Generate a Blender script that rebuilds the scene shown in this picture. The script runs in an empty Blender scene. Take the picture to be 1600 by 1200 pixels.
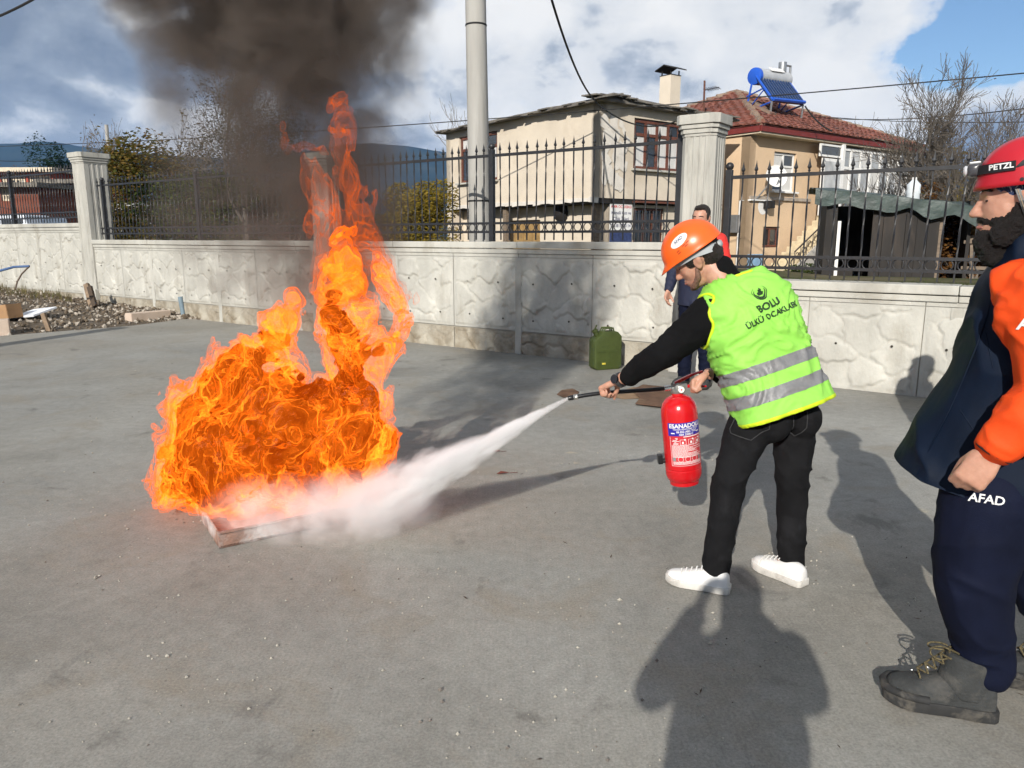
import bpy, bmesh, math, random
import numpy as np
from mathutils import Vector, Matrix, noise
from mathutils.bvhtree import BVHTree

V = Vector
R = math.radians
sc = bpy.context.scene
col = sc.collection
random.seed(7)

# ------------------------------------------------------------------ camera
FPX, HCAM = 1165.0, 1.5
PITCH = math.atan(230 / FPX)
cam_d = bpy.data.cameras.new('camera')
cam_d.sensor_fit = 'HORIZONTAL'; cam_d.sensor_width = 36.0
cam_d.lens = 36.0 * FPX / 1600.0
cam_d.clip_start = 0.02; cam_d.clip_end = 6000
cam = bpy.data.objects.new('camera', cam_d); col.objects.link(cam)
cam.location = (0, 0, HCAM); cam.rotation_euler = (math.pi / 2 - PITCH, 0, 0)
sc.camera = cam

# ------------------------------------------------------------------ sun, sky, exposure
SUN_EL = 26.0
SUN_H = V((0.30, 0.954, 0)).normalized()          # the way the light travels over the ground
sd = V((SUN_H.x * math.cos(R(SUN_EL)), SUN_H.y * math.cos(R(SUN_EL)), -math.sin(R(SUN_EL))))
sun_l = bpy.data.lights.new('sun', 'SUN'); sun_l.energy = 5.0; sun_l.angle = R(0.53); sun_l.color = (1.0, 0.95, 0.87)
sun = bpy.data.objects.new('sun', sun_l); col.objects.link(sun)
sun.rotation_euler = sd.to_track_quat('-Z', 'Y').to_euler(); sun.location = (-10, -30, 20)

SKY_OFF = (12.3, 1.9, 5.2)
world = bpy.data.worlds.new('World'); sc.world = world; world.use_nodes = True
wn, wl = world.node_tree.nodes, world.node_tree.links
wn.clear()
def N(nodes, t, **kw):
    n = nodes.new(t)
    for k, v in kw.items():
        if k.startswith('_'): n.inputs[k[1:].replace('_', ' ')].default_value = v
        else: setattr(n, k, v)
    return n
w_out = N(wn, 'ShaderNodeOutputWorld'); w_bg = N(wn, 'ShaderNodeBackground')
w_sky = N(wn, 'ShaderNodeTexSky', sky_type='NISHITA', sun_disc=False)
w_sky.sun_elevation = R(SUN_EL); w_sky.sun_rotation = math.atan2(-SUN_H.x, -SUN_H.y)
w_sky.air_density = 1.0; w_sky.dust_density = 0.0; w_sky.ozone_density = 4.0
w_s = N(wn, 'ShaderNodeVectorMath', operation='SCALE'); w_s.inputs['Scale'].default_value = 0.11
wl.new(w_sky.outputs[0], w_s.inputs[0])
tc = N(wn, 'ShaderNodeTexCoord')
mp = N(wn, 'ShaderNodeMapping'); mp.inputs['Scale'].default_value = (1.0, 1.0, 1.55); mp.inputs['Location'].default_value = SKY_OFF
wl.new(tc.outputs['Generated'], mp.inputs[0])
def wnoise(scale, detail, rough, dist=0.0, off=None):
    n = N(wn, 'ShaderNodeTexNoise'); n.inputs['Scale'].default_value = scale; n.inputs['Detail'].default_value = detail
    n.inputs['Roughness'].default_value = rough; n.inputs['Distortion'].default_value = dist
    src = mp.outputs[0]
    if off:
        a = N(wn, 'ShaderNodeVectorMath', operation='ADD'); a.inputs[1].default_value = off; wl.new(src, a.inputs[0]); src = a.outputs[0]
    wl.new(src, n.inputs['Vector']); return n.outputs['Fac']
def wramp(src, stops):
    r = N(wn, 'ShaderNodeValToRGB'); e = r.color_ramp.elements
    while len(e) < len(stops): e.new(0.5)
    for el, (p, c) in zip(e, stops):
        el.position = p; el.color = (c, c, c, 1) if not isinstance(c, tuple) else (*c, 1)
    wl.new(src, r.inputs[0]); return r.outputs[0]
# cumulus: broad masses with crisp billowed rims; sunlit heads white, bases blue grey
broad = wnoise(2.3, 3, 0.5, 0.1, (0.9, 2.3, 1.1)); fine = wnoise(5.2, 10, 0.56, 0.12, (4.4, 0.3, 2.7))
def wmath(op, a, b):
    m = N(wn, 'ShaderNodeMath', operation=op)
    for i, v in enumerate((a, b)):
        if hasattr(v, 'is_linked'): wl.new(v, m.inputs[i])
        else: m.inputs[i].default_value = v
    return m.outputs[0]
sepw = N(wn, 'ShaderNodeSeparateXYZ'); wl.new(tc.outputs['Generated'], sepw.inputs[0])
low_ = wramp(sepw.outputs['Z'], [(0.0, 1.0), (0.20, 0.0)])       # cloud rows close up towards the horizon
cl = wmath('ADD', wmath('ADD', wmath('MULTIPLY', broad, 0.55), wmath('MULTIPLY', fine, 0.45)), wmath('MULTIPLY', low_, 0.13))
cover = wramp(cl, [(0.415, 0.0), (0.435, 0.7), (0.47, 1.0)])
tone_a = wmath('ADD', wmath('MULTIPLY', wnoise(3.0, 2, 0.5, 0.3, (3.1, 1.7, 0.4)), 0.58), wmath('MULTIPLY', wnoise(7.5, 10, 0.57, 0.12, (6.1, 2.2, 5.4)), 0.42))
tone = wramp(tone_a, [(0.41, (0.22, 0.27, 0.355)), (0.475, (0.35, 0.405, 0.49)), (0.502, (0.56, 0.61, 0.68)), (0.525, (0.82, 0.84, 0.86)), (0.60, (0.99, 0.985, 0.97))])
mixc = N(wn, 'ShaderNodeMix', data_type='RGBA')
wl.new(cover, mixc.inputs['Factor']); wl.new(w_s.outputs[0], mixc.inputs['A']); wl.new(tone, mixc.inputs['B'])
wl.new(mixc.outputs['Result'], w_bg.inputs['Color']); w_bg.inputs['Strength'].default_value = 0.80
wl.new(w_bg.outputs[0], w_out.inputs[0])

sc.view_settings.view_transform = 'Standard'; sc.view_settings.look = 'None'
sc.view_settings.exposure = 0.28; sc.view_settings.gamma = 1.0; sc.view_settings.use_curve_mapping = False
sc.render.engine = 'CYCLES'
cy = sc.cycles
cy.use_denoising = True; cy.use_adaptive_sampling = True; cy.adaptive_threshold = 0.025; cy.adaptive_min_samples = 16
try: cy.denoiser = 'OPENIMAGEDENOISE'
except Exception: pass
cy.max_bounces = 6; cy.diffuse_bounces = 2; cy.glossy_bounces = 3; cy.transmission_bounces = 6
cy.volume_bounces = 4; cy.transparent_max_bounces = 96
cy.volume_step_rate = 1.0; cy.volume_max_steps = 256
cy.sample_clamp_indirect = 4.0
cy.caustics_reflective = False; cy.caustics_refractive = False

# ------------------------------------------------------------------ measuring helpers (survey of the place from the photograph)
cP, sP = math.cos(PITCH), math.sin(PITCH)
def ray(px, py):
    u, v = (px - 800) / FPX, (600 - py) / FPX
    return V((u, cP + v * sP, -sP + v * cP))
def at(px, py, Y):
    d = ray(px, py); return V((0, 0, HCAM)) + d * (Y / d.y)
def gz(px, py, z=0.0):
    d = ray(px, py); return V((0, 0, HCAM)) + d * ((z - HCAM) / d.z)

# ------------------------------------------------------------------ objects, names, parents
WM = {}
def put(name, mesh, parent=None, loc=None, rot=None, mat=None):
    o = bpy.data.objects.new(name, mesh); col.objects.link(o)
    M = Matrix.Translation(V(loc) if loc is not None else V((0, 0, 0)))
    if rot is not None: M = M @ rot.to_4x4()
    if parent is not None:
        o.parent = parent; o.matrix_parent_inverse = WM[parent.name].inverted()
    o.matrix_basis = M
    WM[o.name] = M
    if mat is not None and mesh is not None and not mesh.materials: mesh.materials.append(mat)
    return o
def tag(o, label=None, cat=None, group=None, kind=None):
    if label: o['label'] = label
    if cat: o['category'] = cat
    if group: o['group'] = group
    if kind: o['kind'] = kind
    return o
def thing(name, label, cat, loc=(0, 0, 0), group=None):
    return tag(put(name, None, None, loc), label, cat, group)
def smooth(me, ang=None):
    me.polygons.foreach_set('use_smooth', [True] * len(me.polygons))
    if ang is not None:
        try: me.set_sharp_from_angle(angle=R(ang))
        except Exception: pass
    return me
def frame(z, x=None):
    z = V(z).normalized()
    x = V(x) if x is not None else (V((1, 0, 0)) if abs(z.x) < 0.8 else V((0, 1, 0)))
    x = (x - z * x.dot(z)).normalized()
    y = z.cross(x)
    return x, y, z
def rotm(x, y, z): return Matrix((x, y, z)).transposed()

class MB:
    def __init__(s): s.v = []; s.f = []
    def add(s, vs, fs):
        b = len(s.v); s.v += [tuple(p) for p in vs]; s.f += [tuple(i + b for i in f) for f in fs]; return s
    def box(s, c, size, rot=None):
        c = V(c); h = V(size) / 2; vs = []
        for x in (-1, 1):
            for y in (-1, 1):
                for z in (-1, 1):
                    p = V((x * h.x, y * h.y, z * h.z)); vs.append(c + (rot @ p if rot is not None else p))
        return s.add(vs, [(0, 1, 3, 2), (4, 6, 7, 5), (0, 4, 5, 1), (2, 3, 7, 6), (0, 2, 6, 4), (1, 5, 7, 3)])
    def bar(s, a, b, w, t, up=(0, 0, 1)):
        a, b = V(a), V(b); d = b - a
        x = d.normalized(); y = V(up).cross(x)
        if y.length < 1e-4: y = V((0, 1, 0)).cross(x)
        y.normalize(); z = x.cross(y)
        return s.box((a + b) / 2, (d.length, w, t), rotm(x, y, z))
    def tube(s, pts, rad, n=8, cap=True, squash=None):
        pts = [V(p) for p in pts]
        if not hasattr(rad, '__len__'): rad = [rad] * len(pts)
        rings = []; px = None
        for i, p in enumerate(pts):
            d = (pts[min(i + 1, len(pts) - 1)] - pts[max(i - 1, 0)])
            x, y, z = frame(d if d.length > 1e-9 else V((0, 0, 1)), px); px = x
            rings.append([p + (x * math.cos(2 * math.pi * k / n) + y * math.sin(2 * math.pi * k / n)) * rad[i] for k in range(n)])
        return s.rings(rings, cap)
    def rings(s, rings, cap=True, closed=False):
        n = len(rings[0]); vs = [p for r in rings for p in r]; fs = []
        m = len(rings)
        for i in range(m if closed else m - 1):
            j = (i + 1) % m
            for k in range(n):
                l = (k + 1) % n
                fs.append((i * n + k, i * n + l, j * n + l, j * n + k))
        if cap and not closed:
            fs.append(tuple(range(n - 1, -1, -1))); fs.append(tuple((m - 1) * n + k for k in range(n)))
        return s.add(vs, fs)
    def lathe(s, prof, c=(0, 0, 0), axis=(0, 0, 1), n=24, x=None):
        X, Y, Z = frame(axis, x); c = V(c)
        return s.rings([[c + Z * h + (X * math.cos(2 * math.pi * k / n) + Y * math.sin(2 * math.pi * k / n)) * max(r, 1e-4) for k in range(n)] for r, h in prof])
    def ell(s, c, r, F=None, n=14, m=9):
        c = V(c); rg = []
        for i in range(m + 1):
            a = -math.pi / 2 + math.pi * i / m
            rr = max(math.cos(a), 0.02); zz = math.sin(a)
            ring = []
            for k in range(n):
                b = 2 * math.pi * k / n
                p = V((r[0] * rr * math.cos(b), r[1] * rr * math.sin(b), r[2] * zz))
                ring.append(c + (F @ p if F is not None else p))
            rg.append(ring)
        return s.rings(rg)
    def cap(s, pr, n=12):
        for p, r in pr: s.ell(p, (r, r, r), None, n, 7)
        for (p, r), (q, t) in zip(pr, pr[1:]):
            if (V(q) - V(p)).length > 1e-4: s.tube([p, q], [r, t], n)
        return s
    def loft(s, rg, n=24, e=2.0):
        out = []
        for c, a, b in rg:
            ring = []
            for k in range(n):
                t = 2 * math.pi * k / n; ct, st = math.cos(t), math.sin(t)
                ring.append(V(c) + V(a) * math.copysign(abs(ct) ** (2 / e), ct) + V(b) * math.copysign(abs(st) ** (2 / e), st))
            out.append(ring)
        return s.rings(out)
    def prism(s, poly, z0, z1, F=None, o=(0, 0, 0)):
        o = V(o); n = len(poly)
        g = lambda x, y, z: o + (F @ V((x, y, z)) if F is not None else V((x, y, z)))
        vs = [g(x, y, z0) for x, y in poly] + [g(x, y, z1) for x, y in poly]
        fs = [tuple(range(n - 1, -1, -1)), tuple(range(n, 2 * n))] + [(k, (k + 1) % n, n + (k + 1) % n, n + k) for k in range(n)]
        return s.add(vs, fs)
    def mesh(s, name='mesh'):
        me = bpy.data.meshes.new(name); me.from_pydata(s.v, [], s.f); me.update()
        return me
    def build(s, name, mat, parent=None, sm=None, loc=None, rot=None, bevel=0, kind=None):
        me = s.mesh(name)
        bm = bmesh.new(); bm.from_mesh(me); bmesh.ops.recalc_face_normals(bm, faces=bm.faces)
        if bevel:
            bmesh.ops.bevel(bm, geom=[e for e in bm.edges if e.is_manifold and e.calc_face_angle(0) > 0.6], offset=bevel, segments=2, affect='EDGES', profile=0.6)
        bm.to_mesh(me); bm.free()
        if sm is not None: smooth(me, sm)
        me.materials.append(mat)
        o = put(name, me, parent, loc, rot)
        if kind: o['kind'] = kind
        return o

def modmesh(me, mods):
    """Run modifiers on a mesh and return the resulting mesh."""
    o = bpy.data.objects.new('work', me); col.objects.link(o)
    for t, kw in mods:
        m = o.modifiers.new(t, t)
        for k, v in kw.items(): setattr(m, k, v)
    dg = bpy.context.evaluated_depsgraph_get()
    r = bpy.data.meshes.new_from_object(o.evaluated_get(dg), depsgraph=dg)
    bpy.data.objects.remove(o); bpy.data.meshes.remove(me)
    return r
def remesh(mb, voxel, it=6, fac=0.5):
    me = mb.mesh('work')
    bm = bmesh.new(); bm.from_mesh(me); bmesh.ops.recalc_face_normals(bm, faces=bm.faces); bm.to_mesh(me); bm.free()
    mods = [('REMESH', dict(mode='VOXEL', voxel_size=voxel, use_smooth_shade=True))]
    if it: mods.append(('SMOOTH', dict(factor=fac, iterations=it)))
    return modmesh(me, mods)
def displace(me, fn):
    """Move every vertex by fn(co, normal) -> new position."""
    me.update()
    co = [v.co.copy() for v in me.vertices]; no = [v.normal.copy() for v in me.vertices]
    out = []
    for c, n in zip(co, no): out.extend(fn(c, n))
    me.vertices.foreach_set('co', out); me.update(); return me

# ------------------------------------------------------------------ materials
MATS = {}
def ramp(nt, src, stops):
    r = nt.nodes.new('ShaderNodeValToRGB'); e = r.color_ramp.elements
    while len(e) < len(stops): e.new(0.5)
    for el, (p, c) in zip(e, stops):
        el.position = p; el.color = (*c, 1) if isinstance(c, (tuple, list)) else (c, c, c, 1)
    nt.links.new(src, r.inputs[0]); return r.outputs[0]
def tnoise(nt, scale, detail=5, rough=0.55, dist=0.0, stretch=None, off=None, coord='Object', rot=None):
    n = nt.nodes.new('ShaderNodeTexNoise'); n.inputs['Scale'].default_value = scale; n.inputs['Detail'].default_value = detail
    n.inputs['Roughness'].default_value = rough; n.inputs['Distortion'].default_value = dist
    t = nt.nodes.new('ShaderNodeTexCoord'); m = nt.nodes.new('ShaderNodeMapping')
    if stretch: m.inputs['Scale'].default_value = stretch
    if off: m.inputs['Location'].default_value = off
    if rot: m.inputs['Rotation'].default_value = rot
    nt.links.new(t.outputs[coord], m.inputs[0]); nt.links.new(m.outputs[0], n.inputs['Vector'])
    return n.outputs['Fac']
def mixrgb(nt, f, a, b, mode='MIX'):
    m = nt.nodes.new('ShaderNodeMix'); m.data_type = 'RGBA'; m.blend_type = mode
    for s, v in (('Factor', f), ('A', a), ('B', b)):
        if hasattr(v, 'links') or hasattr(v, 'is_linked'): nt.links.new(v, m.inputs[s])
        elif s == 'Factor': m.inputs[s].default_value = v
        else: m.inputs[s].default_value = (*v, 1)
    return m.outputs['Result']
def math_(nt, op, a, b=None, clamp=False):
    m = nt.nodes.new('ShaderNodeMath'); m.operation = op; m.use_clamp = clamp
    for i, v in enumerate((a, b)):
        if v is None: continue
        if hasattr(v, 'is_linked'): nt.links.new(v, m.inputs[i])
        else: m.inputs[i].default_value = v
    return m.outputs[0]
def newmat(name):
    m = bpy.data.materials.new(name); m.use_nodes = True; return m, m.node_tree, m.node_tree.nodes['Principled BSDF']
def pm(name, base, rough=0.7, var=0.18, scale=6, metal=0.0, bump=0.0, bscale=60, spec=0.4, stains=None, sscale=1.5, stretch=None, sheen=0.0, coat=0.0, srange=(0.52, 0.68)):
    if name in MATS: return MATS[name]
    m, nt, b = newmat(name)
    n1 = tnoise(nt, scale, 6, 0.6, stretch=stretch)
    lo = tuple(c * (1 - var) for c in base); hi = tuple(min(c * (1 + var), 1) for c in base)
    c = ramp(nt, n1, [(0.3, lo), (0.7, hi)])
    if stains is not None:
        f = ramp(nt, tnoise(nt, sscale, 8, 0.65, 0.3, stretch=stretch, off=(3, 5, 1)), [(srange[0], 0.0), (srange[1], 1.0)])
        c = mixrgb(nt, f, c, stains)
    nt.links.new(c, b.inputs['Base Color'])
    b.inputs['Roughness'].default_value = rough; b.inputs['Metallic'].default_value = metal
    b.inputs['Specular IOR Level'].default_value = spec
    b.inputs['Sheen Weight'].default_value = sheen; b.inputs['Coat Weight'].default_value = coat
    if bump:
        bp = nt.nodes.new('ShaderNodeBump'); bp.inputs['Strength'].default_value = bump; bp.inputs['Distance'].default_value = 0.02
        nt.links.new(tnoise(nt, bscale, 6, 0.6, stretch=stretch), bp.inputs['Height']); nt.links.new(bp.outputs[0], b.inputs['Normal'])
    MATS[name] = m; return m
def glass(name, tint=(0.05, 0.06, 0.07), rough=0.05):
    if name in MATS: return MATS[name]
    m, nt, b = newmat(name)
    c = ramp(nt, tnoise(nt, 1.3, 3), [(0.35, tuple(x * 0.7 for x in tint)), (0.7, tuple(min(1, x * 1.4) for x in tint))])
    nt.links.new(c, b.inputs['Base Color']); b.inputs['Roughness'].default_value = rough; b.inputs['Specular IOR Level'].default_value = 0.7
    MATS[name] = m; return m

def text_mesh(txt, size, bold=0.0, align='CENTER'):
    cu = bpy.data.curves.new('lettering', 'FONT'); cu.body = txt; cu.size = size; cu.align_x = align; cu.align_y = 'CENTER'
    cu.offset = bold * size; cu.resolution_u = 3
    o = bpy.data.objects.new('work', cu); col.objects.link(o)
    dg = bpy.context.evaluated_depsgraph_get()
    me = bpy.data.meshes.new_from_object(o.evaluated_get(dg), depsgraph=dg)
    bpy.data.objects.remove(o); bpy.data.curves.remove(cu)
    me.materials.clear()
    return me
def subdiv_tris(me, cuts):
    bm = bmesh.new(); bm.from_mesh(me); bmesh.ops.triangulate(bm, faces=bm.faces)
    bmesh.ops.subdivide_edges(bm, edges=bm.edges, cuts=cuts); bm.to_mesh(me); bm.free(); return me
def lettering(name, txt, size, o, x, y, mat, parent, off=0.0, bold=0.0, align='CENTER'):
    """Flat lettering on a flat board: x runs along the line, y up."""
    me = text_mesh(txt, size, bold, align); x, y = V(x).normalized(), V(y).normalized(); z = x.cross(y); o = V(o)
    for v in me.vertices: v.co = o + x * v.co.x + y * v.co.y + z * off
    me.materials.append(mat)
    return put(name, me, parent)
# ================================================================== SETTING
# ---- concrete yard
def m_pavement():
    m, nt, b = newmat('broomed concrete')
    big = tnoise(nt, 0.55, 6, 0.6, 0.4)
    c = ramp(nt, big, [(0.34, (0.170, 0.166, 0.150)), (0.47, (0.242, 0.238, 0.217)), (0.55, (0.270, 0.266, 0.243)), (0.68, (0.322, 0.317, 0.292))])
    c = mixrgb(nt, ramp(nt, tnoise(nt, 0.23, 4, 0.6, 0.3, off=(2.3, 0.4, 0)), [(0.42, 0.0), (0.62, 0.7)]), c, (0.262, 0.240, 0.200))
    c = mixrgb(nt, 1.0, c, ramp(nt, tnoise(nt, 14, 6, 0.7, 0.3), [(0.3, 0.86), (0.7, 1.12)]), 'MULTIPLY')
    c = mixrgb(nt, ramp(nt, tnoise(nt, 1.7, 7, 0.65, 0.8, off=(4, 1, 0)), [(0.54, 0.0), (0.68, 0.55)]), c, (0.235, 0.205, 0.160))
    c = mixrgb(nt, ramp(nt, tnoise(nt, 2.6, 5, 0.6, 0.5, off=(9, 3, 2)), [(0.62, 0.0), (0.70, 0.6)]), c, (0.12, 0.112, 0.10))
    c = mixrgb(nt, ramp(nt, tnoise(nt, 3.3, 4, 0.6, 0.2, off=(1, 8, 2)), [(0.70, 0.0), (0.76, 0.6)]), c, (0.42, 0.37, 0.27))
    g = ramp(nt, tnoise(nt, 95, 5, 0.8), [(0.3, 0.66), (0.7, 1.28)])
    c = mixrgb(nt, 1.0, c, g, 'MULTIPLY')
    br = ramp(nt, tnoise(nt, 9, 4, 0.6, 0.1, stretch=(14, 0.35, 1), rot=(0, 0, 0.6)), [(0.3, 0.955), (0.7, 1.04)])
    c = mixrgb(nt, 1.0, c, br, 'MULTIPLY')
    c = mixrgb(nt, ramp(nt, tnoise(nt, 42, 5, 0.7, off=(2, 7, 1)), [(0.63, 0.0), (0.70, 0.45)]), c, (0.15, 0.14, 0.12))
    c = mixrgb(nt, ramp(nt, tnoise(nt, 55, 4, 0.7, off=(6, 2, 4)), [(0.66, 0.0), (0.72, 0.5)]), c, (0.46, 0.44, 0.39))
    # a few pale scratch and crack lines
    w = nt.nodes.new('ShaderNodeTexVoronoi'); w.feature = 'DISTANCE_TO_EDGE'; w.inputs['Scale'].default_value = 0.42
    t = nt.nodes.new('ShaderNodeTexCoord'); ns = nt.nodes.new('ShaderNodeTexNoise'); ns.inputs['Scale'].default_value = 1.5; ns.inputs['Detail'].default_value = 6
    nt.links.new(t.outputs['Object'], ns.inputs['Vector'])
    ad = nt.nodes.new('ShaderNodeVectorMath'); ad.operation = 'MULTIPLY_ADD'; ad.inputs[1].default_value = (0.35, 0.35, 0)
    nt.links.new(ns.outputs['Color'], ad.inputs[0]); nt.links.new(t.outputs['Object'], ad.inputs[2]); nt.links.new(ad.outputs[0], w.inputs['Vector'])
    c = mixrgb(nt, ramp(nt, w.outputs['Distance'], [(0.0, 0.10), (0.0035, 0.0)]), c, (0.42, 0.40, 0.36))
    nt.links.new(c, b.inputs['Base Color']); b.inputs['Roughness'].default_value = 0.82; b.inputs['Specular IOR Level'].default_value = 0.3
    bp = nt.nodes.new('ShaderNodeBump'); bp.inputs['Strength'].default_value = 0.16; bp.inputs['Distance'].default_value = 0.005
    h = math_(nt, 'ADD', tnoise(nt, 120, 4, 0.7), math_(nt, 'MULTIPLY', tnoise(nt, 9, 4, 0.6, 0.1, stretch=(14, 0.35, 1), rot=(0, 0, 0.6)), 0.35))
    nt.links.new(h, bp.inputs['Height']); nt.links.new(bp.outputs[0], b.inputs['Normal'])
    return m
M_pave = m_pavement()
M_conc = pm('weathered cast concrete', (0.43, 0.42, 0.378), 0.85, 0.2, 2.2, bump=0.35, bscale=45, stains=(0.31, 0.29, 0.245), sscale=1.6, spec=0.25, stretch=(1, 1, 0.45))
M_conc2 = pm('pillar concrete', (0.41, 0.40, 0.36), 0.85, 0.14, 3.0, bump=0.3, bscale=50, stains=(0.24, 0.23, 0.2), sscale=1.6, stretch=(3, 3, 0.5), spec=0.25)
M_concd = pm('splashed base concrete', (0.36, 0.33, 0.27), 0.9, 0.25, 4, bump=0.35, bscale=45, stains=(0.21, 0.175, 0.125), sscale=2.5, srange=(0.45, 0.65), spec=0.2)
M_joint = pm('joint concrete', (0.33, 0.31, 0.26), 0.9)
M_iron = pm('black painted iron', (0.016, 0.016, 0.018), 0.45, 0.3, 20, metal=0.0, spec=0.5, stains=(0.05, 0.03, 0.02), sscale=9, srange=(0.6, 0.75))

WA, WD = V((0, 9.70, 0)), V((0.8192, -0.5735, 0))       # foot of the wall: a point and its run to the right
WN = V((-0.5735, -0.8192, 0))                            # its front
def wp(s, z=0.0, back=0.0): return WA + WD * s - WN * back + V((0, 0, z))

# edge of the slab on the far left: the slab ends and bare soil begins
E0, E1, E2 = gz(-260, 545), gz(205, 509), gz(300, 497)
def slab():
    poly = [(-40, -14), (30, -14), (30, -11.5), tuple(wp(30, 0, 0.1)[:2])]
    poly += [tuple(wp(s, 0, 0.1)[:2]) for s in (10, 4, 0, -4)] + [(E2.x, E2.y + 0.05), tuple(E1[:2]), tuple(E0[:2]), (-40, E0.y - 3.0)]
    bm = bmesh.new(); f = bm.faces.new([bm.verts.new((x, y, 0)) for x, y in poly])
    if f.normal.z < 0: f.normal_flip()
    ext = bmesh.ops.extrude_face_region(bm, geom=[f]); bmesh.ops.translate(bm, verts=[v for v in ext['geom'] if isinstance(v, bmesh.types.BMVert)], vec=(0, 0, -0.14))
    bmesh.ops.recalc_face_normals(bm, faces=bm.faces)
    me = bpy.data.meshes.new('pavement'); bm.to_mesh(me); bm.free(); me.materials.append(M_pave)
    return tag(put('pavement', me), kind='structure')
slab()

# ---- terrain behind the wall, out to the hills
M_soil = pm('dark garden soil', (0.085, 0.065, 0.045), 0.95, 0.5, 9, bump=0.8, bscale=30, stains=(0.17, 0.14, 0.10), sscale=4)
def m_ground():
    m, nt, b = newmat('rough grass and soil')
    c = ramp(nt, tnoise(nt, 0.5, 8, 0.7), [(0.38, (0.05, 0.065, 0.02)), (0.5, (0.10, 0.09, 0.045)), (0.62, (0.16, 0.13, 0.085))])
    c = mixrgb(nt, ramp(nt, tnoise(nt, 30, 4, 0.7), [(0.3, 0.0), (0.8, 0.6)]), c, (0.045, 0.05, 0.02))
    nt.links.new(c, b.inputs['Base Color']); b.inputs['Roughness'].default_value = 0.95; b.inputs['Specular IOR Level'].default_value = 0.1
    return m
M_ground = m_ground()
def yard_z(x, y):
    d = (V((x, y, 0)) - WA).dot(-WN)                 # metres behind the wall
    s = (V((x, y, 0)) - WA).dot(WD)
    near = 0.97 if s > 2.5 else 1.05
    t = min(max((d - 2.5) / 10, 0), 1); t = t * t * (3 - 2 * t)
    far = 0.40
    z = near * (1 - t) + far * t
    return z + 0.05 * noise.noise(V((x * 0.4, y * 0.4, 0)))
def terrain():
    ds = [0.26, 0.8, 1.5, 2.5, 4, 6, 8, 10, 13, 17, 22, 30, 45, 70, 120, 220, 400, 800, 1600]
    ss = list(np.linspace(-40, 40, 81))
    ss = [-1500, -600, -250, -120, -70] + ss + [70, 120, 250, 600, 1500]
    vs, fs = [], []
    for d in ds:
        for s in ss:
            k = 1 if d > 50 else (1 if abs(s) <= 40 else 1)
            p = WA + WD * s - WN * d
            vs.append((p.x, p.y, yard_z(p.x, p.y)))
    n = len(ss)
    for i in range(len(ds) - 1):
        for j in range(n - 1): fs.append((i * n + j, i * n + j + 1, (i + 1) * n + j + 1, (i + 1) * n + j))
    o = MB().add(vs, fs).build('ground', M_ground, sm=60); tag(o, kind='structure')
terrain()
# ground under and around the yard, far to the sides and behind the photographer
o = MB().add([(-1800, -1800, -0.3), (1800, -1800, -0.3), (1800, 60, -0.3), (-1800, 60, -0.3)], [(0, 1, 2, 3)]).build('soil_base', M_ground); tag(o, kind='structure')

# ---- far wooded hills
def m_hill():
    m, nt, b = newmat('far forest')
    c = ramp(nt, tnoise(nt, 0.022, 8, 0.65), [(0.35, (0.008, 0.018, 0.016)), (0.6, (0.022, 0.032, 0.026)), (0.72, (0.06, 0.06, 0.045))])
    nt.links.new(c, b.inputs['Base Color']); b.inputs['Roughness'].default_value = 1.0; b.inputs['Specular IOR Level'].default_value = 0.0
    return m
M_hill = m_hill()
def hills(name, dist, prof, depth, seed, label=None):
    """prof: (px, py) of the skyline in the survey; the ridge stands at y = dist."""
    xs = np.linspace(-1.15, 1.15, 150); pxs = [p[0] for p in prof]; pys = [p[1] for p in prof]
    vs, fs = [], []
    rows = 26
    for r in range(rows):
        t = r / (rows - 1)
        for u in xs:
            px = 800 + FPX * u
            y = float(np.interp(px, pxs, pys))
            top = at(px, y, dist).z
            X = u * dist * 1.02; Y = dist - depth * (1 - t)
            k = t ** 1.25
            z = 0.4 + (top - 0.4) * k + (noise.fractal(V((X * 0.012 + seed, Y * 0.012, 0)), 1.0, 2.0, 5) * 9 * math.sin(math.pi * min(t, 0.93)) ** 0.6 if t > 0 else 0)
            if t > 0.6: z += abs(noise.noise(V((X * 0.11, Y * 0.11, seed)))) * 2.2
            vs.append((X, Y, z))
    n = len(xs)
    for X, Y, z in [vs[(rows - 1) * n + j] for j in range(n)]: vs.append((X, Y + depth * 0.8, 0.4))
    for i in range(rows):
        for j in range(n - 1): fs.append((i * n + j, i * n + j + 1, (i + 1) * n + j + 1, (i + 1) * n + j))
    o = MB().add(vs, fs).build(name, M_hill, sm=60); tag(o, kind='structure')
hills('far_hills', 1500, [(-600, 250), (-200, 232), (0, 224), (60, 224), (110, 222), (170, 229), (240, 238), (330, 246), (420, 248), (500, 235), (555, 226), (590, 223), (640, 230), (700, 236), (800, 250), (1000, 262), (1300, 268), (1600, 262), (2200, 255)], 600, 3.0)
hills('near_hills', 820, [(-600, 330), (0, 318), (200, 320), (400, 322), (560, 306), (640, 296), (700, 300), (900, 318), (1300, 322), (2200, 318)], 260, 9.0)

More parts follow.
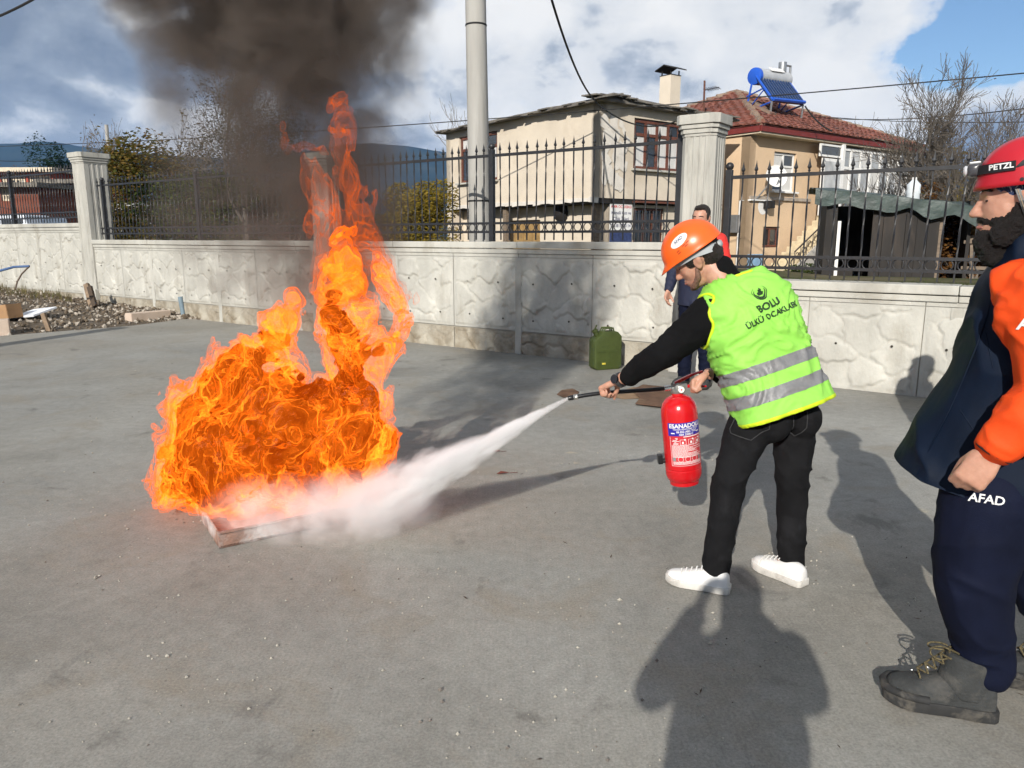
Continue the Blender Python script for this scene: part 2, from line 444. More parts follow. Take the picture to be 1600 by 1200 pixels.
# ---- stamped concrete wall
def stone_panel(w, h, seed, cell=0.36, res=0.0155):
    """A cast panel with irregular stone relief: front on -Y, from (0,0) to (w,h)."""
    rnd = np.random.RandomState(seed)
    nx, nz = max(2, int(w / res)), max(2, int(h / res))
    X, Z = np.meshgrid(np.linspace(0, w, nx + 1), np.linspace(0, h, nz + 1))
    gx, gz_ = max(1, round(w / cell)), max(1, round(h / (cell * 0.85)))
    pts = []
    for i in range(-1, gx + 1):
        for j in range(-1, gz_ + 1):
            pts.append(((i + 0.5 + rnd.uniform(-0.42, 0.42)) * w / gx, (j + 0.5 + (0.25 if i % 2 else -0.25) + rnd.uniform(-0.35, 0.35)) * h / gz_))
    pts = np.array(pts)
    ph = rnd.uniform(0, 6.28, 8)
    wx = X + 0.045 * np.sin(9 * Z + ph[0]) + 0.02 * np.sin(23 * Z + 11 * X + ph[1]) + 0.010 * np.sin(47 * Z - 31 * X + ph[4])
    wz = Z + 0.045 * np.sin(8 * X + ph[2]) + 0.02 * np.sin(21 * X - 13 * Z + ph[3]) + 0.010 * np.sin(43 * X + 37 * Z + ph[5])
    D = np.sqrt((wx[..., None] - pts[:, 0]) ** 2 + (wz[..., None] - pts[:, 1]) ** 2)
    o = np.argsort(D, axis=-1)[..., :2]
    d1 = np.take_along_axis(D, o[..., :1], -1)[..., 0]; d2 = np.take_along_axis(D, o[..., 1:2], -1)[..., 0]
    k = o[..., 0]
    offs = rnd.uniform(0.0, 0.020, len(pts)); tx = rnd.uniform(-0.065, 0.065, len(pts)); tz = rnd.uniform(-0.075, 0.03, len(pts))
    e = d2 - d1
    hgt = offs[k] + tx[k] * (wx - pts[k, 0]) + tz[k] * (wz - pts[k, 1])
    gate = 0.45 + 0.55 * np.clip(np.sin(3.1 * X + 2.3 * Z + ph[6]) + 0.6, 0, 1)
    hgt = hgt * np.clip(e / 0.035, 0, 1) ** 0.7 - 0.013 * gate * np.exp(-(e / 0.018) ** 2)
    hgt += rnd.uniform(-0.0012, 0.0012, hgt.shape)
    edge = np.minimum(np.minimum(X, w - X), np.minimum(Z, h - Z))
    hgt = np.where(edge < 0.045, 0.004, hgt + 0.0)
    vs = np.stack([X, -hgt, Z], -1).reshape(-1, 3)
    n = nx + 1
    idx = np.arange((nx + 1) * (nz + 1)).reshape(nz + 1, nx + 1)
    f = np.stack([idx[:-1, :-1], idx[:-1, 1:], idx[1:, 1:], idx[1:, :-1]], -1).reshape(-1, 4)
    me = bpy.data.meshes.new('stone_panel'); me.from_pydata(vs.tolist(), [], f.tolist()); me.update(); smooth(me)
    me.materials.append(M_conc)
    return me
WROT = rotm(WD, -WN, V((0, 0, 1)))      # panel axes: x along the wall, -y to the front
def wall_box(mb, s0, s1, z0, z1, f, b):
    """box on the wall: f metres proud of the face, b metres behind it"""
    c = wp((s0 + s1) / 2, (z0 + z1) / 2, (b - f) / 2); return mb.box(c, (s1 - s0, f + b, z1 - z0), WROT)
PANELS = {}
def stone_wall(label, s0, s1, top, step, strip, seeds, base=-0.1):
    t = thing('boundary_wall', label, 'wall', wp((s0 + s1) / 2))
    wall_box(MB(), s0, s1, base, top - 0.10, -0.014, 0.24).build('wall_core', M_joint, t)
    n = max(1, round((s1 - s0) / step)); w = (s1 - s0) / n
    for i in range(n):
        a = s0 + i * w
        for (z0, z1, kk) in ([(0.30, top - 0.20, 0)] + ([(-0.05, 0.286, 1)] if strip else [])) if strip else [(0.0, top - 0.20, 0)]:
            key = (round(w, 3), round(z1 - z0, 3), seeds[i % len(seeds)] + 50 * kk)
            if key not in PANELS: PANELS[key] = stone_panel(w - 0.008, z1 - z0, key[2], 0.40 if not kk else 0.38)
            if kk: PANELS[key].materials[0] = M_concd
            put('stone_panel', PANELS[key], t, wp(a + 0.004, z0, 0.0), WROT)
        # frieze and coping over each bay
        wall_box(MB(), a + 0.004, a + w - 0.004, top - 0.195, top - 0.155, 0.006, 0.2).build('frieze', M_conc, t)
    k = max(1, round((s1 - s0) / 2.1)); cw = (s1 - s0) / k
    for i in range(k):
        a = s0 + i * cw; j = random.uniform(-0.004, 0.004)
        wall_box(MB(), a + 0.002, a + cw - 0.002, top - 0.152, top - 0.095, 0.026 + j, 0.25).build('moulding', M_conc, t, bevel=0.008)
        wall_box(MB(), a + 0.003, a + cw - 0.003, top - 0.085, top + j, 0.052 + j, 0.28).build('coping', M_conc, t, bevel=0.010)
        if i: wall_box(MB(), a - 0.05, a + 0.05, 0.0, top - 0.2, 0.012, 0.02).build('pilaster_strip', M_conc, t, bevel=0.006)
    h = MB()
    r = random.Random(int(s0 * 10) + 99)
    for i in range(n):
        for zf in (0.46, 0.92):
            if zf < top - 0.25:
                for sf in (0.25, 0.75):
                    c = wp(s0 + (i + sf) * w + r.uniform(-0.05, 0.05), zf + r.uniform(-0.02, 0.02), -0.0185)
                    h.lathe([(0.012, 0), (0.012, 0.004)], c, WN, 8)
    h.build('tie_hole', pm('tie hole shade', (0.03, 0.024, 0.018), 0.9), t, kind='stuff')  # dark discs in place of holes: their inner shade is put into the colour
    return t
SL0, SL1, SM1, SR1 = -26.0, -10.75, 2.25, 12.0
stone_wall('higher pale stone-stamped wall left of the tall pillar, behind the soil heap', SL0, -11.0, 1.79, 1.07, True, [11, 12, 13])
stone_wall('long stone-stamped concrete wall behind the fire between two fluted pillars', -10.66, 2.26, 1.44, 1.065, True, [21, 22, 23, 24])
stone_wall('low stone-stamped wall behind the man in the navy and orange jacket', 2.65, SR1, 1.06, 1.02, False, [31, 32, 33])

# ---- pillars
def pillar(label, s0, s1, z0, z1, d=0.5):
    t = thing('wall_pillar', label, 'pillar', wp((s0 + s1) / 2))
    w = s1 - s0; c = (s0 + s1) / 2
    sh = MB()
    # fluted shaft: a plan with shallow grooves on every face
    def plan(hw, hd, g=0.007):
        pts = []
        for sx, sy in ((-1, -1), (1, -1), (1, 1), (-1, 1)): pts.append((sx * hw, sy * hd))
        out = []
        ch = 0.05
        cyc = [(-hw, -hd), (hw, -hd), (hw, hd), (-hw, hd)]
        for i in range(4):
            a, b = V((*cyc[i], 0)), V((*cyc[(i + 1) % 4], 0)); L = (b - a).length; u = (b - a) / L; nn = V((-u.y, u.x, 0))
            out.append(a + u * ch)
            for f0, f1 in ((0.26, 0.38), (0.44, 0.56), (0.62, 0.74)):
                out += [a + u * L * f0, a + u * (L * f0 + 0.008) + nn * g, a + u * (L * f1 - 0.008) + nn * g, a + u * L * f1]
            out.append(b - u * ch)
        return [(p.x, p.y) for p in out]
    o = wp(c, 0, d / 2 - 0.09)
    sh.prism(plan(w / 2, d / 2), z0, z1 - 0.21, WROT, o)
    sh.build('shaft', M_conc2, t)
    pr = [(z1 - 0.22, z1 - 0.19, 0.006), (z1 - 0.19, z1 - 0.145, 0.02), (z1 - 0.142, z1 - 0.10, 0.036), (z1 - 0.097, z1, 0.055)]
    for i, (a, b, g) in enumerate(pr):
        hw, hd = w / 2 + g, d / 2 + g; ch = 0.05
        MB().prism([(-hw + ch, -hd), (hw - ch, -hd), (hw, -hd + ch), (hw, hd - ch), (hw - ch, hd), (-hw + ch, hd), (-hw, hd - ch), (-hw, -hd + ch)], a, b, WROT, o).build(['neck_band', 'lower_moulding', 'upper_moulding', 'cap_slab'][i], M_conc2, t, bevel=0.006)
    wall_box(MB(), s0 - 0.04, s1 + 0.04, -0.1, z0 + 0.0, 0.10, 0.45).build('plinth', M_conc, t, bevel=0.01)
    return t
pillar('tall fluted concrete pillar at the left, where the wall steps up', -11.05, -10.62, 0.42, 3.19, 0.56)
pillar('fluted concrete pillar seen through the flames', -3.73, -3.36, 1.445, 2.74, 0.36)
pillar('fluted concrete pillar beside the head of the man in the orange helmet', 2.27, 2.64, 0.35, 2.76, 0.36)

# ---- iron fence
def bar_mesh(h):
    m = MB(); w = 0.0075
    tw = []
    for i in range(13):
        a = i * 0.55 if 3 <= i <= 9 else 0
        z = h * i / 12
        tw.append([V((w * 1.3 * math.cos(a + math.pi / 4 + k * math.pi / 2), w * 1.3 * math.sin(a + math.pi / 4 + k * math.pi / 2), z)) for k in range(4)])
    m.rings(tw)
    m.lathe([(0.008, h), (0.015, h + 0.012), (0.008, h + 0.022), (0.022, h + 0.045), (0.012, h + 0.075), (0.004, h + 0.115), (0.001, h + 0.135)], (0, 0, 0), n=6)
    me = m.mesh('fence_bar'); me.materials.append(M_iron); return me
def ring_mesh():
    m = MB(); Rr = 0.05
    m.rings([[V(((Rr + 0.0065 * math.cos(b)) * math.cos(a), 0.0065 * math.sin(b), (Rr + 0.0065 * math.cos(b)) * math.sin(a))) for b in np.linspace(0, 2 * math.pi, 6, endpoint=False)] for a in np.linspace(0, 2 * math.pi, 20, endpoint=False)], closed=True)
    me = smooth(m.mesh('fence_ring')); me.materials.append(M_iron); return me
RING = ring_mesh(); BARS = {}
def fence(label, s0, s1, z0, zr, posts, step=0.136, group='iron fence sections'):
    t = thing('iron_fence', label, 'fence', wp((s0 + s1) / 2, z0), group)
    bk = 0.13
    L = lambda s, z: wp(s, z, bk)
    for z, h in ((zr, 0.035), (z0 + 0.235, 0.03), (z0 + 0.122, 0.03)):
        MB().box(L((s0 + s1) / 2, z), (s1 - s0, 0.03, h), WROT).build('rail', M_iron, t)
    H = zr - z0 + 0.005
    key = round(H, 2)
    if key not in BARS: BARS[key] = bar_mesh(H)
    n = int((s1 - s0) / step)
    for i in range(n + 1):
        s = s0 + (s1 - s0 - n * step) / 2 + i * step
        if any(abs(s - p) < 0.05 for p in posts): continue
        put('bar', BARS[key], t, L(s, z0 + 0.02 - 0.0), Matrix.Rotation(random.uniform(-0.012, 0.012), 3, 'Y') @ WROT)
        if i < n: put('ring', RING, t, L(s + step / 2, z0 + 0.1785), WROT)
    for p in posts:
        po = MB().box(L(p, (z0 + zr + 0.08) / 2), (0.065, 0.065, zr + 0.08 - z0), WROT).build('post', M_iron, t, bevel=0.004)
        MB().ell(L(p, zr + 0.115), (0.043, 0.043, 0.043), None, 14, 10).build('ball_finial', M_iron, po, sm=60)
fence('spear-topped iron fence on the higher wall at the far left', -20.5, -11.1, 1.79, 2.87, [-17.6, -14.5])
fence('spear-topped iron fence behind the smoke, left of the fire', -10.5, -3.8, 1.44, 2.53, [-10.3, -7.0])
fence('spear-topped iron fence in front of the beige house', -3.30, 2.22, 1.44, 2.53, [-3.2, -0.41, 2.18])
fence('spear-topped iron fence in front of the red-roofed house', 2.70, 11.9, 1.06, 2.12, [2.74, 6.2, 9.4])

# ---- soil bank at the left edge of the slab
def bank():
    bm_v, fs = [], []
    nu, nv = 70, 34
    for j in range(nv + 1):
        for i in range(nu + 1):
            u, v = i / nu, j / nv
            a = E0.lerp(E2, u) if u > 0 else E0
            # front edge follows the slab, rear edge the foot of the wall
            ta = u * 2
            a = E0.lerp(E1, min(u / 0.75, 1)) if u < 0.75 else E1.lerp(E2, (u - 0.75) / 0.25)
            sb = -19.5 + u * 12.6
            b = wp(sb, 0, 0.05)
            p = a.lerp(b, v)
            h = -0.02 + (0.30 * (1 - u) ** 0.6 + 0.03) * (v ** 0.7) + 0.09 * abs(noise.noise(V((p.x * 2.1, p.y * 2.1, 1)))) * min(1, v * 6) * (1 - 0.6 * u) + 0.03 * noise.noise(V((p.x * 9, p.y * 9, 4))) * min(1, v * 6)
            bm_v.append((p.x, p.y, h))
    for j in range(nv):
        for i in range(nu): fs.append((j * (nu + 1) + i, j * (nu + 1) + i + 1, (j + 1) * (nu + 1) + i + 1, (j + 1) * (nu + 1) + i))
    o = MB().add(bm_v, fs).build('soil_bank', M_soil, sm=80); tag(o, kind='structure')
    me = o.data
    return BVHTree.FromPolygons([v.co.copy() for v in me.vertices], [p.vertices[:] for p in me.polygons])
BANK = bank()
def bank_z(x, y):
    h = BANK.ray_cast(V((x, y, 5)), V((0, 0, -1)))
    return h[0].z if h[0] is not None else 0.0
# ================================================================== BUILDINGS
DR = V((0.80, 0.60, 0)); DL = V((-0.60, 0.80, 0)); UP = V((0, 0, 1))
M_beige = pm('old beige render', (0.60, 0.525, 0.425), 0.9, 0.08, 1.2, bump=0.2, bscale=12, stains=(0.52, 0.445, 0.35), sscale=0.9, spec=0.2)
M_patch = pm('bare repaired render', (0.62, 0.58, 0.52), 0.9, 0.12, 5)
M_peach = pm('peach render', (0.60, 0.44, 0.29), 0.9, 0.06, 1.5, stains=(0.52, 0.38, 0.25), sscale=0.6, spec=0.2)
M_white = pm('white paint', (0.72, 0.71, 0.69), 0.5, 0.06, 4)
M_brownwood = pm('brown painted wood', (0.13, 0.045, 0.028), 0.6, 0.25, 8, stains=(0.06, 0.03, 0.02), sscale=5)
M_glassd = glass('window glass dark', (0.035, 0.04, 0.045))
M_curtain = pm('net curtain', (0.55, 0.54, 0.52), 0.9, 0.22, 9, stretch=(9, 9, 0.4))
M_roofold = pm('old roof sheet', (0.16, 0.145, 0.125), 0.85, 0.45, 3, bump=0.5, bscale=20, stains=(0.05, 0.045, 0.04), sscale=2)
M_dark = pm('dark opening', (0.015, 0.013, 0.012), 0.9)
M_shadew = pm('grey brown boards', (0.17, 0.13, 0.095), 0.85, 0.3, 7, stretch=(1, 1, 4))
M_tile = pm('clay roof tile', (0.185, 0.066, 0.046), 0.85, 0.45, 5, stains=(0.11, 0.055, 0.045), sscale=1.2, bump=0.4, bscale=25)
M_fascia = pm('dark red fascia', (0.16, 0.025, 0.022), 0.6)
M_soffit = pm('cream soffit', (0.58, 0.50, 0.38), 0.8)
M_step = pm('yellowish stair stone', (0.55, 0.46, 0.31), 0.8, 0.2, 6)
M_metal = pm('grey steel', (0.35, 0.36, 0.37), 0.4, 0.15, 8, metal=0.7)
M_tarp = pm('dark green tarpaulin', (0.030, 0.050, 0.044), 0.45, 0.35, 4, bump=0.6, bscale=6, spec=0.5)
M_blue = pm('blue enamel', (0.015, 0.09, 0.48), 0.4, 0.1, 6)
M_wire = pm('black cable', (0.012, 0.012, 0.012), 0.7)

def facade(t, name, mat, o, d, L, z0, z1, holes, th=0.25, out=None):
    """Wall from o along d, with real openings; `out` is its outer normal."""
    d = V(d).normalized(); out = V(out); o = V((o[0], o[1], 0))
    xs = sorted({0, L} | {h[0] for h in holes} | {h[1] for h in holes}); zs = sorted({z0, z1} | {h[2] for h in holes} | {h[3] for h in holes})
    m = MB(); P = lambda x, z, b: o + d * x + UP * z - out * b
    inside = lambda x, z: any(h[0] < x < h[1] and h[2] < z < h[3] for h in holes)
    for i in range(len(xs) - 1):
        for j in range(len(zs) - 1):
            if not inside((xs[i] + xs[i + 1]) / 2, (zs[j] + zs[j + 1]) / 2):
                for b in (0, th): m.add([P(xs[i], zs[j], b), P(xs[i + 1], zs[j], b), P(xs[i + 1], zs[j + 1], b), P(xs[i], zs[j + 1], b)], [(0, 1, 2, 3)])
    for a, b, c, e in holes:
        for p, q in (((a, c), (b, c)), ((b, c), (b, e)), ((b, e), (a, e)), ((a, e), (a, c))):
            m.add([P(*p, 0), P(*q, 0), P(*q, th), P(*p, th)], [(0, 1, 2, 3)])
    for p, q in (((0, z0), (L, z0)), ((L, z0), (L, z1)), ((L, z1), (0, z1)), ((0, z1), (0, z0))):
        m.add([P(*p, 0), P(*q, 0), P(*q, th), P(*p, th)], [(0, 1, 2, 3)])
    return m.build(name, mat, t)
def window(t, o, d, out, x0, x1, z0, z1, fm, nx=2, rows=(0.68,), deep=0.10, fw=0.07, pane=None, sill=None, curtain=None):
    d = V(d).normalized(); out = V(out); o = V((o[0], o[1], 0)); F = rotm(d, -out, UP)
    P = lambda x, z, b: o + d * x + UP * z - out * b
    fr = MB(); w, h = x1 - x0, z1 - z0
    def member(xa, xb, za, zb, t_=0.06): fr.box(P((xa + xb) / 2, (za + zb) / 2, deep), (xb - xa, t_, zb - za), F)
    member(x0, x0 + fw, z0, z1); member(x1 - fw, x1, z0, z1); member(x0 + fw, x1 - fw, z0, z0 + fw); member(x0 + fw, x1 - fw, z1 - fw, z1)
    xe = [x0 + fw / 2 + (w - fw) * i / nx for i in range(nx + 1)]
    ze = [z0 + fw / 2] + [z0 + h * r for r in rows] + [z1 - fw / 2]
    for x in xe[1:-1]: member(x - fw / 2, x + fw / 2, z0 + fw, z1 - fw, 0.055)
    for z in ze[1:-1]:
        for i in range(nx): member(xe[i] + fw / 2, xe[i + 1] - fw / 2, z - fw / 2, z + fw / 2, 0.05)
    wnd = fr.build('window', fm, t)
    for i in range(nx):
        for j in range(len(ze) - 1):
            MB().box(P((xe[i] + xe[i + 1]) / 2, (ze[j] + ze[j + 1]) / 2, deep + 0.01), (xe[i + 1] - xe[i] - fw, 0.012, ze[j + 1] - ze[j] - fw), F).build('pane', (pane[(i + j) % len(pane)] if pane else M_glassd), wnd)
    if sill: MB().box(P((x0 + x1) / 2, z0 - 0.03, -0.03), (w + 0.2, 0.2, 0.05), F).build('sill', sill, wnd)
    return wnd

# ---------------------------------------------------------------- beige two-storey house
def beige_house():
    C = V((2.25, 20.0, 0)); t = thing('beige_house', 'beige two-storey house with overhanging upper floor, left of the red-roofed house', 'house', (C.x, C.y, 0.4))
    oL, oR = -V((DR.x, DR.y, 0)), -V((DL.x, DL.y, 0))       # outer normals: left face looks to -DR, right face to -DL
    LL, LRt = 7.4, 5.1; z1, z2 = 2.50, 4.86
    # upper storey
    holesL = [(4.5, 6.6, 3.2, 4.66)]
    facade(t, 'upper_wall', M_beige, C, DL, LL, z1, z2, holesL, 0.25, oL)
    holesR = [(1.25, 3.15, 3.28, 4.60)]
    facade(t, 'upper_wall', M_beige, C + DR * 0.0, DR, LRt, z1, z2 + 0.0, holesR, 0.25, oR)
    B = C + DL * LL; facade(t, 'rear_wall', M_beige, B, DR, LRt, 0.3, z2, [], 0.25, -oR)
    Rr = C + DR * LRt; facade(t, 'side_wall', M_beige, Rr, DL, LL, 0.3, z2, [], 0.25, -oL)
    window(t, C, DL, oL, 4.52, 6.58, 3.22, 4.64, M_brownwood, 2, (0.72,), 0.08, 0.08, [M_curtain, M_glassd], M_conc)
    window(t, C, DR, oR, 1.27, 3.13, 3.30, 4.58, M_brownwood, 4, (0.70,), 0.08, 0.08, [M_curtain, M_glassd, M_curtain], M_conc)
    # repaired patch at the corner
    pt = MB()
    rr = random.Random(5)
    for k in range(46):
        zz = 2.7 + rr.random() ** 0.9 * 2.1; xx = abs(rr.gauss(0.4, 0.35)); sz = rr.uniform(0.12, 0.34)
        if xx + sz > 1.2 or zz + sz > 4.7: continue
        c = C + DR * (xx + sz * 0.5) + UP * zz + oR * (0.003 + 0.0006 * k)
        n = 9; ring = []
        for i in range(n):
            a = 2 * math.pi * i / n; r_ = sz * rr.uniform(0.6, 1.25) * 0.55
            ring.append(c + DR * r_ * math.cos(a) + UP * r_ * 1.4 * math.sin(a))
        pt.add(ring, [tuple(range(n))])
    pt.build('plaster_patch', M_patch, t)
    # slab under the overhang, with a broken lower edge
    c = C + DL * LL / 2 + DR * LRt / 2
    F = rotm(DL, -DR, UP)
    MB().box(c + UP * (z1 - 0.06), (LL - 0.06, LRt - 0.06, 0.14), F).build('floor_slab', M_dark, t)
    for i in range(22):
        a = i / 22; w = LL / 22
        p = C + DL * (a * LL + w / 2) + UP * (z1 - 0.03 - 0.03 * rr.random()) + oL * 0.02
        MB().box(p, (w * 0.98, 0.06, 0.09 + 0.05 * rr.random()), F @ Matrix.Rotation(rr.uniform(-0.12, 0.12), 3, 'Y')).build('broken_edge', M_patch, t)
    # ground storey, set back on the left side
    gb = C + DR * 0.5 + DL * 0.12
    facade(t, 'lower_wall', M_beige, gb, DL, LL, 0.3, z1 - 0.14, [(2.9, 4.7, 0.3, 2.0)], 0.22, oL)
    facade(t, 'lower_wall', M_beige, gb + oR * 0.0, DR, LRt - 0.5, 0.3, z1 - 0.14, [(0.95, 2.15, 1.0, 2.28)], 0.22, oR)
    dp = gb + DL * 3.8 + UP * 1.15 - oL * 0.1
    for k in range(4):
        MB().box(gb + DL * (3.12 + 0.45 * k) + UP * 1.14 - oL * 0.1, (0.43, 0.05, 1.68), F).build('door_board', pm('ochre painted boards', (0.30, 0.19, 0.075), 0.7, 0.3, 6), t)
    window(t, gb, DR, oR, 0.97, 2.13, 1.02, 2.26, M_brownwood, 3, (0.5,), 0.06, 0.05, [M_glassd])
    g = MB()
    for k in range(9):
        x = 0.98 + k * 0.143; a = gb + DR * x + oR * 0.03
        g.tube([a + UP * 1.0, a + UP * 2.22], 0.012, 5)
    for k in range(5):
        g.tube([gb + DR * 0.95 + oR * 0.03 + UP * (1.1 + 0.26 * k), gb + DR * 2.15 + oR * 0.03 + UP * (1.1 + 0.26 * k)], 0.010, 5)
    g.build('window_grille', M_iron, t)
    MB().box(gb + DR * 2.6 + oR * 0.12 + UP * 2.43, (3.6, 0.3, 0.05), rotm(DR, -oR, UP)).build('canopy_ledge', M_brownwood, t)
    for x in (0.3, 4.3):
        p = C + DL * x - oL * 0.2; MB().box(p + UP * 1.4, (0.16, 0.16, 2.3), F).build('porch_post', M_shadew, t)
    hb = C + DL * 2.0 - oL * 0.5 + UP * 2.1; MB().lathe([(0.1, -0.2), (0.22, -0.1), (0.26, 0.1), (0.2, 0.28)], hb, n=10).build('hanging_bucket', M_dark, t, sm=40)
    # roof: shallow sheets with a ragged edge
    r = thing_roof = MB()
    zc = 5.35
    P = lambda a, b, z: C + DL * a + DR * b + UP * z
    e = 0.26
    r.add([P(-e, -e, 4.92), P(LL + e, -e, 4.92), P(LL + e, LRt + e, 4.88), P(-e, LRt + e, 4.88), P(-e * 0.6, 0.6, 5.06), P(LL + e, 0.6, 5.04),
           P(-e, -e, 4.865), P(LL + e, -e, 4.865), P(LL + e, LRt + e, 4.83), P(-e, LRt + e, 4.83)],
          [(0, 1, 5, 4), (4, 5, 2, 3), (0, 4, 3), (1, 2, 5), (6, 7, 1, 0), (7, 8, 2, 1), (8, 9, 3, 2), (9, 6, 0, 3), (6, 9, 8, 7)])
    ro = r.build('roof', M_roofold, t)
    for i in range(26):
        u = i / 26
        L_ = rr.uniform(0.25, 0.5)
        p = P(-e + u * (LL + 2 * e), -e - 0.02 + rr.uniform(-0.05, 0.06), 4.92 + rr.uniform(0.0, 0.05))
        MB().box(p + DR * 0.25, (L_, 0.7, 0.035), F @ Matrix.Rotation(-0.22 + rr.uniform(-0.05, 0.05), 3, 'X') @ Matrix.Rotation(rr.uniform(-0.1, 0.1), 3, 'Z')).build('roof_sheet', M_roofold, ro)
    for i in range(26):
        u = i / 26
        p = P(-e + rr.uniform(-0.06, 0.04), -e + u * (LRt + 2 * e), 4.90 + 0.10 * math.exp(-((u - 0.1) / 0.12) ** 2) + rr.uniform(0, 0.05))
        MB().box(p + DL * 0.2, (0.55, rr.uniform(0.22, 0.45), 0.035), F @ Matrix.Rotation(rr.uniform(-0.1, 0.1), 3, 'Y') @ Matrix.Rotation(rr.uniform(-0.1, 0.1), 3, 'Z')).build('roof_sheet', M_roofold, ro)
    cp = P(1.0, 3.7, 0)
    ch = MB().box(cp + UP * 5.45, (0.42, 0.42, 1.25), F).build('chimney', M_beige, t)
    MB().box(cp + UP * 6.085, (0.44, 0.44, 0.02), F).build('soot_band', M_dark, ch)
    cowl = MB()
    for sx in (-1, 1):
        for sy in (-1, 1): cowl.box(cp + DL * 0.17 * sx + DR * 0.17 * sy + UP * 6.15, (0.03, 0.03, 0.14), F)
    cowl.prism([(-0.34, 0), (0, 0.12), (0.34, 0), (0.34, 0.03), (0, 0.15), (-0.34, 0.03)], -0.3, 0.3, rotm(DL, UP, -DR * -1), cp + UP * 6.22)
    cowl.build('chimney_cowl', M_dark, ch)
    # roofer's sign
    so = gb + DR * 0.40 + oR * 0.06 + UP * 2.02
    sg = thing('house_sign', 'small white advertising sign with red heading on the beige house', 'sign', so)
    Fs = rotm(DR, -oR, UP)
    MB().box(so, (0.82, 0.02, 0.72), Fs).build('board', M_white, sg)
    MB().box(so + oR * 0.012 - UP * 0.56, (0.82, 0.02, 0.36), Fs).build('picture_strip', pm('dark blue print', (0.03, 0.045, 0.12), 0.6, 0.5, 14), sg)
    mr, mbk = pm('red print', (0.55, 0.02, 0.02), 0.6), pm('navy print', (0.02, 0.025, 0.10), 0.6)
    for k, (s_, z_, m_, sz) in enumerate((('AMIR OCAKBASI', 0.27, mr, 0.105), ('Kamelli Çatı ve', 0.11, mbk, 0.12), ('Oluk İşleri', -0.05, mbk, 0.13), ('0 538 57 20 14', -0.23, mbk, 0.12))):
        lettering('lettering', s_, sz, so + UP * z_, DR, UP, m_, sg, 0.013, 0.012)
beige_house()

# ---------------------------------------------------------------- red-roofed house
def tile_slope(t, a, b, apex, rows, nm):
    """Courses of half-round tiles on a triangular or trapezoid slope: eave a-b, up to apex."""
    m = MB(); a, b, apex = V(a), V(b), V(apex)
    nrm = (b - a).cross(apex - a).normalized()
    if nrm.z < 0: nrm = -nrm
    m.add([a, b, apex], [(0, 1, 2)])
    for r in range(rows):
        t0, t1 = r / rows, (r + 1.12) / rows
        l0, r0 = a.lerp(apex, t0), b.lerp(apex, t0); l1, r1 = a.lerp(apex, min(t1, 1)), b.lerp(apex, min(t1, 1))
        W = (r0 - l0).length; n = max(1, int(W / 0.30)); d = (r0 - l0).normalized(); upv = ((apex - a) - d * (apex - a).dot(d)).normalized()
        hgt = (l1 - l0).dot(upv)
        for k in range(n):
            c = l0 + d * ((k + 0.5) * W / n); j = random.uniform(-0.012, 0.02)
            hw = W / n * 0.52
            prof = [(-hw, 0.008), (-hw * 0.5, 0.055), (0, 0.075), (hw * 0.5, 0.055), (hw, 0.008)]
            lo = [c + d * x + nrm * (z + 0.035 + j) for x, z in prof]; hi = [c + d * x + upv * hgt + nrm * (z * 0.9 + j) for x, z in prof]
            m.add(lo + hi, [(i, i + 1, 6 + i, 5 + i) for i in range(4)] + [(4, 3, 2, 1, 0)])
    return m.build(nm, M_tile, t, kind='stuff')
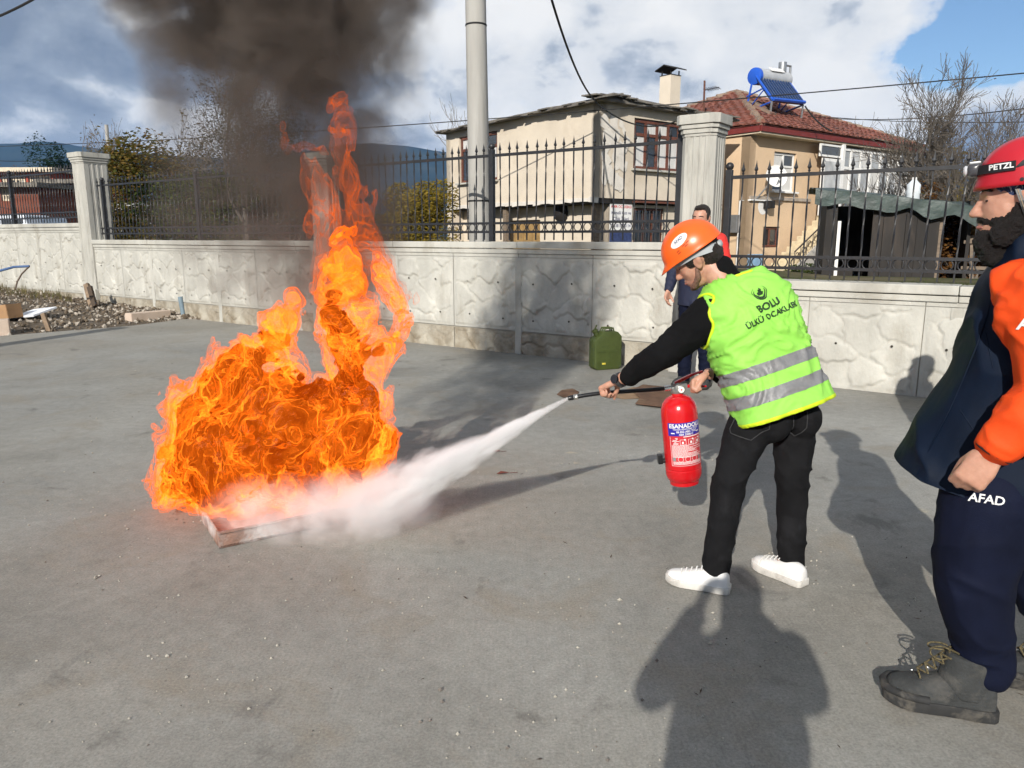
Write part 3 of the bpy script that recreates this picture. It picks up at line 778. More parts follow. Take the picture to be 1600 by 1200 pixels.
def red_house():
    E = V((7.45, 23.4, 0)); Lf, Ls = 10.3, 9.0; ze = 4.56
    t = thing('red_roofed_house', 'peach house with red tiled hip roof and glazed porch', 'house', (E.x, E.y, 0.4))
    oF, oS = -DL, -DR
    ins = 0.55
    C = E + DL * 0.4 + DR * 0.08
    Lw, Lsd = Lf - 0.2, Ls - 0.8
    # front wall with window, cellar hatch and doorway; glazed porch to the right
    xw = 1.25
    facade(t, 'front_wall', M_peach, C, DR, 4.6, 0.2, ze, [(1.28, 2.5, 2.92, 4.15), (0.95, 1.85, 1.16, 1.82)], 0.3, oF)
    facade(t, 'side_wall', M_peach, C, DL, Lsd, 0.2, ze, [(3.0, 4.2, 2.8, 4.1)], 0.3, oS)
    facade(t, 'rear_wall', M_peach, C + DL * Lsd, DR, Lw, 0.2, ze, [], 0.3, -oF)
    facade(t, 'end_wall', M_peach, C + DR * Lw, DL, Lsd, 0.2, ze, [], 0.3, -oS)
    facade(t, 'porch_base', M_white, C + DR * 4.6, DR, Lw - 4.6, 0.2, 2.75, [], 0.3, oF)
    facade(t, 'porch_back', M_peach, C + DR * 4.6 + DL * 1.6, DR, Lw - 4.6, 0.2, ze, [], 0.3, oF)
    window(t, C, DR, oF, 1.30, 2.48, 2.94, 4.13, M_white, 2, (0.66,), 0.1, 0.06, [M_glassd, M_curtain], M_white)
    window(t, C, DL, oS, 3.02, 4.18, 2.82, 4.08, M_white, 2, (0.66,), 0.1, 0.06, [M_curtain], M_white)
    window(t, C, DR, oF, 0.97, 1.83, 1.18, 1.80, M_brownwood, 2, (), 0.1, 0.06, [M_dark, M_glassd])
    # painted band and surround of the window
    MB().box(C + DR * 1.75 + oF * 0.03 + UP * 2.70, (3.3, 0.08, 0.10), rotm(DR, -oF, UP)).build('string_course', pm('grey band', (0.34, 0.29, 0.24), 0.8), t)
    # porch glazing
    window(t, C + DR * 4.65 + oF * 0.3, DR, oF, 0.0, Lw - 4.7, 2.75, ze - 0.08, M_white, 8, (0.62,), 0.06, 0.09, [M_curtain, glass('porch glass', (0.30, 0.31, 0.31), 0.1), glass('porch glass pale', (0.42, 0.42, 0.41), 0.1)])
    MB().box(C + DR * 4.6 + oF * 0.36 + UP * 3.3, (0.14, 0.14, 2.5), rotm(DR, -oF, UP)).build('corner_post', M_white, t)
    # transom over the door and the white door leaf, swung out beside the stair head
    window(t, C + DR * 3.25 + oF * 0.35, DR, oF, 0.0, 1.3, 4.1, ze - 0.06, M_white, 1, (), 0.0, 0.06, [M_glassd])
    F = rotm(DR, -oF, UP)
    dr = MB().box(C + DR * 3.92 + oF * 0.42 + UP * 3.12, (1.2, 0.06, 1.85), F).build('porch_door', M_white, t, bevel=0.01)
    MB().box(C + DR * 3.92 + oF * 0.455 + UP * 3.5, (0.95, 0.012, 0.9), F).build('door_pane', glass('porch glass pale', (0.42, 0.42, 0.41), 0.1), dr)
    # landing and stair down to the left along the wall
    nst = 11; top = 2.2
    stw = 0.95
    MB().box(C + DR * 4.0 + oF * (0.32 + stw / 2) + UP * (top / 2 + 0.1), (1.2, stw, top - 0.2), F).build('landing', M_step, t)
    for k in range(nst):
        z = top - (k + 1) * (top - 0.35) / nst
        MB().box(C + DR * (3.3 - 0.27 * k) + oF * (0.32 + stw / 2) + UP * (z / 2 + 0.1), (0.30, stw, z - 0.2), F).build('step', M_step, t, bevel=0.012)
    # railing: scroll panels along the stair
    rl = MB(); o_ = oF * (0.32 + stw - 0.03)
    A = C + DR * 4.3 + o_ + UP * (top + 0.85); Bq = C + DR * 0.85 + o_ + UP * 1.05
    A2, B2 = A - UP * 0.75, Bq - UP * 0.75
    rl.tube([A, Bq], 0.025, 6); rl.tube([A2, B2], 0.02, 6)
    for k in range(12):
        u = k / 11; rl.tube([A.lerp(Bq, u), A2.lerp(B2, u)], 0.012, 5)
        if k < 11:
            for vv in (0.27, 0.73):
                c = A.lerp(Bq, u + 0.045).lerp(A2.lerp(B2, u + 0.045), vv)
                rl.tube([c + (DR * math.cos(a) + UP * math.sin(a)) * (0.06 + 0.012 * a) for a in np.linspace(0, 6.8, 16)], 0.010, 4)
    rl.build('stair_railing', pm('brown wrought iron', (0.06, 0.045, 0.035), 0.6), t)
    sdw = MB().prism([(0.6, 0.2), (4.5, 0.2), (4.5, top), (3.5, top), (0.6, 0.45)], 0, 0.05, rotm(DR, UP, oF), C + oF * (0.33 + stw)); sdw.build('stair_side', pm('grey stair render', (0.40, 0.37, 0.33), 0.9, 0.2, 3), t)
    # soffit, fascia and roof
    q = [E, E + DR * Lf, E + DR * Lf + DL * Ls, E + DL * Ls]
    MB().add([p + UP * ze for p in q] + [p + UP * (ze + 0.05) for p in q], [(3, 2, 1, 0), (4, 5, 6, 7), (0, 1, 5, 4), (1, 2, 6, 5), (2, 3, 7, 6), (3, 0, 4, 7)]).build('soffit', M_soffit, t)
    for i in range(4):
        a, b = q[i], q[(i + 1) % 4]
        MB().bar(a + UP * (ze + 0.14), b + UP * (ze + 0.14), 0.10, 0.17).build('fascia', M_fascia, t)
    apx = E + DR * 5.2 + DL * 4.9 + UP * 6.95
    rf = MB().add([p + UP * (ze + 0.20) for p in q] + [apx - UP * 0.02], [(0, 1, 4), (1, 2, 4), (2, 3, 4), (3, 0, 4)]).build('roof', M_tile, t)
    e = 0.08
    tile_slope(rf, q[0] - DL * e + UP * (ze + 0.23), q[1] - DL * e + UP * (ze + 0.23), apx, 22, 'tile_courses')
    tile_slope(rf, q[3] - DR * e + UP * (ze + 0.23), q[0] - DR * e + UP * (ze + 0.23), apx, 22, 'tile_courses')
    M_ridge = pm('mortar ridge', (0.22, 0.16, 0.12), 0.9, 0.3, 4, stains=(0.20, 0.06, 0.04), sscale=3)
    for i, c in enumerate((q[0], q[1], q[3])):
        a = c + UP * (ze + 0.24); n = 18
        for k in range(n):
            p0, p1 = a.lerp(apx, k / n), a.lerp(apx, (k + 1.1) / n)
            MB().tube([p0 + UP * 0.05, p1 + UP * 0.035], [0.12 + random.uniform(-.01, .03), 0.10], 8).build('ridge_tile', M_ridge, rf, sm=40)
    # loose mortar slabs lying on the near slope
    for (u, v) in ((0.10, 0.42), (0.09, 0.30)):
        p = q[0].lerp(q[1], u).lerp(V((apx.x, apx.y, 0)), v) + UP * (ze + 0.33 + (6.95 - ze) * v)
        MB().box(p, (0.35, 0.75, 0.06), F @ Matrix.Rotation(0.45, 3, 'X')).build('mortar_slab', M_ridge, rf)
    # small fittings on the walls
    bx = MB().box(C + DL * 0.35 + oS * 0.1 + UP * 1.9, (0.34, 0.2, 0.55), rotm(DL, -oS, UP)).build('meter_box', M_metal, t, bevel=0.01)
    MB().tube([C + DL * 0.2 + oS * 0.06 + UP * 0.3, C + DL * 0.2 + oS * 0.06 + UP * 2.6, C + DR * 0.1 + oF * 0.06 + UP * 2.62, C + DR * 1.2 + oF * 0.06 + UP * 2.62], 0.03, 6).build('conduit', M_white, t)
    wl_ = MB().box(C + DR * 0.95 + oF * 0.16 + UP * 2.5, (0.26, 0.26, 0.24), F).build('wall_lamp', M_dark, t, bevel=0.02)
    MB().lathe([(0.26, 0.0), (0.26, 0.006)], C + DR * 0.85 + oF * 0.003 + UP * 2.45, oF, 16).build('patched_ring', M_white, t)
    # blue crate frame below
    MB().box(C + DR * 0.15 + oF * 0.35 + UP * 0.72, (0.8, 0.04, 0.5), F).build('blue_hatch', pm('faded blue board', (0.22, 0.36, 0.52), 0.7), t)
    # satellite dish
    dc = C + DR * 0.75 + oF * 0.45 + UP * 3.32
    ds = thing('satellite_dish', 'white satellite dish beside the window of the red-roofed house', 'satellite dish', C + oF * 0.1 + DR * 0.5 + UP * 2.6)
    ax = (oF * 0.8 - DR * 0.5 + UP * 0.25).normalized()
    MB().lathe([(0.014, 0.0), (0.14, 0.01), (0.27, 0.042), (0.335, 0.077), (0.343, 0.084), (0.336, 0.063), (0.27, 0.028), (0.14, -0.004), (0.0, -0.014)], dc, ax, 28).build('reflector', M_white, ds, sm=40)
    MB().tube([dc - ax * 0.02, C + DR * 0.4 + oF * 0.05 + UP * 2.65], 0.025, 6).build('bracket', M_metal, ds)
    MB().tube([dc - UP * 0.32 + ax * 0.07, dc + ax * 0.4 - UP * 0.08], 0.016, 6).build('feed_arm', M_metal, ds)
    MB().lathe([(0.03, 0), (0.045, 0.04), (0.03, 0.12)], dc + ax * 0.38 - UP * 0.09, -ax, 10).build('feed_horn', M_metal, ds)
    # solar water heater on the slope
    hb = at(1196, 160, 27.2)
    h = thing('solar_heater', 'blue solar water heater on the red tiled roof', 'solar heater', hb)
    T0, T1 = at(1179, 119, 26.8), at(1228, 126, 27.9); B0, B1 = at(1206, 158, 25.7), at(1255, 163, 26.8)
    tl = T1 - T0; tu = tl.normalized(); dn = B0 - T0; Lt = tl.length
    MB().lathe([(0.02, -0.01), (0.27, 0.0), (0.27, Lt), (0.02, Lt + 0.01)], T0, tl, 24).build('tank', pm('galvanised tank', (0.50, 0.51, 0.52), 0.35, 0.1, 5, metal=0.3), h, sm=40)
    MB().lathe([(0.0, -0.05), (0.18, -0.045), (0.275, -0.015), (0.28, 0.10), (0.273, 0.101)], T0, tl, 24).build('tank_end', M_blue, h, sm=40)
    dnn = (dn - tu * dn.dot(tu)).normalized(); nn = tu.cross(dnn); nn = nn if nn.y < 0 else -nn
    MB().box(T0 + tl * 0.55 + nn * 0.27 + UP * 0.05, (0.75, 0.02, 0.2), rotm(tu, -nn, tu.cross(-nn))).build('tank_label', M_white, h)
    c0 = T0 + nn * 0.05; M_col = pm('collector glass blue', (0.010, 0.030, 0.095), 0.2, 0.2, 3, spec=0.6)
    pl = [c0 + tu * 0.05, c0 + tl * 0.98, B1 + nn * 0.05, B0 + nn * 0.05]
    MB().add(pl + [p - nn * 0.09 for p in pl], [(0, 1, 2, 3), (7, 6, 5, 4), (0, 4, 5, 1), (1, 5, 6, 2), (2, 6, 7, 3), (3, 7, 4, 0)]).build('collector', M_col, h)
    for k in range(11):
        u_ = (k + 0.5) / 11; MB().tube([(c0 + tl * (0.04 + 0.93 * u_)) + nn * 0.02, B0.lerp(B1, u_) + nn * 0.07], 0.042, 8).build('collector_tube', M_col, h, sm=60)
    fr = MB()
    fr.tube([c0, B0 + nn * 0.05], 0.04, 6); fr.tube([c0 + tl, B1 + nn * 0.05], 0.04, 6); fr.tube([B0 + nn * 0.08, B1 + nn * 0.08], 0.06, 6)
    for q_, r_ in ((T0, B0), (T1, B1)):
        ft = q_ - nn * 0.1 - UP * 1.05 + V((-0.12, 0.15, 0))
        fr.tube([q_ - nn * 0.1, ft], 0.035, 6); fr.tube([ft, r_ - UP * 0.02], 0.03, 6); fr.tube([ft + UP * 0.5, q_.lerp(r_, 0.5)], 0.025, 6); fr.tube([ft, q_.lerp(r_, 0.55)], 0.022, 6)
    fr.build('stand', M_blue, h)
    for p in (T0 - UP * 1.0, T1 - UP * 1.0, B0, B1): MB().tube([p, p - UP * 0.7 + V((0, 0.15, 0))], 0.035, 6).build('leg', M_metal, h)
    MB().tube([T0 + tl * 0.86 + UP * 0.25, T0 + tl * 0.86 + UP * 0.58], 0.14, 14).build('float_valve', M_metal, h, sm=40)
    MB().tube([T0 + tl * 0.9 + UP * 0.5, T1 + tu * 0.22 + UP * 0.5, T1 + tu * 0.22], 0.045, 8).build('pipe', M_metal, h)
    # television aerial mast on the roof
    mp_ = at(1101, 168, 27.5); am = thing('roof_aerial', 'thin rusty aerial mast between the two roofs', 'aerial', mp_ - UP * 0.8)
    MB().tube([mp_ - UP * 1.4, at(1101, 126, 27.5)], 0.035, 6).build('mast', pm('rust brown', (0.11, 0.045, 0.03), 0.8), am)
    yg = MB()
    for k in range(6):
        c = at(1104 + 3.5 * k, 140 - 0.6 * k, 27.5); yg.tube([c + V((0, -0.4, -0.12)), c + V((0, 0.4, 0.12))], 0.012, 4)
    yg.tube([at(1101, 141, 27.5), at(1124, 136, 27.5)], 0.014, 4); yg.build('antenna', M_iron, am)
red_house()

# ---------------------------------------------------------------- lean-to shed under a tarpaulin
def shed():
    A = at(1291, 400, 12.4); A.z = 0; t = thing('tarpaulin_shed', 'low shed with black boards under a dark green tarpaulin', 'shed', (A.x, A.y, yard_z(A.x, A.y)))
    dx = V((0.95, -0.30, 0)).normalized(); dy = V((-dx.y, dx.x, 0)); F = rotm(dx, dy, UP); zg = 0.75
    P = lambda a, b, z: A + dx * a + dy * b + UP * z
    M_bb = pm('tarred boards', (0.018, 0.015, 0.013), 0.75, 0.4, 5, stretch=(1, 1, 0.25), stains=(0.042, 0.032, 0.025), sscale=4)
    W = 2.05; zt = 2.05
    MB().box(P(0.03, 0, (zg + zt) / 2), (0.17, 0.14, zt - zg), F).build('corner_post', M_bb, t)
    MB().box(P(0.16, 0.02, (zg + 1.75) / 2), (0.05, 0.04, 1.75 - zg), F).build('white_lath', M_white, t)
    for k in range(6):
        MB().box(P(0.72 + 0.16 * k, -0.03 - 0.008 * (k % 2), (zg + zt - 0.1) / 2), (0.155, 0.03, zt - zg - 0.12), F).build('door_board', M_bb, t)
    MB().box(P(1.62, 0.05, (zg + zt - 0.1) / 2), (0.1, 0.1, zt - zg - 0.1), F).build('door_post', M_shadew, t)
    MB().box(P(W / 2, 1.9, (zg + zt) / 2), (W, 0.05, zt - zg), F).build('back_wall', M_bb, t)
    for x in (0.0, W): MB().box(P(x, 0.98, (zg + zt) / 2), (0.05, 1.75, zt - zg), F).build('side_wall', M_bb, t)
    # tarpaulin roof, sagging and draped over the front edge
    g = []; nu, nv = 26, 16
    for j in range(nv + 1):
        for i in range(nu + 1):
            a = -0.25 + 2.75 * i / nu; b = -0.18 + 2.2 * max(0, (j - 3)) / (nv - 3)
            z = zt + 0.20 - 0.13 * a + 0.05 * noise.noise(V((a * 2.2, b * 2.0, 3))) + 0.06 * math.sin(b * 1.5)
            if j < 3: z -= (3 - j) * 0.075 * (1 + 0.5 * noise.noise(V((a * 3.1, 1, 2)))); b -= 0.02 * j * noise.noise(V((a * 5, 0, 1)))
            g.append(P(a, b, z))
    fs = [(j * (nu + 1) + i, j * (nu + 1) + i + 1, (j + 1) * (nu + 1) + i + 1, (j + 1) * (nu + 1) + i) for j in range(nv) for i in range(nu)]
    MB().add(g, fs).build('tarpaulin', M_tarp, t, sm=60)
    jg = P(1.25, 0.35, zt + 0.20 - 0.13 * 1.25 - 0.04); j = thing('water_jug', 'translucent white plastic jug standing on the tarpaulin', 'jug', jg)
    MB().lathe([(0.09, 0), (0.105, 0.02), (0.10, 0.12), (0.11, 0.15), (0.10, 0.20), (0.105, 0.27), (0.05, 0.33), (0.035, 0.35)], jg, n=16).build('bottle', pm('milky plastic', (0.62, 0.66, 0.68), 0.25), j, sm=50)
    MB().lathe([(0.038, 0.35), (0.038, 0.385), (0.0, 0.386)], jg, n=12).build('cap', M_white, j, sm=30)
    # clutter and fence of laths to the right of the shed
    lf = thing('lath_fence', 'rough wooden lath fence right of the tarpaulin shed', 'fence', P(2.4, 0.3, zg))
    for k in range(5): MB().box(P(2.15 + 0.42 * k, 0.2 + 0.02 * k, 1.12), (0.055, 0.04, 0.8 + 0.1 * (k % 2)), F @ Matrix.Rotation(0.04 * (k - 2), 3, 'Y')).build('upright', M_shadew, lf)
    MB().bar(P(2.0, 0.15, 1.42), P(3.1, 0.15, 1.46), 0.03, 0.05).build('rail', M_shadew, lf)
    MB().bar(P(2.0, 0.15, 1.02), P(4.0, 0.15, 1.0), 0.03, 0.05).build('rail', M_shadew, lf)
    ld = thing('ladder', 'dark ladder standing behind the tarpaulin shed', 'ladder', P(2.2, 3.0, 0.6))
    for k in (0, 1): MB().tube([P(2.1 + 0.32 * k, 3.0, 0.6), P(2.15 + 0.30 * k, 3.4, 3.1)], 0.025, 6).build('rail', M_dark, ld)
    for k in range(8): MB().tube([P(2.1 + 0.006 * k, 3.0 + 0.05 * k, 0.8 + 0.29 * k), P(2.42 + 0.003 * k, 3.0 + 0.05 * k, 0.8 + 0.29 * k)], 0.018, 5).build('rung', M_dark, ld)
    pc = P(2.2, 1.2, 1.9)
shed()

# ---------------------------------------------------------------- red industrial building far left
def red_block():
    Y = 42
    o = at(-40, 350, Y); t = thing('red_brick_building', 'low red building with shed roofs beyond the left fence', 'building', (o.x, Y, 0.4))
    M_redw = pm('red painted wall', (0.36, 0.075, 0.045), 0.85, 0.12, 1, stains=(0.26, 0.06, 0.04), sscale=0.5)
    M_rw2 = pm('brown red wall', (0.16, 0.05, 0.03), 0.85, 0.2, 1)
    d = V((1, 0.12, 0)).normalized(); out = V((0.12, -1, 0)).normalized()
    zx = lambda px, py: at(px, py, Y)
    def wall(n, m, px0, px1, py0, py1, holes, dep=5.0, dy=0.0):
        a, b = at(px0, py1, Y + dy), at(px1, py0, Y + dy)
        x0, x1, z0, z1 = a.x, b.x, max(a.z, 0.3), b.z
        hs = []
        for h in holes:
            p, q = at(h[0], h[3], Y + dy), at(h[1], h[2], Y + dy); hs.append((p.x - x0, q.x - x0, p.z, q.z))
        facade(t, n, m, (x0, Y + dy), (1, 0, 0), x1 - x0, z0, z1, hs, 0.3, (0, -1, 0))
        for h in hs: window(t, (x0, Y + dy), (1, 0, 0), (0, -1, 0), *h, M_soffit, 3, (0.5,), 0.1, 0.1, [M_glassd, M_glassd, M_curtain])
        MB().box(((x0 + x1) / 2, Y + dy + dep / 2 + 0.35, (z0 + z1) / 2), (x1 - x0, dep, z1 - z0), None).build('wing', m, t)
        MB().box(((x0 + x1) / 2, Y + dy + dep / 2, z1 + 0.12), (x1 - x0 + 0.8, dep + 1.2, 0.22), Matrix.Rotation(0.02, 3, 'X')).build('roof', M_soffit if 'upper' in n else M_roofold, t)
    wall('upper_wall', M_redw, -90, 82, 268, 352, [(2, 10, 274, 288), (15, 38, 272, 288), (46, 78, 274, 289)])
    wall('lower_wall', M_redw, 82, 135, 286, 352, [(89, 118, 290, 304)], 5, -0.6)
    wall('front_lean_to', M_rw2, -90, 58, 292, 352, [(3, 18, 294, 314)], 3.5, -4.2)
    p, q = at(61, 307, Y), at(70, 316, Y)
    MB().box(((p.x + q.x) / 2, Y - 0.02, (p.z + q.z) / 2), (q.x - p.x, 0.1, p.z - q.z), None).build('small_window', M_dark, t)
red_block()
def parked(px, py, Y, w, colr, label, dy):
    """A small van seen only as roof and windows over the wall."""
    b = at(px, py, Y); t = thing('parked_van', label, 'van', (b.x, Y, 0.4), 'vehicles beyond the left fence')
    M_b = pm(label, colr, 0.3, 0.05, 2, coat=0.4)
    z0 = 0.7; z1 = 1.55; z2 = b.z
    m = MB(); hw = w / 2
    m.prism([(-hw, z0), (hw, z0), (hw, z1), (hw * 0.8, z2 - 0.05), (hw * 0.7, z2), (-hw * 0.85, z2), (-hw, z1)], -0.8, 0.8, rotm(V((1, 0, 0)), UP, V((0, -1, 0))), V((b.x, Y, 0)))
    m.build('body', M_b, t, bevel=0.04)
    for k in (-0.45, 0.05, 0.48):
        MB().box((b.x + hw * k, Y - 0.81, (z1 + z2) / 2 - 0.03), (w * 0.2, 0.03, (z2 - z1) * 0.62), None).build('window', M_glassd, t)
    for k in (-0.6, 0.6): MB().lathe([(0.2, 0), (0.33, 0.01), (0.34, 0.18), (0.2, 0.2)], (b.x + hw * k, Y - 0.78, 0.73), (0, -1, 0), 16).build('wheel', M_dark, t, sm=40)
parked(28, 336, 30, 1.9, (0.62, 0.66, 0.72), 'white van with its roof showing over the left wall', 0)
parked(6, 338, 33, 1.4, (0.05, 0.22, 0.08), 'green car at the left frame edge beyond the wall', 0)
parked(72, 340, 31, 0.9, (0.45, 0.52, 0.62), 'small pale blue car below the red building', 0)
parked(190, 318, 36, 2.4, (0.7, 0.7, 0.68), 'white vehicle behind the tall left pillar', 0)

# ---------------------------------------------------------------- poles and overhead wires
def pole(label, p, r0, r1, z1, mat, lean=(0, 0), bands=()):
    t = thing('utility_pole', label, 'pole', p); q = V((p[0] + lean[0], p[1] + lean[1], z1))
    MB().tube([V(p), q], [r0, r1], 28).build('shaft', mat, t, sm=60)
    for z in bands:
        u = (z - p[2]) / (z1 - p[2]); c = V(p).lerp(q, u); r = r0 + (r1 - r0) * u + 0.004
        b_ = MB().lathe([(r, -0.012), (r + 0.004, 0), (r, 0.012)], c, (0, 0, 1), 28).build('wire_band', M_wire, t)
    return q
PC = pm('spun concrete pole', (0.34, 0.33, 0.305), 0.8, 0.10, 2, stains=(0.25, 0.24, 0.22), sscale=1, stretch=(4, 4, 0.4), bump=0.15, bscale=30)
pb = at(751, 372, 11.4)
pole('thick concrete utility pole in front of the beige house', V((pb.x, 11.4, 0.7)), 0.168, 0.125, 9.0, PC, (-0.09, 0.0), (2.02, 4.45))
fp = at(178, 330, 55); pole('thin leaning far utility pole behind the tall left pillar', V((fp.x, 55, 0.3)), 0.22, 0.12, at(166, 195, 55).z, PC, (at(166, 195, 55).x - fp.x, 0))
pole('concrete post outside the left edge whose shadow lies on the slab', V((-8.75, 5.6, 0)), 0.17, 0.15, 3.5, PC)
def wire(label, a, b, sag, r, name='overhead_wire'):
    a, b = V(a), V(b)
    o = MB().tube([a.lerp(b, k / 24) - UP * (sag * 4 * (k / 24) * (1 - k / 24)) for k in range(25)], r, 6).build(name, M_wire)
    tag(o, label, 'wire')
wire('black service cable dropping from the sky to the corner of the beige house', at(845, -60, 13.0), at(931, 158, 19.7), 0.35, 0.022)
wire('long thin wire running across the picture over both roofs', at(-200, 232, 34), at(1700, 105, 15), 0.35, 0.013)
wire('upper right wire crossing the bare tree', at(1262, 182, 26), at(1700, 156, 14), 0.2, 0.012)
wire('lower right wire crossing the bare tree', at(1250, 178, 30), at(1700, 188, 17), 0.15, 0.012)
wire('short cable at the top left corner of the sky', at(-60, 45, 12), at(70, -12, 12), 0.05, 0.018)
wire('pale far wire across the hills at the left, upper', at(-40, 248, 60), at(190, 226, 60), 0.6, 0.025)
wire('pale far wire across the hills at the left, lower', at(-40, 262, 60), at(190, 238, 60), 0.6, 0.025)
wire('cable hanging from the solar heater down the red roof', at(1258, 166, 25.0), at(1300, 205, 24.0), 0.1, 0.025)
wire('cable stapled along the eave of the beige house', at(931, 160, 19.5), at(1055, 190, 20.5), 0.3, 0.02)
# ================================================================== VEGETATION
M_bark = pm('grey bark', (0.13, 0.11, 0.09), 0.95, 0.35, 9, bump=0.5, bscale=40)
M_barkl = pm('pale bark', (0.30, 0.27, 0.23), 0.95, 0.25, 9, bump=0.4, bscale=40)
def leafmat(name, a, b, c=None):
    if name in MATS: return MATS[name]
    m, nt, bs = newmat(name)
    oi = nt.nodes.new('ShaderNodeNewGeometry')
    st = [(0.0, a), (0.55, b), (1.0, c or b)]
    cc = ramp(nt, oi.outputs['Random Per Island'], st)
    nt.links.new(cc, bs.inputs['Base Color']); bs.inputs['Roughness'].default_value = 0.6; bs.inputs['Specular IOR Level'].default_value = 0.08
    tr = nt.nodes.new('ShaderNodeBsdfTranslucent'); nt.links.new(cc, tr.inputs['Color'])
    mx = nt.nodes.new('ShaderNodeMixShader'); mx.inputs[0].default_value = 0.3
    out = nt.nodes['Material Output']; nt.links.new(bs.outputs[0], mx.inputs[1]); nt.links.new(tr.outputs[0], mx.inputs[2]); nt.links.new(mx.outputs[0], out.inputs[0])
    MATS[name] = m; return m
L_green = leafmat('leaves green', (0.02, 0.04, 0.012), (0.05, 0.075, 0.02), (0.10, 0.11, 0.03))
L_yellow = leafmat('leaves yellow', (0.10, 0.085, 0.012), (0.20, 0.15, 0.02), (0.28, 0.19, 0.03))
L_mixed = leafmat('leaves autumn', (0.05, 0.06, 0.015), (0.11, 0.09, 0.02), (0.17, 0.10, 0.025))
L_brown = leafmat('leaves brown', (0.06, 0.03, 0.015), (0.13, 0.06, 0.02), (0.22, 0.11, 0.03))
L_pine = leafmat('needles', (0.006, 0.018, 0.010), (0.012, 0.032, 0.016), (0.02, 0.045, 0.02))
L_dark = leafmat('leaves dark olive', (0.016, 0.016, 0.009), (0.035, 0.034, 0.017), (0.07, 0.06, 0.03))
L_olive = leafmat('leaves olive grey', (0.035, 0.035, 0.02), (0.075, 0.07, 0.035), (0.11, 0.10, 0.05))
def leaf(m, c, s, rr):
    a = V((rr.uniform(-1, 1), rr.uniform(-1, 1), rr.uniform(-0.8, 1))).normalized(); x, y, z = frame(a)
    w = s * rr.uniform(0.35, 0.6); s = s * rr.uniform(0.7, 1.3)
    m.add([c - x * s * 0.5, c + y * w * 0.5 + z * w * 0.12, c + x * s * 0.5, c - y * w * 0.5 + z * w * 0.12], [(0, 1, 2, 3)])
def grow(m, p, d, L, r, lev, rr, tips, spread=0.55, nb=3, up=0.12, wig=0.16, minr=0.004):
    pts = [p]; n = 4; q = p; dd = d
    for i in range(n):
        dd = (dd + V((rr.gauss(0, wig), rr.gauss(0, wig), rr.gauss(0, wig) + up * 0.5))).normalized(); q = q + dd * (L / n); pts.append(q)
    m.tube(pts, [max(r * (1 - 0.5 * i / n), minr) for i in range(n + 1)], 6 if r > 0.03 else (4 if r > 0.012 else 3), cap=False)
    if lev <= 0:
        tips.append((pts, dd)); return
    for k in range(nb + (1 if rr.random() < 0.4 else 0)):
        u = rr.uniform(0.35, 1.0); i = min(int(u * n), n - 1); b = pts[i].lerp(pts[i + 1], u * n - i)
        a = rr.uniform(0, 6.28); x, y, z = frame(dd)
        nd = (dd * math.cos(spread) + (x * math.cos(a) + y * math.sin(a)) * math.sin(spread * rr.uniform(0.7, 1.4)) + V((0, 0, up))).normalized()
        grow(m, b, nd, L * rr.uniform(0.55, 0.8), r * 0.5, lev - 1, rr, tips, spread, nb, up, wig, minr)
    grow(m, pts[-1], dd, L * 0.7, r * 0.5, lev - 1, rr, tips, spread, nb, up, wig, minr)
def tree(label, base, L, r, lev, seed, leafm=None, nleaf=0, lsize=0.1, spread=0.55, nb=3, up=0.12, bark=None, stems=1, lean=(0, 0), name='bare_tree', scatter=0.25, minr=0.004, group=None):
    rr = random.Random(seed); base = V(base); t = thing(name, label, 'tree', base, group)
    m = MB(); tips = []
    for k in range(stems):
        a = rr.uniform(0, 6.28); q = 0.0 if stems == 1 else rr.uniform(0.12, 0.4)
        grow(m, base + V((math.cos(a), math.sin(a), 0)) * 0.1 * (stems > 1) - V((0, 0, 0.1)), V((lean[0] + q * math.cos(a), lean[1] + q * math.sin(a), 1)).normalized(), L * rr.uniform(0.85, 1.1), r, lev, rr, tips, spread, nb, up, minr=minr)
    m.build('trunk', bark or M_bark, t, sm=60)
    if nleaf:
        c = MB()
        for _ in range(nleaf):
            pts, dd = rr.choice(tips); i = rr.randrange(len(pts) - 1); p = pts[i].lerp(pts[i + 1], rr.random())
            leaf(c, p + V((rr.gauss(0, scatter), rr.gauss(0, scatter), rr.gauss(0, scatter))), lsize, rr)
        c.build('crown', leafm, t)
    return t
def bush(label, base, w, d, h, n, leafm, seed, lsize=0.12, name='bush', cat='bush', lobes=9, stem=True, group=None):
    rr = random.Random(seed); base = V(base); t = thing(name, label, cat, base, group)
    lb = []
    for k in range(lobes):
        a = rr.uniform(0, 6.28); q = rr.random() ** 0.5
        lb.append((base + V((w * 0.36 * q * math.cos(a), d * 0.36 * q * math.sin(a), h * rr.uniform(0.25, 0.8))), rr.uniform(0.16, 0.30)))
    c = MB()
    for _ in range(n):
        o, s = rr.choice(lb); v = V((rr.gauss(0, 1), rr.gauss(0, 1), rr.gauss(0, 1))).normalized() * rr.random() ** 0.35
        p = o + V((v.x * w * s, v.y * d * s, v.z * h * s * 1.1))
        if p.z > base.z: leaf(c, p, lsize, rr)
    c.build('crown', leafm, t)
    m = MB()
    for o, s in lb: m.tube([base, base.lerp(o, 0.5) + V((rr.gauss(0, .05), rr.gauss(0, .05), 0)), o], [0.03, 0.02, 0.008], 5, cap=False)
    m.build('trunk', M_bark, t)
    return t
def bz(px, py, Y):
    p = at(px, py, Y); return V((p.x, Y, yard_z(p.x, Y) - 0.05))
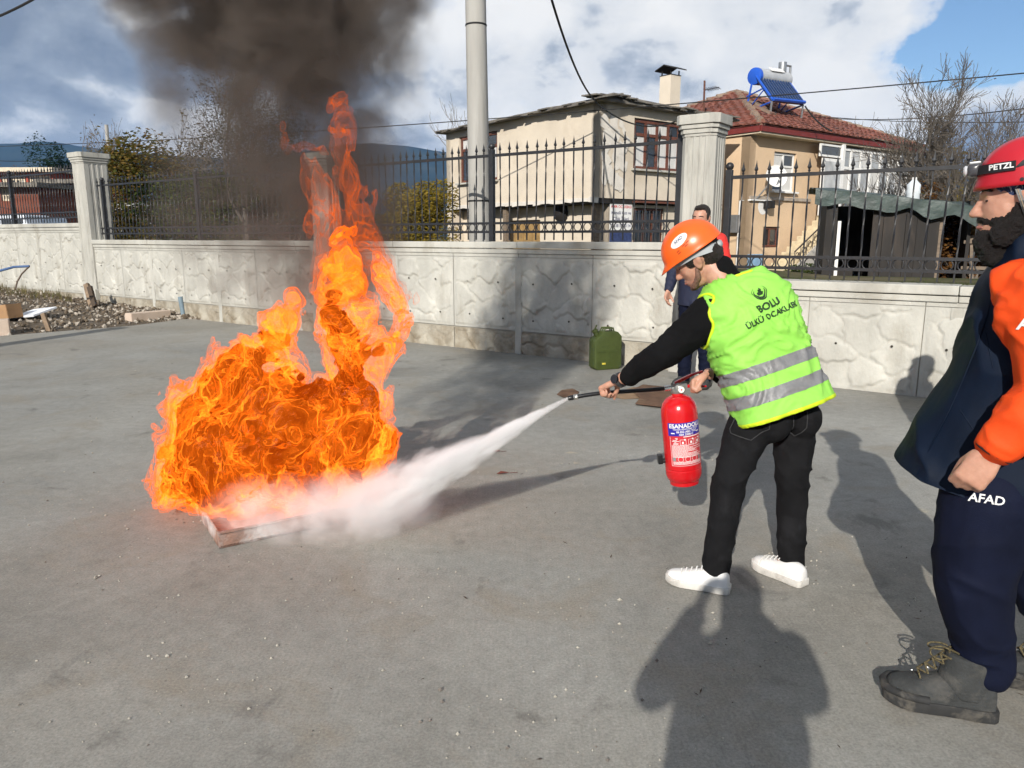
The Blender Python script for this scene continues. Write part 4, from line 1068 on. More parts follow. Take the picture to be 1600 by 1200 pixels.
# left of the fire, behind the fence
tree('half-bare leafy tree with a pale trunk in the smoke behind the fence', bz(388, 372, 17.5), 2.05, 0.085, 5, 3, L_dark, 8000, 0.055, 0.62, 3, 0.10, M_bark, 1, (0.0, 0), 'leafy_tree', 0.16)
tree('thin bare tree left of the smoke-covered tree', bz(262, 372, 21), 1.55, 0.06, 4, 8, L_mixed, 900, 0.08, 0.5, 3, 0.14, None, 3, name='bare_tree', scatter=0.12)
tree('twiggy grey tree right of the smoke-covered tree', bz(440, 372, 22), 1.45, 0.06, 4, 15, L_olive, 900, 0.08, 0.55, 3, 0.12, None, 3, name='bare_tree', scatter=0.12)
bush('yellow-green bush between the tall left pillar and the smoke', bz(232, 372, 19), 3.2, 2.2, 2.9, 9000, L_mixed, 21, 0.11)
bush('dark green bush behind the fence under the smoke', bz(320, 372, 18), 3.0, 2.0, 2.0, 7000, L_green, 22, 0.11)
bush('shaded green bush right of the pale trunk', bz(455, 372, 19), 2.8, 2.0, 2.3, 7000, L_olive, 23, 0.11)
bush('orange-brown bush close to the tall left pillar', bz(195, 372, 20), 1.6, 1.2, 1.55, 3200, L_brown, 24, 0.09)
bush('yellow autumn bush at the left corner of the beige house', bz(657, 372, 21), 2.5, 2.0, 2.55, 9000, L_yellow, 25, 0.10)
bush('low dull yellow bush left of the yellow autumn bush', bz(600, 372, 22), 2.2, 1.6, 1.6, 4500, L_mixed, 26, 0.10)
for k, (px, Y, h) in enumerate(((1525, 34, 5), (130, 60, 3.5), (560, 60, 3.0), (330, 45, 3.5), (480, 50, 3.2))):
    bush(['leafy yellow tree crown behind the red helmet', 'far dark bush below the hills at the left', 'far bush below the hills right of the middle pillar', 'far bush row behind the smoke, left', 'far bush row behind the smoke, right'][k], bz(px, 372, Y), 5 + k, 4, h, 3500, [L_yellow, L_green, L_olive, L_green, L_mixed][k], 60 + k, 0.2)
# evergreen behind the red building
bush('dark round evergreen tree behind the red building', at(97, 350, 52) * 1.0, 3.2, 3.0, 5.4, 9000, L_pine, 31, 0.16, 'evergreen_tree', 'tree', 14)
bush('grey leafless thicket at the far left behind the red building', at(14, 350, 60), 7, 4, 5.6, 2200, leafmat('grey twigs', (0.10, 0.08, 0.07), (0.14, 0.11, 0.10)), 33, 0.14, 'bare_thicket', 'bush', 10)
# bare fruit trees
tree('large bare tree in front of the sky at the right', bz(1462, 400, 14.5), 1.75, 0.075, 5, 41, L_brown, 60, 0.06, 0.52, 3, 0.15, M_bark, 1, (0.02, 0), scatter=0.05)
tree('bare tree right of the red roof, close to the red helmet', bz(1530, 400, 14.0), 1.45, 0.055, 5, 44, L_brown, 80, 0.06, 0.6, 3, 0.12, None, 2, (0.02, 0), scatter=0.05)
tree('small bare tree beyond the right end of the red roof', bz(1375, 380, 33), 2.6, 0.10, 4, 47, None, 0, 0.06, 0.55, 3, 0.14, minr=0.008)
tree('bare tree showing over the left end of the beige roof', bz(712, 380, 30), 1.95, 0.07, 4, 52, None, 0, spread=0.4, nb=2, up=0.2, minr=0.007)
tree('bare tree showing over the beige roof right of the concrete pole', bz(775, 380, 29), 2.25, 0.08, 4, 55, None, 0, spread=0.4, nb=2, up=0.25, minr=0.007)
tree('bare poplar twigs rising behind the chimney', bz(1075, 380, 36), 2.75, 0.09, 4, 58, None, 0, spread=0.35, nb=3, up=0.3, minr=0.008)
# hedge and weeds behind the low wall at the right
bush('rust-coloured vine hedge right of the tarpaulin shed', bz(1528, 400, 12.6), 2.6, 0.9, 1.2, 6500, L_brown, 71, 0.075, 'vine_hedge', 'hedge', 16)
bush('dark leafy shrub beside the ladder', bz(1545, 400, 13.5), 2.2, 1.2, 1.7, 3000, L_mixed, 72, 0.07)
bush('small green plant below the stair', bz(1255, 410, 17.5), 1.2, 0.5, 0.55, 1200, L_green, 73, 0.06)
bush('potted dark shrub on the tarpaulin', at(1440, 320, 13.6), 0.6, 0.5, 0.4, 700, L_brown, 74, 0.05)
def grass():
    rr = random.Random(4); m = MB()
    for _ in range(9000):
        s = rr.uniform(4.2, 9.5) if rr.random() < 0.75 else rr.uniform(2.9, 4.2); d = rr.uniform(0.30, 1.4); p = wp(s, 0, d); p.z = yard_z(p.x, p.y) - 0.01
        h = rr.uniform(0.03, 0.10); a = rr.uniform(0, 6.28); w = V((math.cos(a), math.sin(a), 0)) * 0.006
        tip = p + V((rr.gauss(0, 0.03), rr.gauss(0, 0.03), h)); m.add([p - w, p + w, tip], [(0, 1, 2)])
    o = m.build('grass', leafmat('grass blades', (0.03, 0.06, 0.012), (0.07, 0.11, 0.02), (0.14, 0.13, 0.04)))
    tag(o, 'short green grass along the top of the low right wall', 'grass', kind='stuff')
grass()
# ================================================================== PEOPLE
def skin_mat():
    if 'skin' in MATS: return MATS['skin']
    m, nt, b = newmat('skin')
    c = ramp(nt, tnoise(nt, 28, 5, 0.6), [(0.3, (0.40, 0.20, 0.135)), (0.7, (0.52, 0.285, 0.20))])
    nt.links.new(c, b.inputs['Base Color']); b.inputs['Roughness'].default_value = 0.5; b.inputs['Subsurface Weight'].default_value = 0.12
    b.inputs['Subsurface Radius'].default_value = (0.012, 0.004, 0.002)
    bp = nt.nodes.new('ShaderNodeBump'); bp.inputs['Strength'].default_value = 0.15; bp.inputs['Distance'].default_value = 0.004
    nt.links.new(tnoise(nt, 160, 4, 0.7), bp.inputs['Height']); nt.links.new(bp.outputs[0], b.inputs['Normal'])
    MATS['skin'] = m; return m
def cloth(name, colr, rough=0.85, var=0.2, bump=0.25, bscale=350, sheen=0.0, scale=7, stains=None):
    return pm(name, colr, rough, var, scale, bump=bump, bscale=bscale, sheen=sheen, spec=0.12, stains=stains, sscale=5)
M_hair = pm('dark hair', (0.018, 0.012, 0.009), 0.55, 0.5, 60, bump=0.9, bscale=220, stretch=(1, 1, 0.3), spec=0.4)
M_jeans = cloth('black denim', (0.0085, 0.0085, 0.0095), 0.85, 0.35, 0.3, 420, 0.0, 9, (0.016, 0.016, 0.018))
M_black = cloth('black sweatshirt', (0.005, 0.005, 0.0055), 0.95, 0.3)
M_navy = cloth('navy softshell', (0.0030, 0.0075, 0.019), 0.6, 0.25, 0.15)
M_navy2 = cloth('navy work trousers', (0.0045, 0.0065, 0.0185), 0.75, 0.25)
M_orange = cloth('orange shell fabric', (0.74, 0.072, 0.012), 0.6, 0.10, 0.2)
M_red = cloth('red jacket', (0.60, 0.025, 0.018), 0.7, 0.12)
M_shoe = pm('white leather', (0.72, 0.71, 0.69), 0.45, 0.05, 8, bump=0.1, bscale=120, stains=(0.55, 0.52, 0.47), sscale=9, srange=(0.6, 0.8))
M_sole = pm('off white rubber', (0.55, 0.53, 0.49), 0.6, 0.12, 20, stains=(0.36, 0.34, 0.31), sscale=14)
M_boot = pm('grey nubuck', (0.034, 0.036, 0.036), 0.85, 0.3, 14, bump=0.3, bscale=140, stains=(0.075, 0.072, 0.066), sscale=10)
M_rubber = pm('black rubber', (0.022, 0.022, 0.022), 0.8, 0.3, 20, stains=(0.10, 0.09, 0.075), sscale=12)
M_eye = pm('dark eye', (0.012, 0.008, 0.006), 0.2)
M_lip = pm('lips', (0.33, 0.13, 0.105), 0.5)

def head_prims(m, c, f, u, k=1.0):
    s = u.cross(f).normalized(); F = rotm(f, s, u); P = lambda a, b, d: c + (f * a + s * b + u * d) * k
    E = lambda p, r: m.ell(P(*p), tuple(x * k for x in r), F, 18, 12)
    E((-0.012, 0, 0.03), (0.098, 0.076, 0.092)); E((0.028, 0, -0.02), (0.066, 0.064, 0.085)); E((0.036, 0, -0.072), (0.052, 0.05, 0.045))
    E((0.072, 0, -0.100), (0.020, 0.022, 0.018))
    m.cap([(P(0.074, -0.034, 0.026), 0.013 * k), (P(0.086, -0.012, 0.022), 0.012 * k), (P(0.086, 0.012, 0.022), 0.012 * k), (P(0.074, 0.034, 0.026), 0.013 * k)], 10)
    m.cap([(P(0.086, 0, 0.018), 0.009 * k), (P(0.103, 0, -0.012), 0.010 * k), (P(0.112, 0, -0.030), 0.0125 * k)], 10)
    for q in (-1, 1):
        E((0.098, 0.012 * q, -0.034), (0.012, 0.008, 0.008)); E((0.050, 0.038 * q, -0.026), (0.026, 0.020, 0.024))
        E((-0.006, 0.074 * q, -0.006), (0.020, 0.008, 0.033)); E((-0.016, 0.082 * q, 0.004), (0.013, 0.007, 0.022))
        E((0.071, 0.031 * q, 0.004), (0.012, 0.014, 0.009))
    m.cap([(P(0.082, -0.02, -0.063), 0.0075 * k), (P(0.093, 0, -0.060), 0.009 * k), (P(0.082, 0.02, -0.063), 0.0075 * k)], 8)
    m.cap([(P(0.080, -0.017, -0.076), 0.0075 * k), (P(0.090, 0, -0.077), 0.009 * k), (P(0.080, 0.017, -0.076), 0.0075 * k)], 8)
def face_parts(root, c, f, u, k=1.0, brow=True):
    s = u.cross(f).normalized(); F = rotm(f, s, u); P = lambda a, b, d: c + (f * a + s * b + u * d) * k
    for q in (-1, 1):
        MB().ell(P(0.0795, 0.031 * q, 0.0035), (0.005 * k, 0.0105 * k, 0.0035 * k), F, 12, 8).build('eye', M_eye, root, sm=60)
        if brow: MB().cap([(P(0.088, 0.013 * q, 0.030), 0.0045 * k), (P(0.087, 0.030 * q, 0.036), 0.005 * k), (P(0.070, 0.050 * q, 0.030), 0.0035 * k)], 8).build('eyebrow', M_hair, root, sm=60)
    MB().cap([(P(0.0885, -0.015, -0.0695), 0.0045 * k), (P(0.0985, 0, -0.0685), 0.0055 * k), (P(0.0885, 0.015, -0.0695), 0.0045 * k)], 8).build('mouth', M_lip, root, sm=60)
def hand_prims(m, w, d, n, side, curl=(0.5, 0.6, 0.4), k=1.0, thumb=(0.6, 0.6, 0.35), thumb_bend=0.5, fan=0.03):
    d, n = d.normalized(), (n - d * n.dot(d)).normalized(); t = d.cross(n) * side
    for b in (-0.026, -0.009, 0.009, 0.026):
        m.cap([(w + t * b * 0.6 * k, 0.016 * k), (w + (d * 0.045 + t * b) * k, 0.0155 * k), (w + (d * 0.085 + t * b * 1.05) * k, 0.0125 * k)], 10)
    for i, (b, L) in enumerate(((0.029, 0.9), (0.010, 1.0), (-0.010, 0.93), (-0.029, 0.75))):
        p = w + (d * (0.088 - 0.004 * abs(i - 1)) + t * b * 1.05) * k; a = 0.0; ch = [(p, 0.0115 * k)]
        for j, (l, r) in enumerate(((0.044, 0.0098), (0.028, 0.0088), (0.022, 0.0072))):
            a += curl[j] * (1 + 0.08 * i); dv = d * math.cos(a) + n * math.sin(a) + t * (0.03 * (1.5 - i) * fan / 0.03)
            p = p + dv.normalized() * l * L * k; ch.append((p, r * k))
        m.cap(ch, 10)
    tb = w + (d * 0.022 + t * 0.026 + n * 0.006) * k; dv = (d * thumb[0] + t * thumb[1] + n * thumb[2]).normalized()
    p1 = tb + dv * 0.040 * k; dv2 = (dv + d * thumb_bend + n * thumb_bend * 0.6 - t * thumb_bend * 0.7).normalized(); p2 = p1 + dv2 * 0.032 * k; p3 = p2 + (dv2 + n * 0.25).normalized() * 0.022 * k
    m.cap([(tb, 0.017 * k), (p1, 0.0125 * k), (p2, 0.0105 * k), (p3, 0.008 * k)], 10)
def shoe(root, name, heel, toe, mat, sole_m, L=0.30, W=0.052, H=0.10, collar=0.075, sole=0.032, lean=0.0):
    """heel, toe on the ground; returns the shoe object (upper) with its sole as sub-part."""
    heel, toe = V(heel), V(toe); d = (toe - heel); d.z = 0; d.normalize(); s = V((0, 0, 1)).cross(d); z0 = min(heel.z, toe.z)
    prof = [(0.0, 0.60, 0.62), (0.04, 0.80, 0.85), (0.16, 0.88, 1.0), (0.32, 0.86, 1.0), (0.46, 0.90, 0.80), (0.60, 0.98, 0.66), (0.74, 1.04, 0.58), (0.86, 0.98, 0.52), (0.95, 0.74, 0.45), (1.0, 0.36, 0.32)]
    rg = []
    for t, w, h in prof:
        ring = []; c = V((heel.x, heel.y, z0)) + d * L * t
        for k in range(18):
            a = 2 * math.pi * k / 18; x, y = math.cos(a), math.sin(a)
            yy = y if y > 0 else y * 0.05
            ring.append(c + s * W * w * (math.copysign(abs(x) ** 0.75, x)) + UP * (sole * 0.7 + H * h * max(yy, 0) ** (0.85)) )
        rg.append(ring)
    me = modmesh(MB().rings(rg).mesh(), [('SUBSURF', dict(levels=1))]); smooth(me); me.materials.append(mat)
    o = put(name, me, root)
    sp = []
    for t, w, h in prof:
        c = V((heel.x, heel.y, z0)) + d * (L * (t * 1.04 - 0.02))
        sp.append([c + s * W * (w * 1.08), c - s * W * (w * 1.08)])
    pl = [p[0] for p in sp] + [p[1] for p in reversed(sp)]
    m = MB(); n = len(pl); tl = lambda p: max(0.0, ((p - heel).dot(d) / L - 0.8)) * 0.05
    m.add([p + UP * (0.002 + tl(p)) for p in pl] + [p + UP * (sole + tl(p)) for p in pl], [tuple(range(n - 1, -1, -1)), tuple(range(n, 2 * n))] + [(k, (k + 1) % n, n + (k + 1) % n, n + k) for k in range(n)])
    m.build('sole', sole_m, o, sm=50, bevel=0.005)
    return o
def folds(amp, fz=20, fx=7, seed=0, fine=0.3, zone=None):
    def fn(c, n):
        w = V((noise.noise(c * 5 + V((seed, 0, 0))), noise.noise(c * 5 + V((0, seed, 9))), noise.noise(c * 5 + V((4, 0, seed))))) * 0.05
        q = c + w
        a = 1 - 2 * abs(noise.noise(V((q.x * fx + q.z * fz * 0.35, q.y * fx, q.z * fz)) + V((seed, seed, 0)))); a = a * abs(a)
        b = noise.noise(V((q.x * fx * 3, q.y * fx * 3, q.z * fz * 1.6)))
        k = amp * (zone(c) if zone else 1.0)
        return c + n * (k * (a * 0.7 + fine * b))
    return fn
def capprims(m, ch, n=16): m.cap([(V(p), r) for p, r in ch], n)
def lerp_chain(ch, k=0.86): return [(p, r * k) for p, r in ch]
def project(me, bvh, o, x, y, dirv, lift):
    x, y = V(x).normalized(), V(y).normalized(); dirv = V(dirv).normalized()
    for v in me.vertices:
        p = V(o) + x * v.co.x + y * v.co.y - dirv * 0.6
        h = bvh.ray_cast(p, dirv)
        v.co = (h[0] - dirv * lift) if h[0] is not None else p + dirv * 50
    bm = bmesh.new(); bm.from_mesh(me); bmesh.ops.delete(bm, geom=[v for v in bm.verts if v.co.length > 30], context='VERTS'); bm.to_mesh(me); bm.free()
    me.update(); return me
def bvh_of(me): return BVHTree.FromPolygons([v.co.copy() for v in me.vertices], [tuple(p.vertices) for p in me.polygons])
def slice_band(me, o, ax, t0, t1, lift, name, mat, parent):
    bm = bmesh.new(); bm.from_mesh(me)
    for t, cl in ((t0, True), (t1, False)):
        g = bm.verts[:] + bm.edges[:] + bm.faces[:]
        bmesh.ops.bisect_plane(bm, geom=g, plane_co=V(o) + V(ax) * t, plane_no=V(ax), clear_inner=cl, clear_outer=not cl)
    bm.normal_update()
    for v in bm.verts: v.co += v.normal * lift
    r = bpy.data.meshes.new(name); bm.to_mesh(r); bm.free(); smooth(r); r.materials.append(mat)
    return put(name, r, parent)

# ---------------------------------------------------------------- the man with the extinguisher
def worker():
    root = thing('person', 'man bending forward in orange hard hat and lime safety vest, aiming the extinguisher', 'person', V((1.0, 3.03, 0)))
    Pc = at(1213, 622, 3.12); Nk = at(1143, 424, 3.24)
    A = (Nk - Pc).normalized(); B = V((0.10, -1.0, 0.38)); B = (B - A * B.dot(A)).normalized(); L = A.cross(B)   # back looks to the camera
    T = lambda a, l, b: Pc + A * a + L * l + B * b
    hd = at(1089, 404, 3.27); f = V((-0.76, 0.34, -0.55)).normalized(); u = V((-0.50, 0.02, 0.86)); u = (u - f * u.dot(f)).normalized()
    # joints
    shL, elL, wrL = T(0.425, -0.155, 0.0), at(1037, 553, 3.16), at(968, 594, 3.29)
    shR, elR, wrR = T(0.40, 0.125, -0.07), at(1176, 588, 3.46), at(1107, 584, 3.43)
    hL, hR = at(1178, 648, 3.12), at(1243, 640, 3.20)
    kL, kR = at(1139, 752, 3.02), at(1238, 748, 3.12)
    aL, aR = at(1118, 893, 3.02), at(1236, 882, 3.12)
    # body: one continuous skin mesh
    m = MB(); head_prims(m, hd, f, u)
    capprims(m, [(hd - u * 0.06 - f * 0.03, 0.055), (T(0.555, -0.05, -0.01), 0.058), (T(0.47, 0, -0.01), 0.07)])
    m.loft([(T(-0.06, 0, 0), L * 0.15, B * 0.10), (T(0.12, 0, 0), L * 0.145, B * 0.10), (T(0.3, 0, 0), L * 0.165, B * 0.105), (T(0.42, 0, 0), L * 0.15, B * 0.08), (T(0.48, 0, 0), L * 0.07, B * 0.06)])
    for ch in ([(shL, .05), (elL, .04), (wrL, .027)], [(shR, .05), (elR, .04), (wrR, .027)], [(hL, .075), (kL, .052), (aL, .036)], [(hR, .075), (kR, .052), (aR, .036)]): capprims(m, ch)
    for a in (aL, aR): capprims(m, [(a, .036), (V((a.x - 0.04, a.y, 0.06)), .032)])
    dl = (at(938, 606, 3.37) - wrL).normalized()
    hand_prims(m, wrL + dl * 0.012, dl, V((-0.15, 0.35, -1.0)), -1, (1.0, 1.25, 0.9), 1.0, (0.7, 0.25, 0.75), 0.5, 0.01)
    drr = (at(1074, 597, 3.41) - wrR).normalized()
    hand_prims(m, wrR + drr * 0.008, (drr + V((0, 0, -0.15))).normalized(), V((0.15, -0.45, -0.9)), 1, (0.9, 1.3, 0.8), 0.95, (0.8, 0.2, 0.4), 0.4, 0.01)
    me = remesh(m, 0.0053, 4); me.materials.append(skin_mat()); put('body', me, root)
    face_parts(root, hd, f, u)
    s = u.cross(f).normalized(); HF = rotm(f, s, u); HP = lambda a, b, d: hd + f * a + s * b + u * d
    # hair under the helmet, short at the sides and nape, and a shadow of beard
    h = MB(); h.ell(HP(-0.016, 0, 0.042), (0.101, 0.081, 0.088), HF, 20, 14); h.ell(HP(-0.055, 0, -0.005), (0.062, 0.071, 0.065), HF, 18, 12)
    for q in (-1, 1): h.ell(HP(0.018, 0.069 * q, 0.016), (0.026, 0.013, 0.034), HF)
    hm = remesh(h, 0.005, 3); displace(hm, lambda c, n: c + n * 0.003 * noise.noise(c * 120)); hm.materials.append(M_hair); put('hair', hm, root)
    bd = MB()
    for q in (-1, 1): bd.cap([(HP(0.012, 0.0625 * q, -0.03), 0.010), (HP(0.028, 0.0565 * q, -0.065), 0.014), (HP(0.066, 0.032 * q, -0.093), 0.015)], 10)
    bd.cap([(HP(0.066, -0.03, -0.094), 0.015), (HP(0.082, 0, -0.101), 0.0145), (HP(0.066, 0.03, -0.094), 0.015)], 10)
    bme = remesh(bd, 0.005, 4); bme.materials.append(pm('stubble', (0.19, 0.105, 0.075), 0.8, 0.35, 120, bump=0.5, bscale=300)); put('stubble', bme, root)
    # sweatshirt
    m = MB()
    m.loft([(T(-0.03, 0, 0), L * 0.185, B * 0.128), (T(0.15, 0, 0), L * 0.178, B * 0.125), (T(0.32, 0, 0), L * 0.195, B * 0.13), (T(0.43, 0, 0), L * 0.165, B * 0.105), (T(0.50, 0, 0), L * 0.12, B * 0.085), (T(0.545, -0.01, -0.005), L * 0.085, B * 0.07)])
    capprims(m, [(T(0.46, 0, -0.01), 0.08), (T(0.55, -0.03, -0.02), 0.066), (HP(-0.058, 0, -0.088), 0.058)])
    capprims(m, [(shL, .092), (shL.lerp(elL, .5), .076), (elL, .064), (elL.lerp(wrL, .55), .054), (wrL - dl * 0.058, .043)])
    capprims(m, [(shR, .092), (shR.lerp(elR, .5), .074), (elR, .062), (elR.lerp(wrR, .6), .05), (wrR + V((0.052, 0, 0)), .045)])
    me = remesh(m, 0.008, 5); displace(me, folds(0.008, 14, 12, 2)); me.materials.append(M_black); put('sweatshirt', me, root)
    # vest
    rg = [(-0.065, .213, .160, 0.016), (-0.02, .205, .156, .012), (0.06, .194, .143, 0.006), (0.16, .192, .138, 0), (0.27, .200, .138, 0), (0.37, .208, .138, 0.0), (0.445, .196, .122, 0.004), (0.505, .165, .105, 0.0), (0.545, .128, .080, -0.004)]
    m = MB(); m.loft([(T(a, 0, o_), L * w, B * b) for a, w, b, o_ in rg], 32, 2.8)
    vm = remesh(m, 0.009, 4)
    def vf(c, n):
        a = (c - Pc).dot(A); l = (c - Pc).dot(L)
        q = V((l * 9 + 2.5 * noise.noise(V((l * 5, a * 5, 1))), a * 6 + 2 * noise.noise(V((l * 4, a * 4, 5))), (c - Pc).dot(B) * 4))
        r = 1 - 2 * abs(noise.noise(q)); r2 = 1 - 2 * abs(noise.noise(q * 2.3 + V((7, 1, 0))))
        low = max(0, 0.10 - a) * 4
        k_ = min(1.0, max(0.25, (a + 0.10) * 6)); return c + n * k_ * (0.010 * r + 0.013 * r2 * abs(r2))
    displace(vm, vf)
    m_v, nt, b = newmat('fluorescent lime mesh fabric')
    cc = ramp(nt, tnoise(nt, 8, 5), [(0.3, (0.235, 0.56, 0.075)), (0.7, (0.285, 0.63, 0.10))])
    nt.links.new(cc, b.inputs['Base Color']); b.inputs['Roughness'].default_value = 0.7; b.inputs['Specular IOR Level'].default_value = 0.25
    bp = nt.nodes.new('ShaderNodeBump'); bp.inputs['Strength'].default_value = 0.2; bp.inputs['Distance'].default_value = 0.002
    nt.links.new(tnoise(nt, 420, 2), bp.inputs['Height']); nt.links.new(bp.outputs[0], b.inputs['Normal'])
    vm.materials.append(m_v)
    vest = put('safety_vest', vm, root); bv = bvh_of(vm)
    M_refl = pm('grey reflective tape', (0.175, 0.175, 0.18), 0.45, 0.18, 14, bump=0.3, bscale=26, spec=0.6)
    M_trim = pm('yellow piping', (0.55, 0.72, 0.02), 0.6)
    slice_band(vm, Pc, A, 0.118, 0.170, 0.0025, 'reflective_strip', M_refl, vest)
    slice_band(vm, Pc, A, 0.012, 0.064, 0.0025, 'reflective_strip', M_refl, vest)
    slice_band(vm, Pc, A, -0.065, -0.050, 0.002, 'hem_piping', M_trim, vest)
    # armhole piping round the near sleeve and the collar edge
    ad = (elL - shL).normalized(); c0 = shL - ad * 0.01; x, y, z = frame(ad)
    pts = []
    for a in np.linspace(0, 2 * math.pi, 40, endpoint=False):
        for t_ in np.linspace(-0.10, 0.16, 53):
            p = c0 + ad * t_ + (x * math.cos(a) + y * math.sin(a)) * 0.092; h = bv.find_nearest(p)
            if (p - h[0]).dot(h[1]) > 0: pts.append(h[0] + h[1] * 0.001); break
    pts = [(pts[i - 1] + pts[i] * 2 + pts[(i + 1) % len(pts)]) / 4 for i in range(len(pts))]
    MB().tube(pts + [pts[0]], 0.007, 6).build('armhole_piping', M_trim, vest, sm=60)
    nk = [T(0.545, 0.126 * math.cos(a), 0.078 * math.sin(a)) for a in np.linspace(0, 2 * math.pi, 32)]
    MB().tube(nk, 0.007, 6).build('collar_piping', M_trim, vest, sm=60)
    # printing on the back
    M_ink = pm('dark green print', (0.012, 0.035, 0.012), 0.7)
    tx = (L * 0.985 + A * 0.10 + B * -0.1).normalized(); ty = (A - tx * A.dot(tx)).normalized(); dv = (-B).normalized()
    oc = T(0.385, 0.030, 0)
    for txt, sz, off, bo in (('BOLU', 0.042, (0.0, 0.0), 0.03), ('ÜLKÜ OCAKLARI', 0.033, (-0.005, -0.042), 0.022)):
        me = subdiv_tris(text_mesh(txt, sz, bo), 1)
        for v in me.vertices: v.co.x += off[0]; v.co.y += off[1]
        project(me, bv, oc, tx, ty, dv, 0.0062); me.materials.append(M_ink); put('printed_lettering', me, vest)
    em = MB(); ec = (-0.005, 0.064)
    def arc(r0, r1, a0, a1, n=28, cx=0, cy=0):
        vs = []
        for i in range(n + 1):
            a = a0 + (a1 - a0) * i / n; k = math.sin(math.pi * i / n) ** 0.6
            rm = (r0 + r1) / 2; hw = (r1 - r0) / 2 * max(k, 0.05)
            vs += [(ec[0] + cx + (rm - hw) * math.cos(a), ec[1] + cy + (rm - hw) * math.sin(a), 0), (ec[0] + cx + (rm + hw) * math.cos(a), ec[1] + cy + (rm + hw) * math.sin(a), 0)]
        em.add(vs, [(2 * i, 2 * i + 1, 2 * i + 3, 2 * i + 2) for i in range(n)])
    arc(0.0295, 0.034, 2.2, 7.1); arc(0.020, 0.028, 2.5, 6.7)
    blob = [(-0.012, -0.012), (0.012, -0.012), (0.016, -0.002), (0.008, 0.002), (0.010, 0.010), (0.002, 0.020), (0.0, 0.012), (-0.006, 0.012), (-0.004, 0.004), (-0.012, 0.000)]
    em.add([(ec[0] + a, ec[1] + b_, 0) for a, b_ in blob], [tuple(range(len(blob)))])
    me = subdiv_tris(em.mesh(), 1); project(me, bv, oc, tx, ty, dv, 0.004); me.materials.append(M_ink); put('printed_emblem', me, vest)
    # jeans
    m = MB(); sw = V((0.92, 0.38, 0)).normalized(); fw = V((-0.38, 0.92, 0))
    pv = (hL + hR) / 2
    m.loft([(pv - UP * 0.05, sw * 0.15, fw * 0.115), (pv + UP * 0.02, sw * 0.165, fw * 0.122), (pv.lerp(Pc, .6) + UP * 0.04, L * 0.17, B * 0.122), (T(0.05, 0, 0), L * 0.16, B * 0.112)], 24, 2.2)
    for h_, k_, a_ in ((hL, kL, aL), (hR, kR, aR)):
        capprims(m, [(h_, .094), (h_.lerp(k_, .45), .087), (k_, .067), (k_.lerp(a_, .35), .064), (a_ + UP * 0.02, .056), (a_ - UP * 0.035, .058)], 18)
    m.ell(pv + sw * 0.085 - fw * 0.07 - UP * 0.02, (0.085, 0.085, 0.09)); m.ell(pv - sw * 0.075 - fw * 0.07 - UP * 0.02, (0.085, 0.085, 0.09))
    jm = remesh(m, 0.008, 5)
    kz = lambda c: 0.35 + 1.2 * math.exp(-((c.z - kL.z) / 0.13) ** 2) + 1.0 * math.exp(-((c.z - 0.16) / 0.10) ** 2) + 0.5 * math.exp(-((c.z - 0.70) / 0.08) ** 2)
    displace(jm, folds(0.0085, 11, 8, 5, 0.3, kz)); jm.materials.append(M_jeans); jeans = put('jeans', jm, root)
    bj = bvh_of(jm)
    M_st = pm('jeans seam', (0.03, 0.03, 0.032), 0.8)
    for cx, tilt in ((1188, -0.05), (1283, 0.05)):
        poly = [(-0.072, 0.06), (0.072, 0.07), (0.074, -0.055), (0.0, -0.095), (-0.072, -0.065)]
        loop = []
        for i in range(5):
            a, b_ = poly[i], poly[(i + 1) % 5]
            loop += [(a[0] + (b_[0] - a[0]) * k / 8, a[1] + (b_[1] - a[1]) * k / 8) for k in range(8)]
        pts = []
        o_ = at(cx if cx < 1200 else 1272, 655, 2.9); xx = V((1, 0.15, 0.12)).normalized()
        for a, b_ in loop:
            h = bj.ray_cast(o_ + xx * a * (1 if cx < 1200 else 0.45) + UP * b_ - V((0, 0.3, 0)), V((0, 1, -0.05)).normalized())
            if h[0] is not None: pts.append(h[0] + h[1] * 0.001)
        if len(pts) > 10: MB().tube(pts + [pts[0]], 0.0022, 5).build('back_pocket', M_st, jeans, sm=60)
    # shoes
    shoe(root, 'shoe', gz(1139, 926), gz(1046, 908), M_shoe, M_sole, 0.268, 0.046, 0.080)
    shoe(root, 'shoe', gz(1256, 917), gz(1180, 885), M_shoe, M_sole, 0.258, 0.046, 0.080)
    for (a, b_) in ((gz(1139, 926), gz(1046, 908)), (gz(1256, 917), gz(1180, 885))):
        d = (b_ - a).normalized(); sd_ = UP.cross(d); lc = MB()
        for k in range(5):
            c = a + d * (0.118 + 0.022 * k) + UP * (0.1010 - 0.0075 * k)
            lc.cap([(c - sd_ * 0.024 - UP * 0.010, 0.003), (c + UP * 0.0, 0.003), (c + sd_ * 0.024 - UP * 0.010, 0.003)], 6)
        sh_ = MB(); 
        sh_.tube([a + d * 0.200 + sd_ * 0.047 * math.cos(q_) + UP * (0.024 + 0.052 * math.sin(q_)) for q_ in np.linspace(0.1, 3.04, 14)], 0.0016, 5); sh_.tube([a + d * (0.02 + 0.006 * q_) - sd_ * 0.0415 + UP * (0.075 - 0.0028 * q_) for q_ in range(16)], 0.0016, 5)
        sh_.build('stitching', M_sole, root, sm=60)
        lc.build('laces', M_shoe, root, sm=60)
    # helmet
    M_hel = pm('orange plastic', (0.80, 0.115, 0.012), 0.32, 0.04, 6, spec=0.5, stains=(0.66, 0.10, 0.015), sscale=7)
    hc = HP(-0.004, 0, 0.046)
    hg = MB(); rr_ = []
    rx, ry, rz = 0.134, 0.108, 0.122
